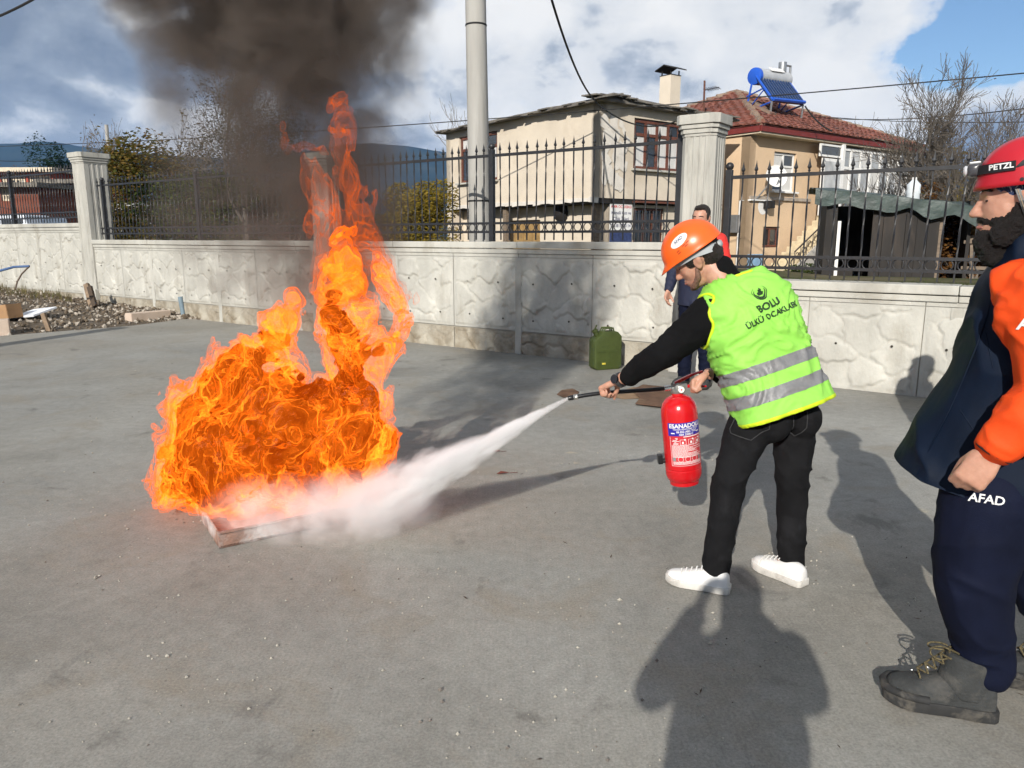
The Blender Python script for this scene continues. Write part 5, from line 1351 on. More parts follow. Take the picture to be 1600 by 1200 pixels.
    for i in range(13):
        a = (math.pi / 2) * i / 12; ring = []
        for k in range(40):
            b_ = 2 * math.pi * k / 40; cr = max(math.cos(a), 0.012)
            rib = 1 + (0.030 * math.exp(-(math.sin(b_) * cr / 0.16) ** 2) * (math.sin(a) ** 0.5) if True else 0)
            ring.append(hc + (f * rx * cr * math.cos(b_) + s * ry * cr * math.sin(b_) + u * rz * math.sin(a)) * rib)
        rr_.append(ring)
    low = []
    for k in range(40):
        b_ = 2 * math.pi * k / 40; w = 1.05; fr = max(0, math.cos(b_)) ** 3
        low.append(hc + f * (rx * w * math.cos(b_) + 0.055 * fr) + s * ry * w * math.sin(b_) - u * (0.012 + 0.028 * fr - 0.02 * 0))
    inner = [hc + f * (rx * 0.94 * math.cos(2 * math.pi * k / 40)) + s * ry * 0.94 * math.sin(2 * math.pi * k / 40) - u * 0.004 for k in range(40)]
    roof = [hc + f * (rx * 0.5 * math.cos(2 * math.pi * k / 40)) + s * ry * 0.5 * math.sin(2 * math.pi * k / 40) + u * 0.095 for k in range(40)]
    hg.rings([roof, inner, low] + rr_, cap=True)
    hme = modmesh(hg.mesh(), [('SUBSURF', dict(levels=1))]); smooth(hme); hme.materials.append(M_hel); hel = put('hard_hat', hme, root); bh = bvh_of(hme)
    # sticker, vents and cradle straps
    side = -s if (-s).y < s.y else s          # the side towards the camera
    cst = hc + side * 0.2 + f * 0.012 + u * 0.068
    el = MB(); ring = [(0.042 * math.cos(a), 0.019 * math.sin(a), 0) for a in np.linspace(0, 2 * math.pi, 28, endpoint=False)]
    ex, ey = (f * -0.93 + u * 0.36).normalized(), None; ex = (-f).normalized(); ey = u
    ang = 0.18; ex2, ey2 = ex * math.cos(ang) + ey * math.sin(ang), ey * math.cos(ang) - ex * math.sin(ang)
    el.add([(0, 0, 0)] + [(a * 0.5, b_ * 0.5, 0) for a, b_, _ in ring] + ring, [(0, 1 + i, 1 + (i + 1) % 28) for i in range(28)] + [(1 + i, 29 + i, 29 + (i + 1) % 28, 1 + (i + 1) % 28) for i in range(28)])
    dvs = (-side).normalized(); me = project(el.mesh(), bh, cst + dvs * 0.0, ex2, ey2, dvs, 0.0018); me.materials.append(M_white); stk = put('sticker', me, hel)
    me = subdiv_tris(text_mesh('AFAD', 0.017, 0.02), 1)
    for v in me.vertices: v.co.y += 0.004
    project(me, bh, cst, ex2, ey2, dvs, 0.0028); me.materials.append(pm('navy print', (0.02, 0.025, 0.10))); put('printed_lettering', me, stk)
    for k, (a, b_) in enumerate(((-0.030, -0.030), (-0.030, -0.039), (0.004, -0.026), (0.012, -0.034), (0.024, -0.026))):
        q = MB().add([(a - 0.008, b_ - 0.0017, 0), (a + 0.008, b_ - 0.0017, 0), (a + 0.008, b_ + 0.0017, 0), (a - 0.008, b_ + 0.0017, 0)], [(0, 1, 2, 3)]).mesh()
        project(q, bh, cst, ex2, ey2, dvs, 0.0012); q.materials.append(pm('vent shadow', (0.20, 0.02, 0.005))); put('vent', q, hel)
    M_grey = pm('grey plastic', (0.33, 0.35, 0.36), 0.5)
    st = MB(); 
    band = [hc + f * (0.105 * math.cos(b_)) + s * 0.088 * math.sin(b_) - u * (0.018 + 0.022 * max(0, -math.cos(b_))) for b_ in np.linspace(0, 2 * math.pi, 33)]
    rg2 = []
    for i, p in enumerate(band[:-1]):
        o_ = (p - hc); o_ -= u * o_.dot(u); o_.normalize(); hh = 0.010 + 0.012 * max(0, -math.cos(2 * math.pi * i / 32)) ** 2
        rg2.append([p - o_ * 0.002 - u * hh, p + o_ * 0.003 - u * hh, p + o_ * 0.003 + u * hh, p - o_ * 0.002 + u * hh])
    st.rings(rg2, closed=True); st.build('headband', M_grey, hel, sm=50)
    MB().ell(hc - f * 0.108 - u * 0.042, (0.014, 0.028, 0.018), HF).build('adjuster_knob', M_grey, hel, sm=60)
    # wristwatch
    wt = MB(); wc = wrL - dl * 0.006; x, y, z = frame(dl)
    wa = put('wristwatch', None, root) if False else None
    band = MB().lathe([(0.0335, -0.010), (0.036, -0.006), (0.036, 0.006), (0.0335, 0.010)], wc, dl, 26).build('wristwatch', pm('watch steel', (0.12, 0.12, 0.125), 0.35, 0.5, 60, metal=0.8), root, sm=40)
    tv = (V((0.25, -0.8, 0.45)) - dl * V((0.25, -0.8, 0.45)).dot(dl)).normalized()
    MB().lathe([(0.019, 0), (0.021, 0.004), (0.020, 0.010), (0.0, 0.0105)], wc + tv * 0.034, tv, 24).build('watch_case', pm('black watch face', (0.012, 0.012, 0.014), 0.2), band, sm=40)
    return dict(wrL=wrL, wrR=wrR, dl=dl, drr=drr)
WK = worker()

# ---------------------------------------------------------------- the instructor at the right edge
def instructor():
    root = thing('person', 'bearded man in red helmet and navy and orange jacket at the right edge', 'person', V((1.5, 2.2, 0)))
    f = V((-0.86, 0.50, -0.08)).normalized(); u = V((-0.08, 0.04, 1)); u = (u - f * u.dot(f)).normalized(); s = u.cross(f).normalized()
    hd = at(1594, 312, 2.22); HF = rotm(f, s, u); HP = lambda a, b, d: hd + f * a + s * b + u * d
    fx, sy = V((-0.90, 0.43, 0)).normalized(), V((0.43, 0.90, 0)).normalized()       # forward, and away from the camera
    shN, elN, wrN = at(1632, 478, 1.99), at(1652, 612, 1.93), at(1552, 706, 1.96)
    hl = at(1515, 750, 1.98); dh = (hl - wrN).normalized()
    shF, elF, wrF = V((1.66, 2.40, 1.28)), V((1.70, 2.46, 1.05)), V((1.62, 2.48, 0.88))
    hN, kN, aN = at(1545, 775, 2.13), at(1520, 905, 2.14), at(1537, 1048, 2.16)
    hF, kF, aF = V((1.62, 2.34, 0.80)), V((1.75, 2.35, 0.46)), V((1.87, 2.30, 0.12))
    m = MB(); head_prims(m, hd, f, u, 1.03)
    capprims(m, [(HP(-0.03, 0, -0.06), .06), (HP(-0.05, 0, -0.15), .062), (V((1.54, 2.22, 1.30)), .08)])
    m.loft([(V((1.53, 2.22, 0.8)), fx * .11, sy * .15), (V((1.53, 2.22, 1.05)), fx * .115, sy * .16), (V((1.54, 2.22, 1.28)), fx * .11, sy * .17), (V((1.54, 2.22, 1.4)), fx * .07, sy * .1)])
    for ch in ([(shN, .055), (elN, .044), (wrN, .03)], [(shF, .055), (elF, .044), (wrF, .03)], [(hN, .08), (kN, .06), (aN, .042)], [(hF, .08), (kF, .06), (aF, .042)]): capprims(m, ch)
    for a in (aN, aF): capprims(m, [(a, .042), (V((a.x - 0.05, a.y, 0.06)), .035)])
    hand_prims(m, wrN + dh * 0.01, dh, V((0.35, 0.85, -0.35)), -1, (0.75, 1.0, 0.7), 1.06, (0.8, 0.25, 0.5), 0.5, 0.006)
    hand_prims(m, wrF + V((-0.01, 0, -0.01)), V((-0.35, 0, -0.9)), V((0.2, -0.9, 0)), 1, (0.6, 0.8, 0.5))
    me = remesh(m, 0.0053, 5); me.materials.append(skin_mat()); put('body', me, root)
    face_parts(root, hd, f, u, 1.03)
    # beard
    b = MB()
    for q in (-1, 1):
        b.cap([(HP(-0.002, 0.066 * q, -0.015), 0.018), (HP(0.008, 0.062 * q, -0.06), 0.030), (HP(0.040, 0.045 * q, -0.095), 0.038)], 12)
        b.cap([(HP(0.050, 0.040 * q, -0.055), 0.022), (HP(0.086, 0.020 * q, -0.052), 0.0115), (HP(0.098, 0.004 * q, -0.050), 0.009)], 10)
    for q in (-1, 1): b.ell(HP(0.026, 0.052 * q, -0.060), (0.032, 0.018, 0.030), HF)
    b.ell(HP(0.060, 0, -0.115), (0.055, 0.052, 0.055), HF); b.ell(HP(0.055, 0, -0.150), (0.045, 0.046, 0.042), HF)
    bm_ = remesh(b, 0.005, 4); displace(bm_, lambda c, n: c + n * (0.005 * noise.noise(c * 70) + 0.004 * noise.noise(c * 170)))
    bm_.materials.append(pm('black beard', (0.010, 0.007, 0.006), 0.7, 0.5, 80, bump=0.9, bscale=260)); put('beard', bm_, root)
    # bandana under the helmet
    bn = MB(); bn.ell(HP(-0.018, 0, 0.046), (0.103, 0.083, 0.088), HF, 24, 16); bn.ell(HP(-0.060, 0, -0.02), (0.055, 0.066, 0.06), HF, 20, 12)
    bnm = remesh(bn, 0.006, 3); displace(bnm, folds(0.003, 40, 20, 1))
    mb_, nt, bb = newmat('patterned blue bandana')
    cc = ramp(nt, tnoise(nt, 75, 5, 0.6, 1.5), [(0.42, (0.010, 0.018, 0.055)), (0.52, (0.03, 0.05, 0.13)), (0.60, (0.42, 0.44, 0.48))]); nt.links.new(cc, bb.inputs['Base Color']); bb.inputs['Roughness'].default_value = 0.9
    bnm.materials.append(mb_); put('bandana', bnm, root)
    # jacket body (navy) and orange shoulders and sleeves
    def ringp(pxl, pxr, py, b, Y=2.2): 
        a, c = at(pxl, py, Y), at(pxr, py, Y); return ((a + c) / 2, fx * ((c.x - a.x) / 2 * 0.98), sy * b)
    m = MB()
    m.loft([ringp(1392, 1698, 840, .20), ringp(1404, 1694, 780, .195), ringp(1416, 1690, 735, .19), ringp(1456, 1682, 660, .175), ringp(1491, 1676, 590, .165), ringp(1520, 1672, 520, .16), ringp(1538, 1668, 465, .155), ringp(1556, 1660, 428, .12), ringp(1570, 1650, 404, .085)], 32, 2.2)
    capprims(m, [(HP(-0.035, 0, -0.185), 0.085), (HP(-0.045, 0, -0.135), 0.072)])
    jm = remesh(m, 0.008, 6)
    h0, h1 = at(1408, 738, 2.2), at(1600, 774, 2.2); hn = (h1 - h0).cross(sy); hn = hn if hn.z > 0 else -hn
    def jf(c, n):
        a = noise.noise(V((c.x * 6 + c.z * 2.2 + 1.5 * noise.noise(c * 4), c.y * 6, c.z * 1.6))); a = 1 - 2 * abs(a)
        b_ = noise.noise(V((c.x * 9, c.y * 9, c.z * 7)))
        a = a * abs(a); return c + n * (0.019 * a + 0.006 * b_)
    displace(jm, jf)
    bm = bmesh.new(); bm.from_mesh(jm); r_ = bmesh.ops.bisect_plane(bm, geom=bm.verts[:] + bm.edges[:] + bm.faces[:], plane_co=h0, plane_no=hn.normalized(), clear_inner=True)
    bmesh.ops.holes_fill(bm, edges=[e for e in bm.edges if e.is_boundary], sides=0); bm.to_mesh(jm); bm.free(); jm.update(); smooth(jm, 50)
    jm.materials.append(M_navy); jk = put('jacket', jm, root); bj = bvh_of(jm)
    m = MB()
    capprims(m, [(shN + V((0.0, 0.06, 0.03)), .085), (shN, .092), (shN.lerp(elN, .5), .090), (elN, .086), (elN.lerp(wrN, .5), .076), (wrN - dh * 0.03, .056)], 20)
    m.ell(at(1584, 440, 2.08), (0.060, 0.055, 0.055)); m.ell(at(1594, 490, 2.02), (0.060, 0.05, 0.10)); m.ell(at(1612, 455, 2.06), (0.085, 0.06, 0.09)); m.ell(at(1606, 436, 2.12), (0.085, 0.08, 0.06))
    sm_ = remesh(m, 0.008, 5); displace(sm_, folds(0.013, 13, 10, 8, 0.35)); sm_.materials.append(M_orange); sl = put('sleeve', sm_, jk)
    m = MB(); capprims(m, [(shF, .10), (elF, .08), (wrF, .052)]); fm = remesh(m, 0.012, 4); fm.materials.append(M_orange); put('sleeve', fm, jk)
    M_cuff = pm('black cuff', (0.012, 0.012, 0.013), 0.8)
    MB().lathe([(0.047, -0.022), (0.052, -0.018), (0.051, 0.014), (0.045, 0.018)], wrN - dh * 0.012, dh, 26).build('cuff', M_cuff, sl, sm=50)
    sm_pts = []
    for px_, py_ in ((1566, 418), (1556, 445), (1543, 490), (1526, 540), (1506, 590), (1484, 640), (1458, 690), (1432, 742)):
        o_ = V((0, 0, HCAM)); d_ = ray(px_, py_).normalized(); h_ = bj.ray_cast(o_, d_)
        if h_[0] is not None: sm_pts.append(h_[0] - d_ * 0.001)
    if len(sm_pts) > 3: MB().tube(sm_pts, 0.0024, 6).build('front_placket', M_navy, jk, sm=60)
    for px0, py0, px1, py1 in ((1500, 640, 1540, 700), (1540, 520, 1552, 575)):
        sp_ = []
        for k in range(9):
            d_ = ray(px0 + (px1 - px0) * k / 8, py0 + (py1 - py0) * k / 8).normalized(); h_ = bj.ray_cast(V((0, 0, HCAM)), d_)
            if h_[0] is not None: sp_.append(h_[0] - d_ * 0.0005)
        if len(sp_) > 3: MB().tube(sp_, 0.0020, 6).build('pocket_zip', M_navy, jk, sm=60)
    zp = MB(); zz = bj.ray_cast(at(1532, 476, 1.6), V((0.0, 1, -0.05)).normalized())
    if zz[0] is not None: MB().cap([(zz[0] + V((0, -0.004, 0.012)), 0.003), (zz[0] + V((-0.012, -0.005, -0.018)), 0.0025)], 8).build('zip_pull', M_metal, jk, sm=60)
    bs = bvh_of(sm_); M_wprint = pm('white print', (0.75, 0.75, 0.74), 0.6)
    me = subdiv_tris(text_mesh('AFAD', 0.052, 0.02, 'LEFT'), 1)
    project(me, bs, at(1590, 505, 1.88), V((1, -0.30, -0.10)), V((0.10, 0, 1)), ray(1590, 505), 0.003); me.materials.append(M_wprint); put('printed_lettering', me, sl)
    # trousers
    m = MB(); pv = V((1.545, 2.23, 0.80))
    m.loft([(pv - UP * 0.1, fx * .12, sy * .16), (pv, fx * .14, sy * .19), (pv + UP * 0.12, fx * .14, sy * .19)], 24, 2.2)
    for h_, k_, a_ in ((hN, kN, aN), (hF, kF, aF)):
        capprims(m, [(h_, .132), (h_.lerp(k_, .5), .126), (k_, .110), (k_.lerp(a_, .4), .098), (a_ + UP * 0.07, .078), (a_ + UP * 0.01, .077)], 20)
    tm = remesh(m, 0.009, 6)
    displace(tm, folds(0.011, 9, 7, 12, 0.25, lambda c: 0.5 + 0.9 * math.exp(-((c.z - 0.2) / 0.10) ** 2) + 0.5 * math.exp(-((c.z - 0.5) / 0.1) ** 2)))
    tm.materials.append(M_navy2); tr = put('trousers', tm, root); bt = bvh_of(tm)
    me = subdiv_tris(text_mesh('AFAD', 0.036, 0.02), 1)
    project(me, bt, at(1541, 780, 1.9), V((1, -0.35, -0.06)), V((0.06, 0, 1)), ray(1554, 788), 0.004); me.materials.append(M_wprint); put('printed_lettering', me, tr)
    # boots
    M_lace = pm('speckled laces', (0.10, 0.08, 0.04), 0.8, 0.8, 160)
    M_tan = pm('tan welt', (0.33, 0.25, 0.16), 0.7)
    for hp, tp, ank in ((gz(1552, 1120), gz(1388, 1090), aN), (V((1.955, 2.27, 0)), V((1.655, 2.34, 0)), aF)):
        d = (tp - hp).normalized(); sd_ = UP.cross(d)
        bt_ = shoe(root, 'boot', hp, tp, M_boot, M_rubber, 0.315, 0.058, 0.125, sole=0.042)
        q = hp + d * 0.085
        m = MB(); m.loft([(q + UP * 0.06, d * .082, sd_ * .052), (q + d * 0.005 + UP * 0.12, d * .080, sd_ * .054), (q - d * 0.0 + UP * 0.175, d * .074, sd_ * .058), (q - d * 0.004 + UP * 0.205, d * .072, sd_ * .060)], 22)
        sme = remesh(m, 0.007, 4); sme.materials.append(M_boot); put('ankle_shaft', sme, bt_)
        rd = MB(); 
        pr = [(0.62, 1.0, 0.050), (0.74, 1.07, 0.052), (0.86, 1.02, 0.056), (0.96, 0.78, 0.058), (1.015, 0.38, 0.055)]
        pl = [hp + d * .315 * t + sd_ * .0595 * w + UP * z for t, w, z in pr] + [hp + d * .315 * t - sd_ * .0595 * w + UP * z for t, w, z in reversed(pr)]
        MB().tube(pl, 0.013, 8).build('toe_rand', M_rubber, bt_, sm=60)
        MB().tube([hp + d * (.315 * t) + sd_ * (-.0615 * w) + UP * 0.040 for t, w in ((0.0, .62), (0.08, .82), (0.3, .88), (0.5, .92), (0.75, 1.05), (0.9, .92), (1.0, .42))], 0.0035, 6).build('welt', M_tan, bt_, sm=60)
        lc = MB(); 
        for k in range(5):
            c = hp + d * (0.222 - 0.020 * k) + UP * (0.108 + 0.021 * k)
            for e in (-1, 1):
                a_, b_ = c - sd_ * 0.030 * e, c + sd_ * 0.030 * e - d * 0.018 + UP * 0.02
                lc.cap([(a_, .0032), (c - d * 0.009 * 0 + UP * 0.018 + d * 0.006, .0035), (b_, .0032)], 6)
        for e in (-1, 1):
            c = hp + d * 0.150 + UP * 0.200
            lc.tube([c + sd_ * e * 0.01 + (d * math.cos(a) * 0.030 + d * 0.022 + sd_ * 0.012 * e + UP * math.sin(a) * 0.017 * (1 + 0.3 * e)) + UP * 0.002 for a in np.linspace(2.6, -2.4, 14)], 0.0032, 6)
        lc.build('laces', M_lace, bt_, sm=60)
        for k in range(4):
            MB().lathe([(0.0035, 0), (0.0065, 0.002), (0.006, 0.005), (0.0, 0.006)], hp + d * (0.232 - 0.022 * k) - sd_ * 0.0475 + UP * (0.082 + 0.010 * k), -sd_, 10).build('eyelet', M_metal, bt_, sm=40)
        pt = hp - d * 0.0 + UP * 0.185
        MB().tube([pt + UP * 0.0, pt - d * 0.018 + UP * 0.022, pt - d * 0.012 + UP * 0.042, pt + d * 0.006 + UP * 0.032], 0.003, 6).build('pull_loop', M_tan, bt_, sm=60)
    # helmet
    M_rh = pm('red helmet shell', (0.42, 0.012, 0.022), 0.38, 0.06, 5, spec=0.45)
    hc = HP(-0.022, 0, 0.066); rx, ry, rz = 0.130, 0.108, 0.112
    hg = MB(); rr_ = []
    for i in range(15):
        a = (math.pi / 2) * i / 14; ring = []
        for k in range(48):
            b_ = 2 * math.pi * k / 48; cr = max(math.cos(a), 0.012)
            rid = 1 + 0.035 * math.exp(-((abs(math.sin(b_) * cr) - 0.45) / 0.09) ** 2) * min(1, a * 2.2)
            ring.append(hc + (f * rx * cr * math.cos(b_) + s * ry * cr * math.sin(b_) + u * rz * math.sin(a)) * rid)
        rr_.append(ring)
    low = [hc + f * (rx * 1.03 * math.cos(b_) + 0.012 * max(0, math.cos(b_)) ** 2) + s * ry * 1.03 * math.sin(b_) - u * (0.034 + 0.004 * math.cos(b_)) for b_ in np.linspace(0, 2 * math.pi, 48, endpoint=False)]
    inn = [hc + f * rx * .95 * math.cos(b_) + s * ry * .95 * math.sin(b_) - u * 0.03 for b_ in np.linspace(0, 2 * math.pi, 48, endpoint=False)]
    roof = [hc + f * rx * .5 * math.cos(b_) + s * ry * .5 * math.sin(b_) + u * 0.088 for b_ in np.linspace(0, 2 * math.pi, 48, endpoint=False)]
    hg.rings([roof, inn, low] + rr_)
    hme = modmesh(hg.mesh(), [('SUBSURF', dict(levels=1))]); smooth(hme); hme.materials.append(M_rh); hel = put('climbing_helmet', hme, root); bh = bvh_of(hme)
    def decal(name, poly, mat, o, lift, side=-1, cuts=2):
        me = subdiv_tris(MB().add([(a, b_, 0) for a, b_ in poly], [tuple(range(len(poly)))]).mesh(), cuts)
        project(me, bh, o, -f, u, s * (1 if s.y > 0 else -1), lift); me.materials.append(mat); return put(name, me, hel)
    sv = s if s.y < 0 else -s
    oh = hc + sv * 0.3
    M_bk = pm('black plastic', (0.012, 0.012, 0.013), 0.4)
    decal('side_vent', [(-0.045, 0.018), (-0.005, 0.026), (0.06, 0.030), (0.10, 0.030), (0.10, 0.052), (0.03, 0.048), (-0.025, 0.038)], M_bk, oh, 0.0015)
    decal('top_vent', [(0.0, 0.072), (0.03, 0.078), (0.04, 0.086), (0.012, 0.084)], M_bk, oh, 0.0015)
    decal('badge', [(-0.008, -0.022), (0.055, -0.016), (0.055, -0.002), (-0.008, -0.007)], M_white, oh, 0.0015)
    decal('badge_mark', [(0.010, -0.016), (0.018, -0.0155), (0.018, -0.0085), (0.010, -0.009)], pm('red print', (0.55, 0.02, 0.02)), oh, 0.0022)
    decal('rivet', [(-0.026 + 0.0055 * math.cos(a), -0.014 + 0.0055 * math.sin(a)) for a in np.linspace(0, 6.28, 10, endpoint=False)], M_bk, oh, 0.002, cuts=1)
    # headlamp strap and lamp
    hs = [hc + f * (rx * 1.012) * math.cos(b_) + s * ry * 1.012 * math.sin(b_) + u * 0.030 for b_ in np.linspace(-2.2, 2.2, 40)]
    rg = []
    for i, b_ in enumerate(np.linspace(-1.25, 1.25, 40)):
        o_ = (f * math.cos(b_) * ry + s * math.sin(b_) * rx).normalized(); p = hc + f * (rx * 0.985) * math.cos(b_) + s * ry * 0.985 * math.sin(b_) + u * 0.026
        rg.append([p - u * 0.013 + o_ * 0.0, p - u * 0.013 + o_ * 0.006, p + u * 0.013 + o_ * 0.004, p + u * 0.013 - o_ * 0.002])
    lampm = MB().rings(rg).build('headlamp_strap', M_bk, hel, sm=50)
    lc = hc + f * (rx + 0.008) + u * 0.030
    lb = MB().box(lc, (0.034, 0.058, 0.038), HF).build('headlamp', pm('silver black plastic', (0.05, 0.05, 0.055), 0.25), lampm, bevel=0.012, sm=60)
    MB().lathe([(0.015, 0), (0.016, 0.006), (0.012, 0.010), (0, 0.011)], lc + f * 0.016, f, 18).build('lens', glass('lamp lens', (0.5, 0.5, 0.52)), lb, sm=40)
    MB().box(lc + u * 0.020 - f * 0.002, (0.030, 0.050, 0.008), HF).build('housing_trim', M_metal, lb, bevel=0.003)
    me = subdiv_tris(text_mesh('PETZL', 0.021, 0.03), 1)
    bl = bvh_of(lampm.data); project(me, bl, oh + f * 0.075 + u * 0.027, -f, u, -sv, 0.002); me.materials.append(M_wprint); put('printed_lettering', me, lampm)
    # chin straps
    for a0, a1 in ((HP(0.012, 0, 0.028), HP(-0.028, 0, -0.105)), (HP(-0.015, 0, 0.028), HP(-0.030, 0, -0.105))):
        pts = [a0.lerp(a1, k / 8) + sv * (0.083 + 0.010 * math.sin(math.pi * k / 8) - 0.018 * (k / 8) ** 2) for k in range(9)]
        mm = MB(); mm.rings([[p - f * 0.006, p - f * 0.006 + sv * 0.003, p + f * 0.006 + sv * 0.003, p + f * 0.006] for p in pts]); mm.build('chin_strap', M_bk, hel)
        MB().tube([p + sv * 0.0035 for p in pts], 0.0012, 4).build('strap_stitch', M_tan, hel)
    MB().ell(HP(-0.030, 0, -0.108) + sv * 0.072, (0.012, 0.008, 0.014), HF).build('strap_buckle', M_bk, hel, sm=60)
instructor()

# ---------------------------------------------------------------- plain standing figures
def stander(label, base, fdir, H, top_m, leg_m, shoe_m, armL, armR, hair=True, vox=0.009, hood=False, look=None, sleeve_m=None, curl=(0.4, 0.5, 0.3)):
    k = H / 1.75; base = V(base); f = V(fdir).normalized(); s = UP.cross(f)         # s: his left
    W = lambda a, b, z: base + (f * a + s * b + UP * z) * k
    root = thing('person', label, 'person', base)
    hd = W(0.02, 0, 1.625); lk = V(look).normalized() if look else f
    u = UP - lk * UP.dot(lk); u.normalize()
    J = {}
    for q, arm in ((1, armL), (-1, armR)): J[q] = [W(0, 0.175 * q, 1.41)] + [W(*p) for p in arm[:2]]
    legs = [[W(0, 0.09 * q, 0.90), W(0.02, 0.10 * q, 0.50), W(-0.01, 0.11 * q, 0.09)] for q in (1, -1)]
    m = MB(); head_prims(m, hd, lk, u, k)
    capprims(m, [(hd - UP * 0.06 - f * 0.03, .056), (W(-0.01, 0, 1.45), .06), (W(-0.01, 0, 1.36), .07)])
    m.loft([(W(0, 0, .86), s * .14, f * .095), (W(0, 0, 1.1), s * .13, f * .095), (W(0, 0, 1.32), s * .16, f * .105), (W(0, 0, 1.44), s * .1, f * .07)])
    for q in (1, -1): capprims(m, list(zip(J[q], (.048, .040, .027))))
    for lg in legs: capprims(m, list(zip(lg, (.075, .052, .036))) + [(lg[2] + f * 0.05 - UP * 0.03, .03)])
    for q, arm in ((1, armL), (-1, armR)): hand_prims(m, J[q][2], V(arm[2][0] * f + arm[2][1] * s + arm[2][2] * UP), V(arm[3][0] * f + arm[3][1] * s + arm[3][2] * UP), q, curl, k)
    me = remesh(m, 0.0095, 2); me.materials.append(skin_mat()); put('body', me, root)
    HF = rotm(lk, u.cross(lk).normalized(), u); HP = lambda a, b, d: hd + (lk * a + HF.col[1] * b + u * d) * k
    face_parts(root, hd, lk, u, k)
    h = MB(); h.ell(HP(-0.028, 0, 0.054), (0.092 * k, 0.079 * k, 0.080 * k), HF, 20, 14); h.ell(HP(0.025, 0, 0.108), (0.06 * k, 0.05 * k, 0.024 * k), HF); h.ell(HP(-0.05, 0, 0.0), (0.066 * k, 0.074 * k, 0.075 * k), HF, 18, 12)
    for q in (-1, 1): h.ell(HP(0.005, 0.070 * q, 0.022), (0.03 * k, 0.012 * k, 0.035 * k), HF)
    if hood: h.ell(HP(0.03, 0, 0.10), (0.07 * k, 0.06 * k, 0.03 * k), HF)
    hm = remesh(h, 0.006, 3); displace(hm, lambda c, n: c + n * 0.004 * noise.noise(c * 90)); hm.materials.append(M_hair); put('hair', hm, root)
    m = MB()
    m.loft([(W(0, 0, .80), s * .20, f * .15), (W(0, 0, 1.0), s * .195, f * .15), (W(0, 0, 1.2), s * .205, f * .15), (W(0, 0, 1.36), s * .20, f * .135), (W(-.005, 0, 1.45), s * .12, f * .095), (W(-.01, 0, 1.50), s * .08, f * .08)], 24, 2.2)
    jm = remesh(m, vox, 5); displace(jm, folds(0.010, 9, 9, 3)); jm.materials.append(top_m); jk = put('jacket', jm, root)
    for q in (1, -1):
        m = MB(); a = J[q]; capprims(m, [(a[0], .088), (a[0].lerp(a[1], .5), .076), (a[1], .066), (a[2].lerp(a[1], .12), .046)])
        sm_ = remesh(m, vox, 4); displace(sm_, folds(0.008, 14, 12, 3)); sm_.materials.append(sleeve_m or top_m); put('sleeve', sm_, jk)
    m = MB(); m.loft([(W(0, 0, .84), s * .165, f * .12), (W(0, 0, .95), s * .17, f * .125), (W(0, 0, 1.02), s * .165, f * .12)])
    for lg in legs: capprims(m, [(lg[0], .105), (lg[0].lerp(lg[1], .5), .092), (lg[1], .076), (lg[2], .064)])
    tm = remesh(m, vox, 5); displace(tm, folds(0.009, 14, 6, 9)); tm.materials.append(leg_m); put('trousers', tm, root)
    for q, lg in ((1, legs[0]), (-1, legs[1])):
        c = V((lg[2].x, lg[2].y, base.z)); shoe(root, 'shoe', c - f * 0.09 * k, c + f * 0.20 * k + s * 0.03 * q, shoe_m, M_rubber, 0.29, 0.048, 0.10)
    return root
def two_tone():
    m, nt, b = newmat('red and navy jacket fabric'); co = nt.nodes.new('ShaderNodeTexCoord'); sp = nt.nodes.new('ShaderNodeSeparateXYZ'); nt.links.new(co.outputs['Object'], sp.inputs[0])
    f_ = ramp(nt, sp.outputs[2], [(0.0, 0.0), (1.0, 1.0)]); f_ = math_(nt, 'GREATER_THAN', sp.outputs[2], 1.24)
    nt.links.new(mixrgb(nt, f_, (0.008, 0.012, 0.035), (0.60, 0.025, 0.018)), b.inputs['Base Color']); b.inputs['Roughness'].default_value = 0.75; return m
M_redtop = two_tone()
bgp = gz(1084, 603)
stander('dark-haired man in a red jacket standing behind the orange hard hat', bgp, (-0.55, -0.83, 0), 1.80, M_redtop, M_navy2, M_boot,
        [(0.02, 0.26, 1.15), (0.16, 0.25, 0.93), (0.3, 0.0, -0.9), (0.2, -0.9, 0)], [(0.0, -0.26, 1.13), (0.17, -0.24, 0.94), (0.5, 0, -0.85), (0.2, 0.9, 0)], hood=False, sleeve_m=M_redtop, look=(-0.55, -0.78, -0.15))
# photographer: behind the lens, both hands raised to the phone; he is seen by his shadow
stander('photographer holding a phone up with both hands, seen by the long shadow in front', (-0.06, -0.36, 0), (0.05, 1, 0), 1.80, M_navy, M_navy2, M_boot,
        [(0.10, 0.25, 1.26), (0.27, 0.10, 1.44), (0.2, -0.35, 0.9), (0.2, -0.95, 0.1)], [(0.10, -0.25, 1.26), (0.27, -0.10, 1.44), (0.2, 0.35, 0.9), (0.2, 0.95, 0.1)], look=(0.0, 1, -0.2))
ph = thing('phone', 'phone held up by the photographer', 'phone', (0, -0.03, 1.46))
MB().box((0.0, -0.022, 1.475), (0.078, 0.009, 0.155), Matrix.Rotation(-PITCH, 3, 'X')).build('case', M_dark, ph, bevel=0.003)
stander('bystander beyond the right edge whose head throws a shadow on the low wall', (3.02, 4.20, 0), (-0.9, -0.3, 0), 1.80, M_navy, M_navy2, M_boot,
        [(0.0, 0.26, 1.13), (0.1, 0.24, 0.9), (0.2, 0, -0.95), (0.2, -0.9, 0)], [(0.0, -0.26, 1.13), (0.1, -0.24, 0.9), (0.2, 0, -0.95), (0.2, 0.9, 0)])
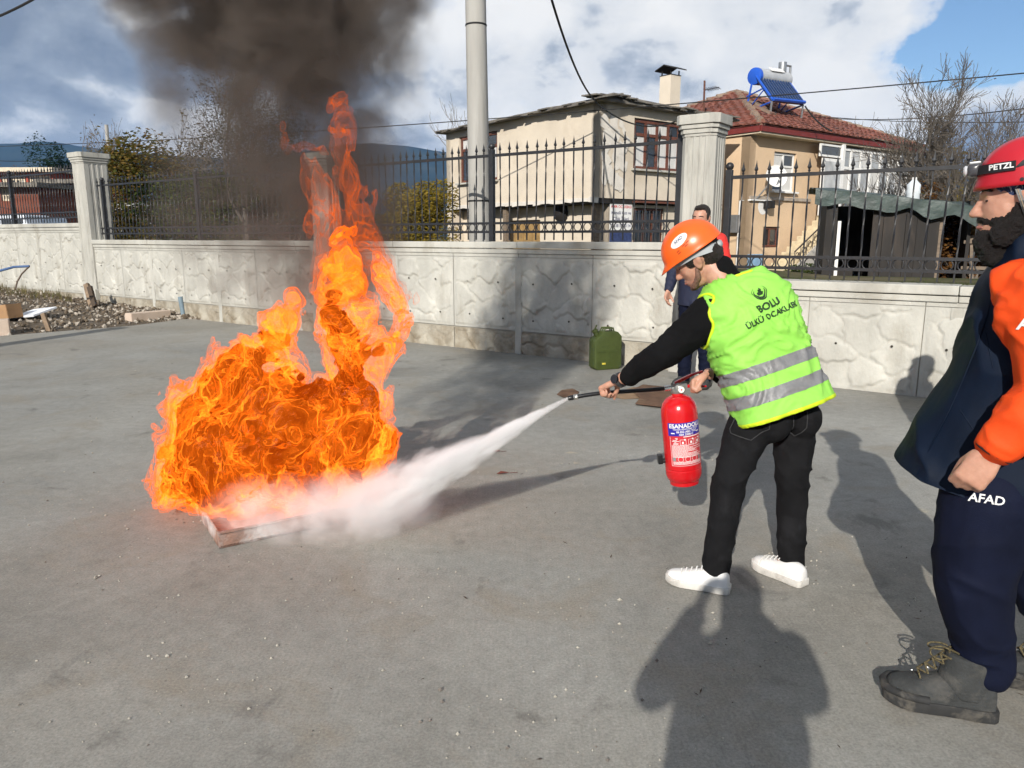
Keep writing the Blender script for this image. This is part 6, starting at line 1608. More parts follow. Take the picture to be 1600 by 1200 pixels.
# ================================================================== THINGS ON THE SLAB
M_extred = pm('red enamel', (0.52, 0.008, 0.012), 0.22, 0.05, 5, spec=0.5, coat=0.3)
M_hose = pm('black hose', (0.012, 0.012, 0.013), 0.35, 0.2, 30)
M_chrome = pm('bright metal', (0.62, 0.60, 0.55), 0.25, 0.1, 20, metal=0.9)
M_ink_w = pm('white label print', (0.72, 0.70, 0.69), 0.5, 0.05)
def extinguisher():
    top, bot = at(1059, 617, 3.42), at(1069.5, 752, 3.42)
    ax = (top - bot).normalized(); Lc = (top - bot).length; Rc = 0.0855
    t = thing('fire_extinguisher', 'red powder fire extinguisher with black hose held by the bending man', 'fire extinguisher', bot)
    face = V((0.06, -1, 0.1)); X, Y, Z = frame(ax, V((1, 0, 0)))          # X to the right, -Y to the camera
    prof = [(0.02, 0.012), (Rc * 0.78, 0.010), (Rc * 0.93, 0.022), (Rc, 0.045), (Rc, 0.072), (Rc - 0.0015, 0.074), (Rc - 0.0015, 0.079), (Rc, 0.081), (Rc, Lc - 0.085), (Rc * 0.97, Lc - 0.06), (Rc * 0.87, Lc - 0.035), (Rc * 0.68, Lc - 0.014), (Rc * 0.42, Lc - 0.003), (0.028, Lc), (0.027, Lc + 0.012), (0.0, Lc + 0.0125)]
    MB().lathe(prof, bot, ax, 56, X).build('cylinder', M_extred, t, sm=35)
    MB().lathe([(Rc * 0.62, -0.006), (Rc * 0.80, -0.005), (Rc * 0.82, 0.012), (Rc * 0.62, 0.014)], bot, ax, 40).build('foot_ring', M_extred, t, sm=30)
    nut = MB().cap([(bot + ax * 0.115 - X * (Rc - 0.004), 0.012), (bot + ax * 0.115 - X * (Rc + 0.018), 0.012)], 12)
    nut.box(bot + ax * 0.125 - X * (Rc + 0.022), (0.022, 0.03, 0.045), rotm(X, Y, Z)); nut.build('hose_clip', M_hose, t, bevel=0.002)
    # label: curved sheets a hair above the paint
    c0 = -math.pi / 2 + 0.10
    def P(a, h, lift): return bot + ax * h + (X * math.cos(c0 + a / Rc) + Y * math.sin(c0 + a / Rc)) * (Rc + lift)
    def sheet(name, a0, a1, h0, h1, lift, mat, par):
        n = max(1, int((a1 - a0) / 0.008) + 1); vs = []
        for i in range(n + 1):
            a = a0 + (a1 - a0) * i / n; vs += [P(a, h0, lift), P(a, h1, lift)]
        return MB().add(vs, [(2 * i, 2 * i + 2, 2 * i + 3, 2 * i + 1) for i in range(n)]).build(name, mat, par, sm=60)
    hw = 0.082
    lab = sheet('label', -hw, hw, 0.100, 0.312, 0.0006, pm('red label ground', (0.50, 0.025, 0.035), 0.4), t)
    sheet('label_heading', -hw - 0.004, hw + 0.006, 0.250, 0.312, 0.0012, pm('blue label', (0.022, 0.020, 0.30), 0.4), lab)
    def wtext(txt, size, a, h, bold=0.0, mat=None):
        me = subdiv_tris(text_mesh(txt, size, bold), 1)
        for v in me.vertices: v.co = P(a + v.co.x, h + v.co.y, 0.0022)
        me.materials.append(mat or M_ink_w); put('label_lettering', me, lab)
    wtext('ESANADOLU', 0.0275, 0.002, 0.297, 0.035)
    wtext('YANGIN SÖNDÜRME CİHAZI', 0.0095, 0.002, 0.2815, 0.02)
    wtext('06 KG ABC TOZ', 0.0135, 0.004, 0.2695, 0.03); wtext('43A 233B C', 0.0135, 0.0, 0.2565, 0.03)
    for s_ in (-1, 1): sheet('label_mark', s_ * 0.062 - 0.009, s_ * 0.062 + 0.009, 0.261, 0.266, 0.0021, M_ink_w, lab)
    sheet('label_line', -0.015, hw - 0.004, 0.2435, 0.2475, 0.0016, M_ink_w, lab)
    r = random.Random(3)
    # border
    for a0, a1, h0, h1 in ((-hw + .004, -hw + .0055, 0.106, 0.246), (hw - .0055, hw - .004, 0.106, 0.246), (-hw + .004, hw - .004, 0.105, 0.1065)): sheet('label_border', a0, a1, h0, h1, 0.0018, M_ink_w, lab)
    # pictograms
    for k, a in enumerate((-0.018, 0.020, 0.056)):
        fr = ((a - .014, a - .0125, .208, .232), (a + .0125, a + .014, .208, .232), (a - .014, a + .014, .207, .2085), (a - .014, a + .014, .2315, .233))
        for q in fr: sheet('pictogram_frame', *q, 0.0018, M_ink_w, lab)
        sheet('pictogram', a - 0.005, a + 0.003 + 0.002 * k, 0.212, 0.223, 0.0018, M_ink_w, lab); sheet('pictogram', a + 0.005, a + 0.012, 0.228, 0.236, 0.0024, M_ink_w, lab)
    for k in range(7): sheet('pictogram', -0.070 + r.uniform(0, .02), -0.050 + r.uniform(0, .018), 0.209 + .005 * k, 0.2115 + .005 * k, 0.0018, M_ink_w, lab)
    # small print: rows of short dashes
    sp = MB()
    for row in range(13):
        h = 0.203 - row * 0.0047; a = -hw + 0.010; end = hw - 0.010 - (r.uniform(0.0, 0.075) if row % 2 else r.uniform(0, 0.03))
        while a < end:
            l = r.uniform(0.004, 0.011); vs = [P(a, h, .0018), P(a + l, h, .0018), P(a + l, h + .0026, .0018), P(a, h + .0026, .0018)]; sp.add(vs, [(0, 1, 2, 3)]); a += l + 0.0016
    for row in range(3):
        h = 0.1225 - row * 0.005; a = -hw + 0.012
        while a < hw - 0.012:
            l = r.uniform(0.004, 0.010); sp.add([P(a, h, .0018), P(a + l, h, .0018), P(a + l, h + .003, .0018), P(a, h + .003, .0018)], [(0, 1, 2, 3)]); a += l + 0.0014
    sp.build('small_print', M_ink_w, lab)
    for a in (-0.034, -0.001, 0.032):
        rg = []
        for i in range(24):
            an = 2 * math.pi * i / 24; rg.append([P(a + .0115 * math.cos(an), .1375 + .0115 * math.sin(an), .0018), P(a + .013 * math.cos(an), .1375 + .013 * math.sin(an), .0018)])
        MB().add([p for q in rg for p in q], [(2 * i, 2 * ((i + 1) % 24), 2 * ((i + 1) % 24) + 1, 2 * i + 1) for i in range(24)]).build('seal_ring', M_ink_w, lab)
    for a in (-0.064, 0.062): sheet('seal', a - .008, a + .008, .128, .146, .0018, pm('grey seal', (0.2, 0.2, 0.2)), lab)
    # valve, gauge, levers
    vb = bot + ax * (Lc + 0.012)
    vm = MB(); vm.lathe([(0.026, -0.004), (0.030, 0.002), (0.030, 0.014), (0.020, 0.018), (0.018, 0.045), (0.012, 0.048)], vb, ax, 20)
    vm.bar(vb + ax * 0.026 - X * 0.012, vb + ax * 0.026 + X * 0.045, 0.026, 0.022, ax)
    vm.tube([vb + ax * 0.024 - X * 0.012, vb + ax * 0.026 - X * 0.036], 0.011, 12); vm.build('valve', pm('zinc valve', (0.30, 0.30, 0.29), 0.4, 0.2, 30, metal=0.7), t, sm=40)
    g = MB().lathe([(0.017, 0), (0.019, 0.003), (0.019, 0.011), (0.016, 0.012), (0, 0.0125)], vb + ax * 0.018 + X * 0.012 - Y * 0.020, -Y, 22).build('pressure_gauge', M_chrome, t, sm=30)
    MB().lathe([(0.0145, 0), (0.0145, 0.0008), (0, 0.001)], vb + ax * 0.018 + X * 0.012 - Y * 0.0330, -Y, 20).build('gauge_face', M_white, g)
    MB().lathe([(0.004, 0), (0.004, 0.001)], vb + ax * 0.018 + X * 0.012 - Y * 0.0345, -Y, 8).build('gauge_needle', pm('red print', (0.55, 0.02, 0.02)), g)
    hx = (X * 0.97 + Y * 0.25).normalized()
    up_ = MB(); up_.loft([(vb + ax * .042 - hx * .012, Y * .012, ax * .010), (vb + ax * .058 + hx * .03, Y * .013, ax * .008), (vb + ax * .074 + hx * .085, Y * .012, ax * .006), (vb + ax * .080 + hx * .135, Y * .010, ax * .005)], 14, 3); up_.build('squeeze_lever', M_extred, t, sm=40)
    lo_ = MB(); lo_.loft([(vb + ax * .022 + hx * .02, Y * .012, ax * .008), (vb + ax * .020 + hx * .08, Y * .013, ax * .007), (vb + ax * .006 + hx * .148, Y * .010, ax * .005)], 14, 3); lo_.build('carry_handle', M_extred, t, sm=40)
    # hose from valve to nozzle
    h0 = vb + ax * 0.026 - X * 0.036; h1, h2, nz = at(985, 611, 3.40), at(940, 614, 3.385), at(896, 621, 3.38)
    pts = [h0, h0 - X * 0.04, at(1010, 609.5, 3.405), h1, h2, at(915, 617.5, 3.38), nz]
    MB().lathe([(0.0135, 0), (0.0135, 0.028), (0.011, 0.03)], h0 + X * 0.004, -X, 16).build('hose_ferrule', M_chrome, t, sm=40)
    MB().tube(pts, 0.0098, 14).build('hose', M_hose, t, sm=60)
    d = (nz - h2).normalized()
    MB().lathe([(0.0125, 0), (0.013, 0.002), (0.013, 0.012), (0.0115, 0.014), (0.013, 0.016), (0.013, 0.020)], nz - d * 0.020, d, 18).build('nozzle_collar', M_chrome, t, sm=40)
    MB().lathe([(0.0105, 0), (0.0125, 0.006), (0.011, 0.022), (0.0095, 0.026), (0.006, 0.0262)], nz, d, 18).build('nozzle', M_hose, t, sm=40)
    return nz + d * 0.026, d
NOZ, NDIR = extinguisher()

def jerrycan():
    b = gz(945, 576); t = thing('jerry_can', 'olive green metal jerry can standing at the foot of the wall', 'jerry can', b)
    M_o = pm('olive drab paint', (0.050, 0.068, 0.016), 0.45, 0.2, 6, bump=0.15, bscale=25, stains=(0.035, 0.05, 0.012), sscale=4)
    x = V((0.93, 0.36, 0)).normalized(); y = V((-0.36, 0.93, 0)); F = rotm(x, UP, -y)
    P = lambda a, c, z: b + x * a + y * c + UP * z
    hw, H = 0.172, 0.44; dep = 0.082
    out = [(-hw, 0.03), (-hw + .03, 0), (hw - .03, 0), (hw, 0.03), (hw, H - .06), (hw - .05, H - 0.005), (hw - .09, H), (-0.06, H), (-0.10, H - 0.04), (-hw + 0.02, H - 0.075), (-hw, H - 0.10)]
    body = MB().prism(out, -dep, dep, F, b).build('body', M_o, t, bevel=0.018, sm=50)
    for sgn in (-1, 1):
        for seg in ():
            MB().bar(P(seg[0][0], sgn * (dep + 0.001), seg[0][1]), P(seg[1][0], sgn * (dep + 0.001), seg[1][1]), 0.012, 0.03, y).build('pressed_rib', M_o, body, bevel=0.003)
        MB().box(P(0, sgn * (dep + 0.001), 0.21), (0.26, 0.008, 0.006), rotm(x, y, UP)).build('pressed_rib', M_o, body)
    MB().prism([(a * 1.012, z * 1.004 - 0.001) for a, z in out], -0.006, 0.006, F, b).build('seam_flange', M_o, body)
    for c in (-0.045, 0, 0.045):
        MB().tube([P(hw - 0.09, c, H - 0.01), P(hw - 0.10, c, H + 0.035), P(-0.03, c, H + 0.035), P(-0.055, c, H - 0.02)], 0.010, 10).build('handle', M_o, t, sm=60)
    MB().tube([P(-0.105, 0, H - 0.06), P(-0.135, 0, H + 0.0)], [0.032, 0.030], 14).build('neck', M_o, t, sm=60)
    cp = MB().lathe([(0.036, 0), (0.038, 0.006), (0.032, 0.022), (0, 0.026)], P(-0.135, 0, H), (P(-0.135, 0, H) - P(-0.105, 0, H - 0.06)), 16).build('cap', M_o, t, sm=40)
    MB().tube([P(-0.15, 0.0, H + 0.02), P(-0.125, 0, H + 0.055), P(-0.12, 0, H + 0.075)], 0.008, 8).build('cap_lever', M_o, cp, sm=60)
    MB().box(P(hw + 0.003, 0.02, 0.18), (0.006, 0.09, 0.30), rotm(x, y, UP)).build('rust_side', pm('red primer', (0.14, 0.025, 0.018), 0.7, 0.4, 12), body, bevel=0.002)
    MB().box(P(-0.06, -dep - 0.003, 0.075), (0.045, 0.004, 0.020), rotm(x, y, UP)).build('yellow_mark', pm('yellow paint mark', (0.5, 0.42, 0.05), 0.6, 0.3, 60), body)
jerrycan()

def fire_tray():
    a = gz(343, 858); d = (gz(545, 815) - a).normalized(); L, W, H = 1.10, 0.60, 0.078
    n = V((-d.y, d.x, 0)); t = thing('fire_tray', 'rusty shallow steel tray under the flames, half hidden by powder', 'tray', a)
    M_r = pm('burnt rusty steel', (0.27, 0.16, 0.12), 0.8, 0.5, 9, bump=0.4, bscale=30, stains=(0.50, 0.46, 0.44), sscale=5, srange=(0.45, 0.6))
    F = rotm(d, n, UP); c = a + d * L / 2 + n * W / 2
    MB().box(c + UP * 0.008, (L, W, 0.012), F).build('floor_plate', M_r, t)
    for nm, p, sz in (('side_plate', a + d * L / 2 + n * 0.004, (L, 0.008, H)), ('side_plate', a + d * L / 2 + n * (W - 0.004), (L, 0.008, H)), ('end_plate', a + n * W / 2 + d * 0.004, (0.008, W - 0.018, H)), ('end_plate', a + n * W / 2 + d * (L - 0.004), (0.008, W - 0.018, H))):
        MB().box(p + UP * (H / 2 + 0.002), sz, F).build(nm, M_r, t)
    for p, q in ((a, a + d * L), (a + n * W, a + n * W + d * L)): MB().bar(p + UP * (H + 0.004), q + UP * (H + 0.004), 0.022, 0.006).build('rim', M_r, t)
    return a, d, n, L, W
FT = fire_tray()

def cardboard():
    M_cb = pm('wet cardboard', (0.115, 0.062, 0.036), 0.85, 0.35, 9, stains=(0.20, 0.13, 0.075), sscale=4)
    M_cb2 = pm('dry cardboard', (0.22, 0.145, 0.085), 0.85, 0.25, 9)
    items = [('flattened brown cardboard lying behind the extinguisher hose', [(985, 613), (1005, 604), (1040, 607), (1052, 618), (1050, 637), (1030, 639), (992, 634), (1000, 625)], M_cb),
             ('long strip of flattened cardboard beneath the hose', [(945, 619), (990, 606), (1048, 612), (1050, 621), (975, 624)], M_cb2),
             ('small round piece of brown cardboard behind the nozzle', [(870, 617), (878, 610), (895, 608), (905, 613), (900, 620), (880, 622)], M_cb)]
    for i, (lb, poly, mt) in enumerate(items):
        ps = [gz(*q) for q in poly]; c = sum(ps, V()) / len(ps)
        zo = 0.006 + 0.012 * (1 - i if i < 2 else 0)
        m = MB(); n = len(ps); up_ = [p + UP * (zo + 0.012 * abs(noise.noise(p * 3))) for p in ps]
        vs = [c + UP * (zo + 0.01)] + up_ + [p - UP * 0.003 for p in up_]
        m.add(vs, [(0, 1 + k, 1 + (k + 1) % n) for k in range(n)] + [(1 + k, 1 + n + k, 1 + n + (k + 1) % n, 1 + (k + 1) % n) for k in range(n)])
        o = m.build('cardboard_sheet', mt); tag(o, lb, 'cardboard')
cardboard()

# ---- things on the soil bank
def left_clutter():
    M_cream = pm('cream kerb stone', (0.50, 0.40, 0.32), 0.85, 0.1, 5, bump=0.2, bscale=40)
    def block(lb, p, q, w, h, z0):
        p, q = V(p), V(q); d = (q - p); d.z = 0; L = d.length; d.normalize(); n = V((-d.y, d.x, 0))
        m = MB().prism([(0, 0), (w, 0), (w, h * 0.82), (w * 0.86, h), (0.0, h)], 0, L, rotm(n, UP, n.cross(UP)), V((p.x, p.y, z0)) + (d * L if n.cross(UP).dot(d) < 0 else V()))
        o = m.build('kerb_stone', M_cream, bevel=0.012); tag(o, lb, 'kerb stone', 'loose kerb stones on the soil')
    block('long cream kerb stone lying at the edge of the slab', gz(206, 505), gz(268, 499), 0.22, 0.17, 0.0)
    block('cream kerb stone cut off by the left frame edge', gz(-40, 526), gz(16, 523), 0.22, 0.26, -0.02)
    def stake(lb, p, q, w, mt, name='wooden_stake'):
        o = MB().bar(V(p) - (V(q) - V(p)).normalized() * 0.08, q, w, w * 0.7, (0, 1, 0.1)).build(name, mt, bevel=0.004); tag(o, lb, 'stake')
    M_w = pm('weathered stake wood', (0.21, 0.15, 0.10), 0.9, 0.3, 9)
    b = at(141, 472, 14.6); stake('pair board leaning against the tall left pillar, lighter one', at(143, 476, 14.8), at(135, 444, 15.0), 0.10, M_w)
    stake('dark board leaning against the tall left pillar', at(147, 474, 14.7), at(140, 448, 14.9), 0.09, pm('dark wet wood', (0.07, 0.05, 0.035), 0.9))
    stake('short wooden stake stuck in the slab edge', gz(77, 517), gz(77, 517) + V((-0.10, 0.05, 0.28)), 0.07, M_w)
    p = gz(288, 497); o = MB().tube([p - UP * 0.05, p + V((-0.05, 0.02, 0.40))], 0.045, 14).build('pipe_stub', pm('blue grey pipe', (0.16, 0.22, 0.26), 0.5), sm=60); tag(o, 'blue-grey pipe stub standing at the end of the slab', 'pipe')
    # cardboard box
    c = at(14, 472, 12.9); zb = bank_z(c.x, c.y); t = thing('cardboard_box', 'brown open cardboard box on the soil at the left edge', 'box', (c.x, c.y, zb))
    M_bx = pm('box cardboard', (0.34, 0.20, 0.10), 0.85, 0.12, 5); x = V((0.95, -0.3, 0.12)).normalized(); y = V((0.3, 0.95, 0)); y = (y - x * y.dot(x)).normalized(); z = x.cross(y); F = rotm(x, y, z); o0 = V((c.x - 0.08, c.y, zb + 0.15))
    for nm, off, sz in (('side_panel', y * -0.14, (0.42, 0.008, 0.24)), ('side_panel', y * 0.14, (0.42, 0.008, 0.24)), ('end_panel', x * 0.21, (0.008, 0.272, 0.24)), ('bottom_panel', z * -0.115, (0.41, 0.27, 0.008)), ('top_panel', z * 0.115, (0.41, 0.27, 0.008))):
        MB().box(o0 + off, sz, F).build(nm, M_bx, t)
    MB().box(o0 - x * 0.26 - z * 0.10, (0.12, 0.27, 0.006), F @ Matrix.Rotation(0.5, 3, 'Y')).build('flap', M_bx, t)
    s = at(50, 466, 13.2); zs = bank_z(s.x, s.y); o = MB().box((s.x, s.y, zs + 0.10), (0.58, 0.48, 0.035), Matrix.Rotation(-0.12, 3, 'Y') @ Matrix.Rotation(-0.35, 3, 'Z') @ Matrix.Rotation(0.18, 3, 'X')).build('foam_board', pm('white foam', (0.70, 0.72, 0.76), 0.7), bevel=0.006)
    tag(o, 'white foam board lying beside the cardboard box', 'board')
    hp = [at(-30, 432, 13.5), at(0, 423, 13.5), at(22, 417, 13.5), at(46, 416, 13.5), at(34, 428, 13.45), at(27, 440, 13.4), at(24, 452, 13.3)]
    o = MB().tube(hp[:4], 0.022, 10).build('blue_hose', pm('blue plastic pipe', (0.05, 0.10, 0.22), 0.4), sm=60); tag(o, 'bent blue plastic hose arching over the soil', 'hose')
    o = MB().tube(hp[3:], 0.014, 8).build('bent_rod', pm('rusty rod', (0.10, 0.07, 0.05), 0.8), sm=60); tag(o, 'rusty rod hanging from the blue hose end', 'rod')
    # rubble
    r = random.Random(12); m1, m2 = MB(), MB()
    for k in range(2600):
        u, v = r.random(), r.random() ** 0.9
        a = E0.lerp(E1, min(u / 0.75, 1)) if u < 0.75 else E1.lerp(E2, (u - 0.75) / 0.25); b = wp(-19.5 + u * 12.6, 0, 0.0); p = a.lerp(b, v)
        z = bank_z(p.x, p.y); s = r.uniform(0.012, 0.05) * (1.6 if r.random() < 0.06 else 1)
        F = Matrix.Rotation(r.uniform(0, 3), 3, V((r.random() - .5, r.random() - .5, r.random())).normalized())
        pts = []
        for q in ((1, 0, 0), (-1, 0, 0), (0, 1, 0), (0, -1, 0), (0, 0, 1), (0, 0, -1)): pts.append(V((p.x, p.y, z + s * 0.3)) + F @ (V(q) * s * r.uniform(0.5, 1.2)))
        (m1 if r.random() < 0.6 else m2).add(pts, [(0, 2, 4), (2, 1, 4), (1, 3, 4), (3, 0, 4), (2, 0, 5), (1, 2, 5), (3, 1, 5), (0, 3, 5)])
    o = m1.build('rubble', pm('earthy rubble', (0.13, 0.10, 0.07), 0.95, 0.5, 7)); tag(o, 'brown clods and rubble on the soil heap', 'rubble', kind='stuff')
    o = m2.build('rubble', pm('pale gravel', (0.34, 0.30, 0.25), 0.9, 0.35, 7)); tag(o, 'pale broken stones scattered over the soil heap', 'rubble', kind='stuff')
    w = MB()
    for k in range(700):
        u = r.uniform(0.05, 0.6); a = E0.lerp(E1, u / 0.75); b = wp(-19.5 + u * 12.6, 0, 0.0); p = a.lerp(b, r.uniform(0.75, 0.98)); z = bank_z(p.x, p.y)
        h = r.uniform(0.06, 0.24); wd = V((r.random() - .5, r.random() - .5, 0)) * 0.02; w.add([V((p.x, p.y, z)) - wd, V((p.x, p.y, z)) + wd, V((p.x + r.gauss(0, .05), p.y + r.gauss(0, .05), z + h))], [(0, 1, 2)])
    o = w.build('weeds', leafmat('dry weeds', (0.10, 0.09, 0.04), (0.20, 0.16, 0.08), (0.10, 0.12, 0.04))); tag(o, 'dry weeds along the foot of the left wall', 'weeds', kind='stuff')
left_clutter()

# ---- grit, pebbles and leaves on the slab
def grit():
    r = random.Random(33); ms = [MB(), MB(), MB()]
    for k in range(4600):
        Y = 1.0 + 9.0 * r.random() ** 1.6; X = r.uniform(-0.8, 0.8) * (Y + 0.6)
        if (V((X, Y, 0)) - WA).dot(WN) < 0.05: continue
        if noise.noise(V((X * 0.9, Y * 0.9, 3))) + 0.35 * (r.random() - 0.5) - 0.12 * X < -0.02: continue
        s = abs(r.gauss(0, 0.0024)) + 0.0013
        if r.random() < 0.012: s *= 2.0
        c = V((X, Y, s * 0.4)); pts = []
        for q in ((1, 0, 0), (-1, 0, 0), (0, 1, 0), (0, -1, 0), (0, 0, 1), (0, 0, -1)): pts.append(c + V(q) * s * r.uniform(0.6, 1.3))
        ms[0 if r.random() < 0.72 else 1].add(pts, [(0, 2, 4), (2, 1, 4), (1, 3, 4), (3, 0, 4), (2, 0, 5), (1, 2, 5), (3, 1, 5), (0, 3, 5)])
    for k in range(90):
        Y = 1.2 + 7.0 * r.random(); X = r.uniform(-0.75, 0.75) * (Y + 0.5); a = r.uniform(0, 6.28); L = r.uniform(0.005, 0.018)
        if (V((X, Y, 0)) - WA).dot(WN) < 0.2: continue
        d = V((math.cos(a), math.sin(a), 0)); n = V((-d.y, d.x, 0)); c = V((X, Y, 0.004))
        ms[2].add([c - d * L, c + n * L * 0.22 + UP * .002, c + d * L + UP * 0.004, c - n * L * 0.2 + UP * .002], [(0, 1, 2, 3)])
    for m, nm, mt, lb in ((ms[0], 'pale_grit', pm('pale grit', (0.37, 0.345, 0.29), 0.9, 0.3, 30), 'pale grit scattered over the concrete'), (ms[1], 'dark_grit', pm('dark grit', (0.16, 0.14, 0.12), 0.9, 0.3, 30), 'dark crumbs scattered over the concrete'), (ms[2], 'leaf_bits', pm('dead leaf', (0.06, 0.035, 0.02), 0.9, 0.4, 30), 'dry leaf and twig bits on the concrete')):
        o = m.build(nm, mt); tag(o, lb, 'grit' if 'grit' in nm else 'leaves', kind='stuff')
    for lb, px, py, L in (('small dry red leaf with stalk in the shadow of the powder jet', 786, 741, 0.045), ('small dry leaf on the concrete below the powder jet', 777, 707, 0.03)):
        c = gz(px, py) + UP * 0.006; m = MB(); d = V((1, 0.25, 0)).normalized(); n = V((-d.y, d.x, 0))
        m.add([c - d * L, c - d * L * .2 + n * L * .5 + UP * .01, c + d * L + UP * .004, c - d * L * .1 - n * L * .4 + UP * .006, c + UP * .002], [(0, 4, 1), (1, 4, 2), (2, 4, 3), (3, 4, 0)]); m.tube([c + d * L, c + d * L * 2.2], 0.0015, 4)
        o = m.build('dry_leaf', pm('red brown leaf', (0.13, 0.035, 0.022), 0.8, 0.3, 40)); tag(o, lb, 'leaf')
grit()
# ================================================================== FIRE, SMOKE, POWDER
_rs = np.random.RandomState(5)
_perm = np.concatenate([_rs.permutation(256)] * 3); _grad = _rs.normal(size=(256, 3)); _grad /= np.linalg.norm(_grad, axis=1)[:, None]; _grad = _grad.astype(np.float32)
def gnoise(P):
    """gradient noise on an (n,3) array"""
    i = np.floor(P).astype(np.int64); f = (P - i).astype(np.float32); w = f * f * f * (f * (f * 6 - 15) + 10); i &= 255
    out = np.zeros(len(P), np.float32)
    for dx in (0, 1):
        for dy in (0, 1):
            for dz in (0, 1):
                h = _perm[_perm[_perm[(i[:, 0] + dx) & 255] + ((i[:, 1] + dy) & 255)] + ((i[:, 2] + dz) & 255)]
                g = _grad[h]; d = g[:, 0] * (f[:, 0] - dx) + g[:, 1] * (f[:, 1] - dy) + g[:, 2] * (f[:, 2] - dz)
                out += d * (w[:, 0] if dx else 1 - w[:, 0]) * (w[:, 1] if dy else 1 - w[:, 1]) * (w[:, 2] if dz else 1 - w[:, 2])
    return out * 1.5
TETS = [(0, 1, 3, 7), (0, 1, 5, 7), (0, 2, 3, 7), (0, 2, 6, 7), (0, 4, 5, 7), (0, 4, 6, 7)]
def isosurface(f, org, h, c):
    """marching tetrahedra: vertices and outward triangles of f = c (inside is f < c)"""
    n = np.array(f.shape); ins = f < c
    idx = np.arange(f.size).reshape(f.shape); cor = []
    for k in range(8):
        o = ((k >> 2) & 1, (k >> 1) & 1, k & 1)
        cor.append(idx[o[0]:n[0] - 1 + o[0], o[1]:n[1] - 1 + o[1], o[2]:n[2] - 1 + o[2]].ravel())
    cor = np.stack(cor, 1); cnt = ins.ravel()[cor].sum(1); cor = cor[(cnt > 0) & (cnt < 8)]
    fr = f.ravel(); ir = ins.ravel(); E = []; T = []
    for t in TETS:
        q = cor[:, t]; m = ir[q]; s = m.sum(1)
        for k in range(4):                                # one corner differs: one triangle
            o = [j for j in range(4) if j != k]
            for sel in ((s == 1) & m[:, k], (s == 3) & ~m[:, k]):
                r = q[sel]
                if len(r): T.append(np.stack([np.stack([r[:, k], r[:, j]], 1) for j in o], 1))
        for a_, b_ in ((0, 1), (0, 2), (0, 3), (1, 2), (1, 3), (2, 3)):
            cd = [j for j in range(4) if j not in (a_, b_)]
            r = q[(s == 2) & m[:, a_] & m[:, b_]]
            if len(r):
                e = [np.stack([r[:, i], r[:, j]], 1) for i, j in ((a_, cd[0]), (a_, cd[1]), (b_, cd[1]), (b_, cd[0]))]
                T.append(np.stack([e[0], e[1], e[2]], 1)); T.append(np.stack([e[0], e[2], e[3]], 1))
    T = np.concatenate(T); ed = np.sort(T.reshape(-1, 2), 1); key = ed[:, 0].astype(np.int64) * f.size + ed[:, 1]
    uk, inv = np.unique(key, return_inverse=True); a = uk // f.size; b = uk % f.size
    t = (c - fr[a]) / (fr[b] - fr[a]); t = np.clip(t, 0.01, 0.99)[:, None]
    pa = np.stack(np.unravel_index(a, f.shape), 1); pb = np.stack(np.unravel_index(b, f.shape), 1)
    Vt = np.array(org) + h * (pa + (pb - pa) * t); tri = inv.reshape(-1, 3)
    # orient: normal must point from inside to outside
    ia = np.where(ir[a][:, None], pa, pb); oa = np.where(ir[a][:, None], pb, pa); dirv = (oa - ia)
    nn = np.cross(Vt[tri[:, 1]] - Vt[tri[:, 0]], Vt[tri[:, 2]] - Vt[tri[:, 0]]); g = dirv[tri].sum(1)
    fl = (nn * g).sum(1) < 0; tri[fl] = tri[fl][:, ::-1]
    return Vt, tri
def flame_field(spheres, Yc, h, seed, lo, hi, wamp=0.06, bamp=0.10, k=0.035, stretch=0.62):
    rr = random.Random(seed); lo, hi = np.array(lo), np.array(hi); n = np.ceil((hi - lo) / h).astype(int) + 1
    G = np.stack(np.meshgrid(*[lo[i] + h * np.arange(n[i]) for i in range(3)], indexing='ij'), -1).reshape(-1, 3).astype(np.float32)
    S = []
    for px, py, r, *dy in spheres:
        Y = Yc + (dy[0] if dy else rr.uniform(-0.10, 0.10)); c = at(px, py, Y); S.append((c.x, c.y, c.z, r * (c.y * cP + (HCAM - c.z) * sP) / FPX))
    S = np.array(S, np.float32)
    def sd(P):
        out = np.full(len(P), 9.0, np.float32)
        for x, y, z, r in S:
            d = np.sqrt((P[:, 0] - x) ** 2 + ((P[:, 1] - y) * 1.25) ** 2 + (P[:, 2] - z) ** 2) - r
            hh = np.clip(0.5 + 0.5 * (out - d) / k, 0, 1); out = out * (1 - hh) + d * hh - k * hh * (1 - hh)
        return out
    f = sd(G); near = np.abs(f + 0.05) < 0.34; P = G[near]
    Q = P * np.array([1, 1, stretch], np.float32) + seed * 7.3
    w1 = np.stack([gnoise(Q * 3.4 + o) for o in (0, 31.7, 67.1)], 1); w2 = np.stack([gnoise(Q * 8.0 + w1 * 0.7 + o) for o in (11, 43.7, 87.1)], 1)
    W = P + w1 * wamp * np.array([1, 1, 1.3]) + w2 * wamp * 0.55
    v = sd(W.astype(np.float32))
    Q2 = Q + w1 * 0.10 + w2 * 0.045
    v += bamp * (0.34 - 1.5 * np.abs(gnoise(Q2 * 6.2))) + bamp * 0.55 * (0.3 - 1.6 * np.abs(gnoise(Q2 * 14.0 + 5))) + bamp * 0.36 * (0.35 - 1.6 * np.abs(gnoise(Q2 * 28 + 9)))
    v = np.where(P[:, 2] < 0.05, np.maximum(v, 0.05 - P[:, 2]), v)
    f[near] = v
    f = f.reshape(n)
    f[0], f[-1], f[:, 0], f[:, -1], f[:, :, 0], f[:, :, -1] = [1.0] * 6
    return f, lo, h
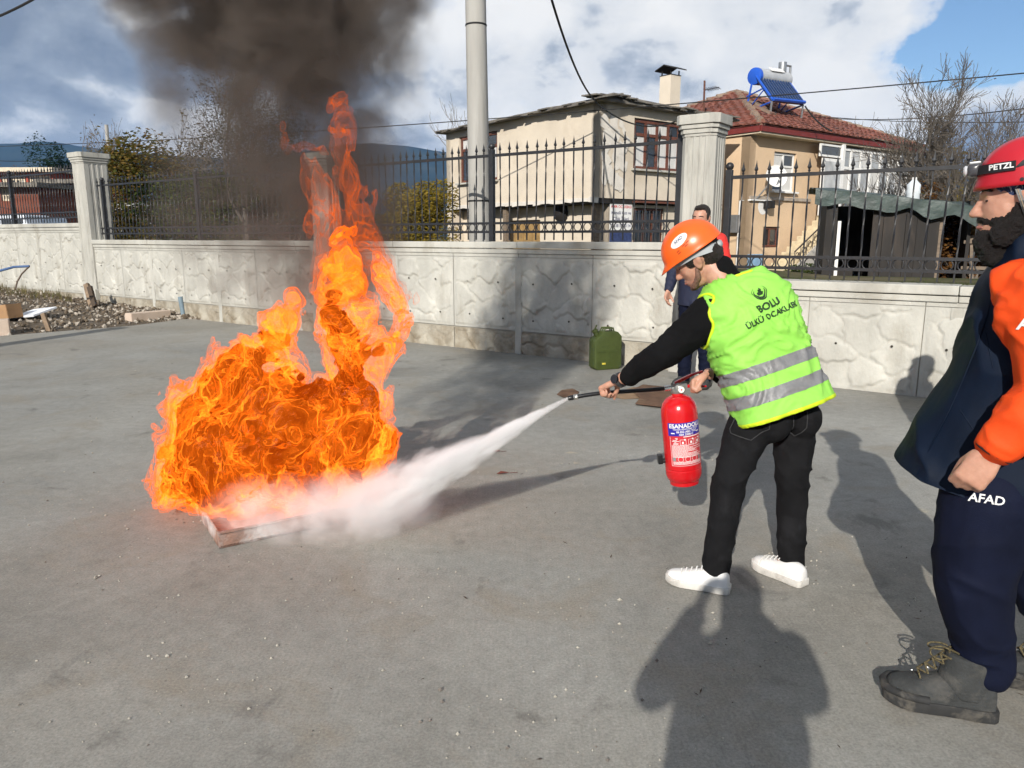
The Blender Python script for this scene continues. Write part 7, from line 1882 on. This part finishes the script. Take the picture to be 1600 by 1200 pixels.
def flame_sheet(name, field, c, d, mat, parent):
    f, org, h = field; v1, t1 = isosurface(f, org, h, c); v2, t2 = isosurface(f, org, h, c - d)
    vs = np.concatenate([v1, v2]); ts = np.concatenate([t1, t2[:, ::-1] + len(v1)])
    me = bpy.data.meshes.new(name); me.vertices.add(len(vs)); me.vertices.foreach_set('co', vs.astype(np.float32).ravel())
    me.loops.add(len(ts) * 3); me.loops.foreach_set('vertex_index', ts.astype(np.int32).ravel()); me.polygons.add(len(ts)); me.polygons.foreach_set('loop_start', np.arange(0, len(ts) * 3, 3, dtype=np.int32))
    me.update(calc_edges=True); me.validate(); me.materials.append(mat); return put(name, me, parent)
def flame_mat(name, em, strength, absorb, acol=(0.6, 0.2, 0.05)):
    m = bpy.data.materials.new(name); m.use_nodes = True; nt = m.node_tree; nt.nodes.clear()
    out = nt.nodes.new('ShaderNodeOutputMaterial'); e = nt.nodes.new('ShaderNodeEmission'); a = nt.nodes.new('ShaderNodeVolumeAbsorption'); ad = nt.nodes.new('ShaderNodeAddShader')
    e.inputs['Color'].default_value = (*em, 1); e.inputs['Strength'].default_value = strength; a.inputs['Density'].default_value = absorb; a.inputs['Color'].default_value = (*acol, 1)
    nt.links.new(e.outputs[0], ad.inputs[0]); nt.links.new(a.outputs[0], ad.inputs[1]); nt.links.new(ad.outputs[0], out.inputs['Volume'])
    return m
FY = 3.95
BODY = [(312, 735, 66), (288, 785, 40), (302, 690, 50), (285, 742, 40), (345, 615, 50), (318, 642, 46), (320, 775, 42), (375, 575, 40), (355, 715, 96), (425, 690, 104), (328, 648, 70), (405, 625, 78), (505, 695, 92), (555, 690, 60), (545, 625, 60), (590, 690, 30), (470, 745, 66), (395, 765, 56), (270, 722, 22), (268, 772, 20), (425, 565, 42), (392, 590, 42), (434, 528, 26), (430, 500, 16), (455, 488, 12), (550, 565, 46), (540, 515, 38), (565, 490, 24), (530, 462, 26), (545, 435, 22), (522, 410, 16), (588, 550, 20), (575, 525, 22), (598, 640, 18)]
TONGUE = [(598, 558, 14), (610, 540, 10), (619, 520, 9), (622, 498, 10), (616, 478, 10), (606, 460, 12), (598, 446, 10), (628, 505, 8), (550, 410, 12), (530, 400, 13), (526, 378, 10), (534, 360, 7), (598, 425, 8), (592, 405, 6), (525, 430, 19), (540, 455, 21), (512, 470, 15), (455, 495, 14), (462, 480, 9), (440, 512, 17)]
HIGH = [(528, 445, 20), (524, 420, 20), (520, 395, 20), (530, 372, 19), (522, 348, 17), (530, 326, 15), (518, 306, 13), (526, 286, 11), (506, 365, 11), (560, 425, 15), (572, 400, 16), (588, 385, 17), (598, 405, 15), (608, 430, 13), (614, 455, 11), (582, 360, 13), (572, 338, 11), (566, 316, 9), (560, 292, 8), (540, 262, 8), (538, 240, 8), (542, 222, 9), (540, 206, 10), (535, 190, 8), (531, 174, 5), (528, 160, 4), (470, 214, 8), (462, 200, 6), (474, 236, 5), (494, 330, 8), (545, 405, 14), (550, 380, 13)]
fire = thing('fire', 'tall orange fire blazing from the steel tray', 'fire', (FT[0] + FT[1] * 0.45 + FT[2] * 0.3), None)
F1 = flame_mat('flame sheet', (1.0, 0.150, 0.006), 165, 115, (0.25, 0.08, 0.02))
F2 = flame_mat('flame inner sheet', (1.0, 0.220, 0.013), 275, 115, (0.25, 0.08, 0.02))
F3 = flame_mat('sooty flame core', (1.0, 0.105, 0.004), 34, 170, (0.12, 0.05, 0.02))
F4 = flame_mat('dark upper flame', (1.0, 0.15, 0.014), 34, 46, (0.2, 0.1, 0.07))
LO, HI = (-2.15, 3.40, 0.0), (-0.42, 4.45, 1.55)
fld = flame_field(BODY, FY, 0.0150, 1, LO, HI, 0.045, 0.080, 0.03, 0.82); fcore = flame_field(BODY, FY, 0.026, 1, LO, HI, 0.045, 0.080, 0.03, 0.82)
def varied(fld, amp, freq, seed):
    f, lo, h = fld; n = f.shape
    G = np.stack(np.meshgrid(*[lo[i] + h * np.arange(n[i]) for i in range(3)], indexing='ij'), -1).reshape(-1, 3).astype(np.float32) * np.array([1, 1, 0.7], np.float32) + seed
    near = np.abs(f.ravel() + 0.08) < 0.25; g = f.ravel().copy(); g[near] += amp * gnoise(G[near] * freq) + amp * 0.5 * gnoise(G[near] * freq * 2.3 + 7)
    return g.reshape(n), lo, h
for f_, c_, d_, m_ in ((fld, 0.0, 0.0017, F1), (varied(fld, 0.035, 6, 3.0), -0.03, 0.0017, F2), (varied(fcore, 0.10, 5, 9.0), -0.075, 0.02, F3)): flame_sheet('flame_sheet', f_, c_, d_, m_, fire)
fld = flame_field(TONGUE, FY, 0.0115, 2, (-1.35, 3.65, 0.85), (-0.50, 4.25, 1.85), 0.06, 0.05, 0.025, 0.6)
for c_, d_, m_ in ((0.012, 0.0025, F1), (-0.01, 0.0025, F2)): flame_sheet('flame_tongue', fld, c_, d_, m_, fire)
fld = flame_field(HIGH, FY, 0.0165, 3, (-1.45, 3.60, 0.95), (-0.45, 4.35, 2.5), 0.11, 0.075, 0.035, 0.34)
for c_, d_ in ((0.012, 0.0020), (-0.014, 0.0020)): flame_sheet('flame_wisp', fld, c_, d_, F4, fire)

def vol_mat(name, build):
    m = bpy.data.materials.new(name); m.use_nodes = True; nt = m.node_tree; nt.nodes.clear()
    out = nt.nodes.new('ShaderNodeOutputMaterial'); pv = nt.nodes.new('ShaderNodeVolumePrincipled'); nt.links.new(pv.outputs[0], out.inputs['Volume'])
    build(nt, pv); return m
def sepxyz(nt, coord='Object'):
    t = nt.nodes.new('ShaderNodeTexCoord'); s = nt.nodes.new('ShaderNodeSeparateXYZ'); nt.links.new(t.outputs[coord], s.inputs[0]); return t.outputs[coord], s.outputs
def fcurve(nt, src, lo, hi, pts):
    """piecewise-linear curve: pts (x, y) with y in 0..1"""
    mr = nt.nodes.new('ShaderNodeMapRange'); mr.inputs['From Min'].default_value = lo; mr.inputs['From Max'].default_value = hi; nt.links.new(src, mr.inputs['Value'])
    r = nt.nodes.new('ShaderNodeValToRGB'); e = r.color_ramp.elements
    while len(e) < len(pts): e.new(0.5)
    for el, (x, y) in zip(e, pts): el.position = (x - lo) / (hi - lo); el.color = (y, y, y, 1)
    nt.links.new(mr.outputs[0], r.inputs[0]); return r.outputs[0]

# ---- black smoke: a plume leaning left as it rises, in one closed domain
SM = [(0.75, -0.80, 4.1, 0.22), (1.2, -1.22, 4.15, 0.70), (1.6, -1.30, 4.2, 0.72), (2.0, -1.30, 4.25, 0.74), (2.35, -1.25, 4.3, 0.78), (2.7, -1.27, 4.35, 0.98), (3.2, -1.22, 4.4, 1.12), (4.0, -1.15, 4.5, 1.2), (4.6, -1.1, 4.55, 0.9)]
def smoke():
    def build(nt, pv):
        co, xyz = sepxyz(nt)
        xc = fcurve(nt, xyz[2], 0.7, 4.7, [(z, (x + 2) / 2) for z, x, y, r in SM]); rc = fcurve(nt, xyz[2], 0.7, 4.7, [(z, r / 2) for z, x, y, r in SM])
        dn = fcurve(nt, xyz[2], 0.7, 4.7, [(0.7, 0.0), (0.95, 0.05), (1.25, 0.22), (1.7, 0.19), (2.05, 0.25), (2.4, 0.66), (2.75, 1.0), (3.2, 0.5), (3.8, 0.18), (4.65, 0.0)])
        dx = math_(nt, 'SUBTRACT', xyz[0], math_(nt, 'SUBTRACT', math_(nt, 'MULTIPLY', xc, 2.0), 2.0)); dy = math_(nt, 'SUBTRACT', xyz[1], 4.3)
        wn_ = tnoise(nt, 1.5, 3, 0.5); dx = math_(nt, 'ADD', dx, math_(nt, 'MULTIPLY', math_(nt, 'SUBTRACT', wn_, 0.5), 0.7))
        rr = math_(nt, 'SQRT', math_(nt, 'ADD', math_(nt, 'POWER', dx, 2.0), math_(nt, 'MULTIPLY', math_(nt, 'POWER', dy, 2.0), 1.6)))
        fall = math_(nt, 'SUBTRACT', 1.0, math_(nt, 'DIVIDE', rr, math_(nt, 'MULTIPLY', rc, 2.0)), True)
        n = ramp(nt, tnoise(nt, 2.9, 7, 0.66, 0.4), [(0.455, 0.0), (0.57, 1.0)])
        d = math_(nt, 'MULTIPLY', math_(nt, 'MULTIPLY', fall, dn), math_(nt, 'ADD', n, 0.05))
        # dense sooty core close round the flame column
        ex_ = math_(nt, 'ADD', math_(nt, 'ADD', xyz[0], 0.90), math_(nt, 'MULTIPLY', math_(nt, 'SUBTRACT', tnoise(nt, 2.6, 3, 0.5, off=(4, 2, 7)), 0.5), 0.7)); ey_ = math_(nt, 'SUBTRACT', xyz[1], 4.22)
        r2 = math_(nt, 'SQRT', math_(nt, 'ADD', math_(nt, 'POWER', ex_, 2.0), math_(nt, 'POWER', ey_, 2.0)))
        f2 = math_(nt, 'SUBTRACT', 1.0, math_(nt, 'DIVIDE', r2, 0.36), True)
        d2 = fcurve(nt, xyz[2], 0.7, 4.7, [(0.7, 0.0), (1.0, 0.12), (1.5, 0.30), (2.0, 0.30), (2.6, 0.12), (3.2, 0.0)])
        n2 = ramp(nt, tnoise(nt, 5.0, 6, 0.62, 0.5, stretch=(1, 1, 0.6), off=(1, 6, 2)), [(0.42, 0.0), (0.60, 1.0)])
        d = math_(nt, 'ADD', d, math_(nt, 'MULTIPLY', math_(nt, 'MULTIPLY', f2, d2), n2))
        nt.links.new(math_(nt, 'MULTIPLY', d, 27.0), pv.inputs['Density'])
        pv.inputs['Color'].default_value = (0.235, 0.20, 0.175, 1); pv.inputs['Anisotropy'].default_value = 0.1
        pv.inputs['Absorption Color'].default_value = (0, 0, 0, 1)
    m = MB(); m.loft([(V((x, y, z)), V((r * 1.25 + 0.1, 0, 0)), V((0, r * 0.95 + 0.08, 0))) for z, x, y, r in SM], 20)
    mt = vol_mat('dark oily smoke', build)
    o = m.build('smoke', mt); tag(o, 'dark brown-grey smoke billowing up from the fire', 'smoke', kind='stuff')
    mt.cycles.volume_step_rate = 0.35 if hasattr(mt.cycles, 'volume_step_rate') else 1.0
    return o
smoke()

# ---- white powder: jet from the nozzle, and the cloud where it strikes the tray
def powder():
    tgt = gz(560, 800, 0.14); d = tgt - NOZ; L = d.length * 1.05; X, Y, Z = frame(d, V((0, -1, 0)))
    R3 = rotm(Z, X, Y)            # local x runs down the jet
    def build(nt, pv):
        co, xyz = sepxyz(nt)
        x = xyz[0]; sag = math_(nt, 'MULTIPLY', math_(nt, 'POWER', x, 2.0), 0.0)
        wob = math_(nt, 'MULTIPLY', math_(nt, 'SUBTRACT', tnoise(nt, 5.0, 4, 0.6, stretch=(0.7, 1.6, 1.6)), 0.5), math_(nt, 'MULTIPLY', x, 0.30))
        y = math_(nt, 'ADD', xyz[1], wob); z = math_(nt, 'ADD', xyz[2], wob)
        r = math_(nt, 'SQRT', math_(nt, 'ADD', math_(nt, 'POWER', y, 2.0), math_(nt, 'POWER', z, 2.0)))
        Rx = math_(nt, 'ADD', 0.008, math_(nt, 'MULTIPLY', math_(nt, 'POWER', x, 1.25), 0.145))
        fall = ramp(nt, math_(nt, 'DIVIDE', r, Rx), [(0.25, 1.0), (1.0, 0.0)])
        n = ramp(nt, tnoise(nt, 11, 5, 0.65, 0.4, stretch=(0.45, 1.5, 1.5)), [(0.36, 0.06), (0.62, 1.0)])
        dens = math_(nt, 'DIVIDE', 48.0, math_(nt, 'ADD', math_(nt, 'POWER', x, 1.3), 0.045))
        end = fcurve(nt, x, 0.0, L, [(0.0, 1.0), (L * 0.62, 1.0), (L, 0.0)])
        nt.links.new(math_(nt, 'MULTIPLY', math_(nt, 'MULTIPLY', math_(nt, 'MULTIPLY', fall, n), dens), end), pv.inputs['Density'])
        pv.inputs['Color'].default_value = (0.99, 0.99, 0.99, 1); pv.inputs['Anisotropy'].default_value = 0.0
    m = MB(); m.rings([[V((L * t, (0.015 + 0.24 * L * t ** 1.15) * math.cos(a), (0.015 + 0.24 * L * t ** 1.15) * math.sin(a))) for a in np.linspace(0, 2 * math.pi, 16, endpoint=False)] for t in np.linspace(0.0, 1.0, 9)])
    mt = vol_mat('powder jet', build); o = m.build('powder_jet', mt, None, loc=NOZ, rot=R3); tag(o, 'white powder jet shooting from the nozzle to the fire', 'powder', kind='stuff')
    c = gz(505, 822, 0.0); ex = V((0.66, 0.38, 0.22))
    def build2(nt, pv):
        co, xyz = sepxyz(nt)
        q = [math_(nt, 'POWER', math_(nt, 'DIVIDE', xyz[i], ex[i]), 2.0) for i in range(3)]
        r = math_(nt, 'SQRT', math_(nt, 'ADD', q[0], math_(nt, 'ADD', q[1], q[2])))
        fall = ramp(nt, r, [(0.0, 1.0), (1.0, 0.0)])
        n = ramp(nt, tnoise(nt, 6.5, 6, 0.6, 0.5), [(0.36, 0.0), (0.70, 1.0)])
        nt.links.new(math_(nt, 'MULTIPLY', math_(nt, 'MULTIPLY', fall, n), 27.0), pv.inputs['Density'])
        pv.inputs['Color'].default_value = (0.985, 0.98, 0.98, 1)
    mt2 = vol_mat('powder cloud', build2)
    o = MB().ell((0, 0, 0), ex, None, 24, 14).build('powder_cloud', mt2, None, loc=c + V((0, 0, 0.12))); tag(o, 'pale powder cloud rolling over the steel tray', 'powder', kind='stuff')
    for m_ in (mt, mt2):
        if hasattr(m_.cycles, 'volume_step_rate'): m_.cycles.volume_step_rate = 0.4
powder()

# ---- air between here and the hills
def haze():
    m = bpy.data.materials.new('pale air'); m.use_nodes = True; nt = m.node_tree; nt.nodes.clear()
    out = nt.nodes.new('ShaderNodeOutputMaterial'); pv = nt.nodes.new('ShaderNodeVolumePrincipled'); nt.links.new(pv.outputs[0], out.inputs['Volume'])
    pv.inputs['Color'].default_value = (0.30, 0.55, 1.0, 1); pv.inputs['Density'].default_value = HAZE
    o = MB().box((0, 500, 109), (8200, 5200, 222)).build('haze', m); tag(o, 'pale blue air in front of the far hills', 'haze', kind='stuff')
HAZE = 0.00018
haze()
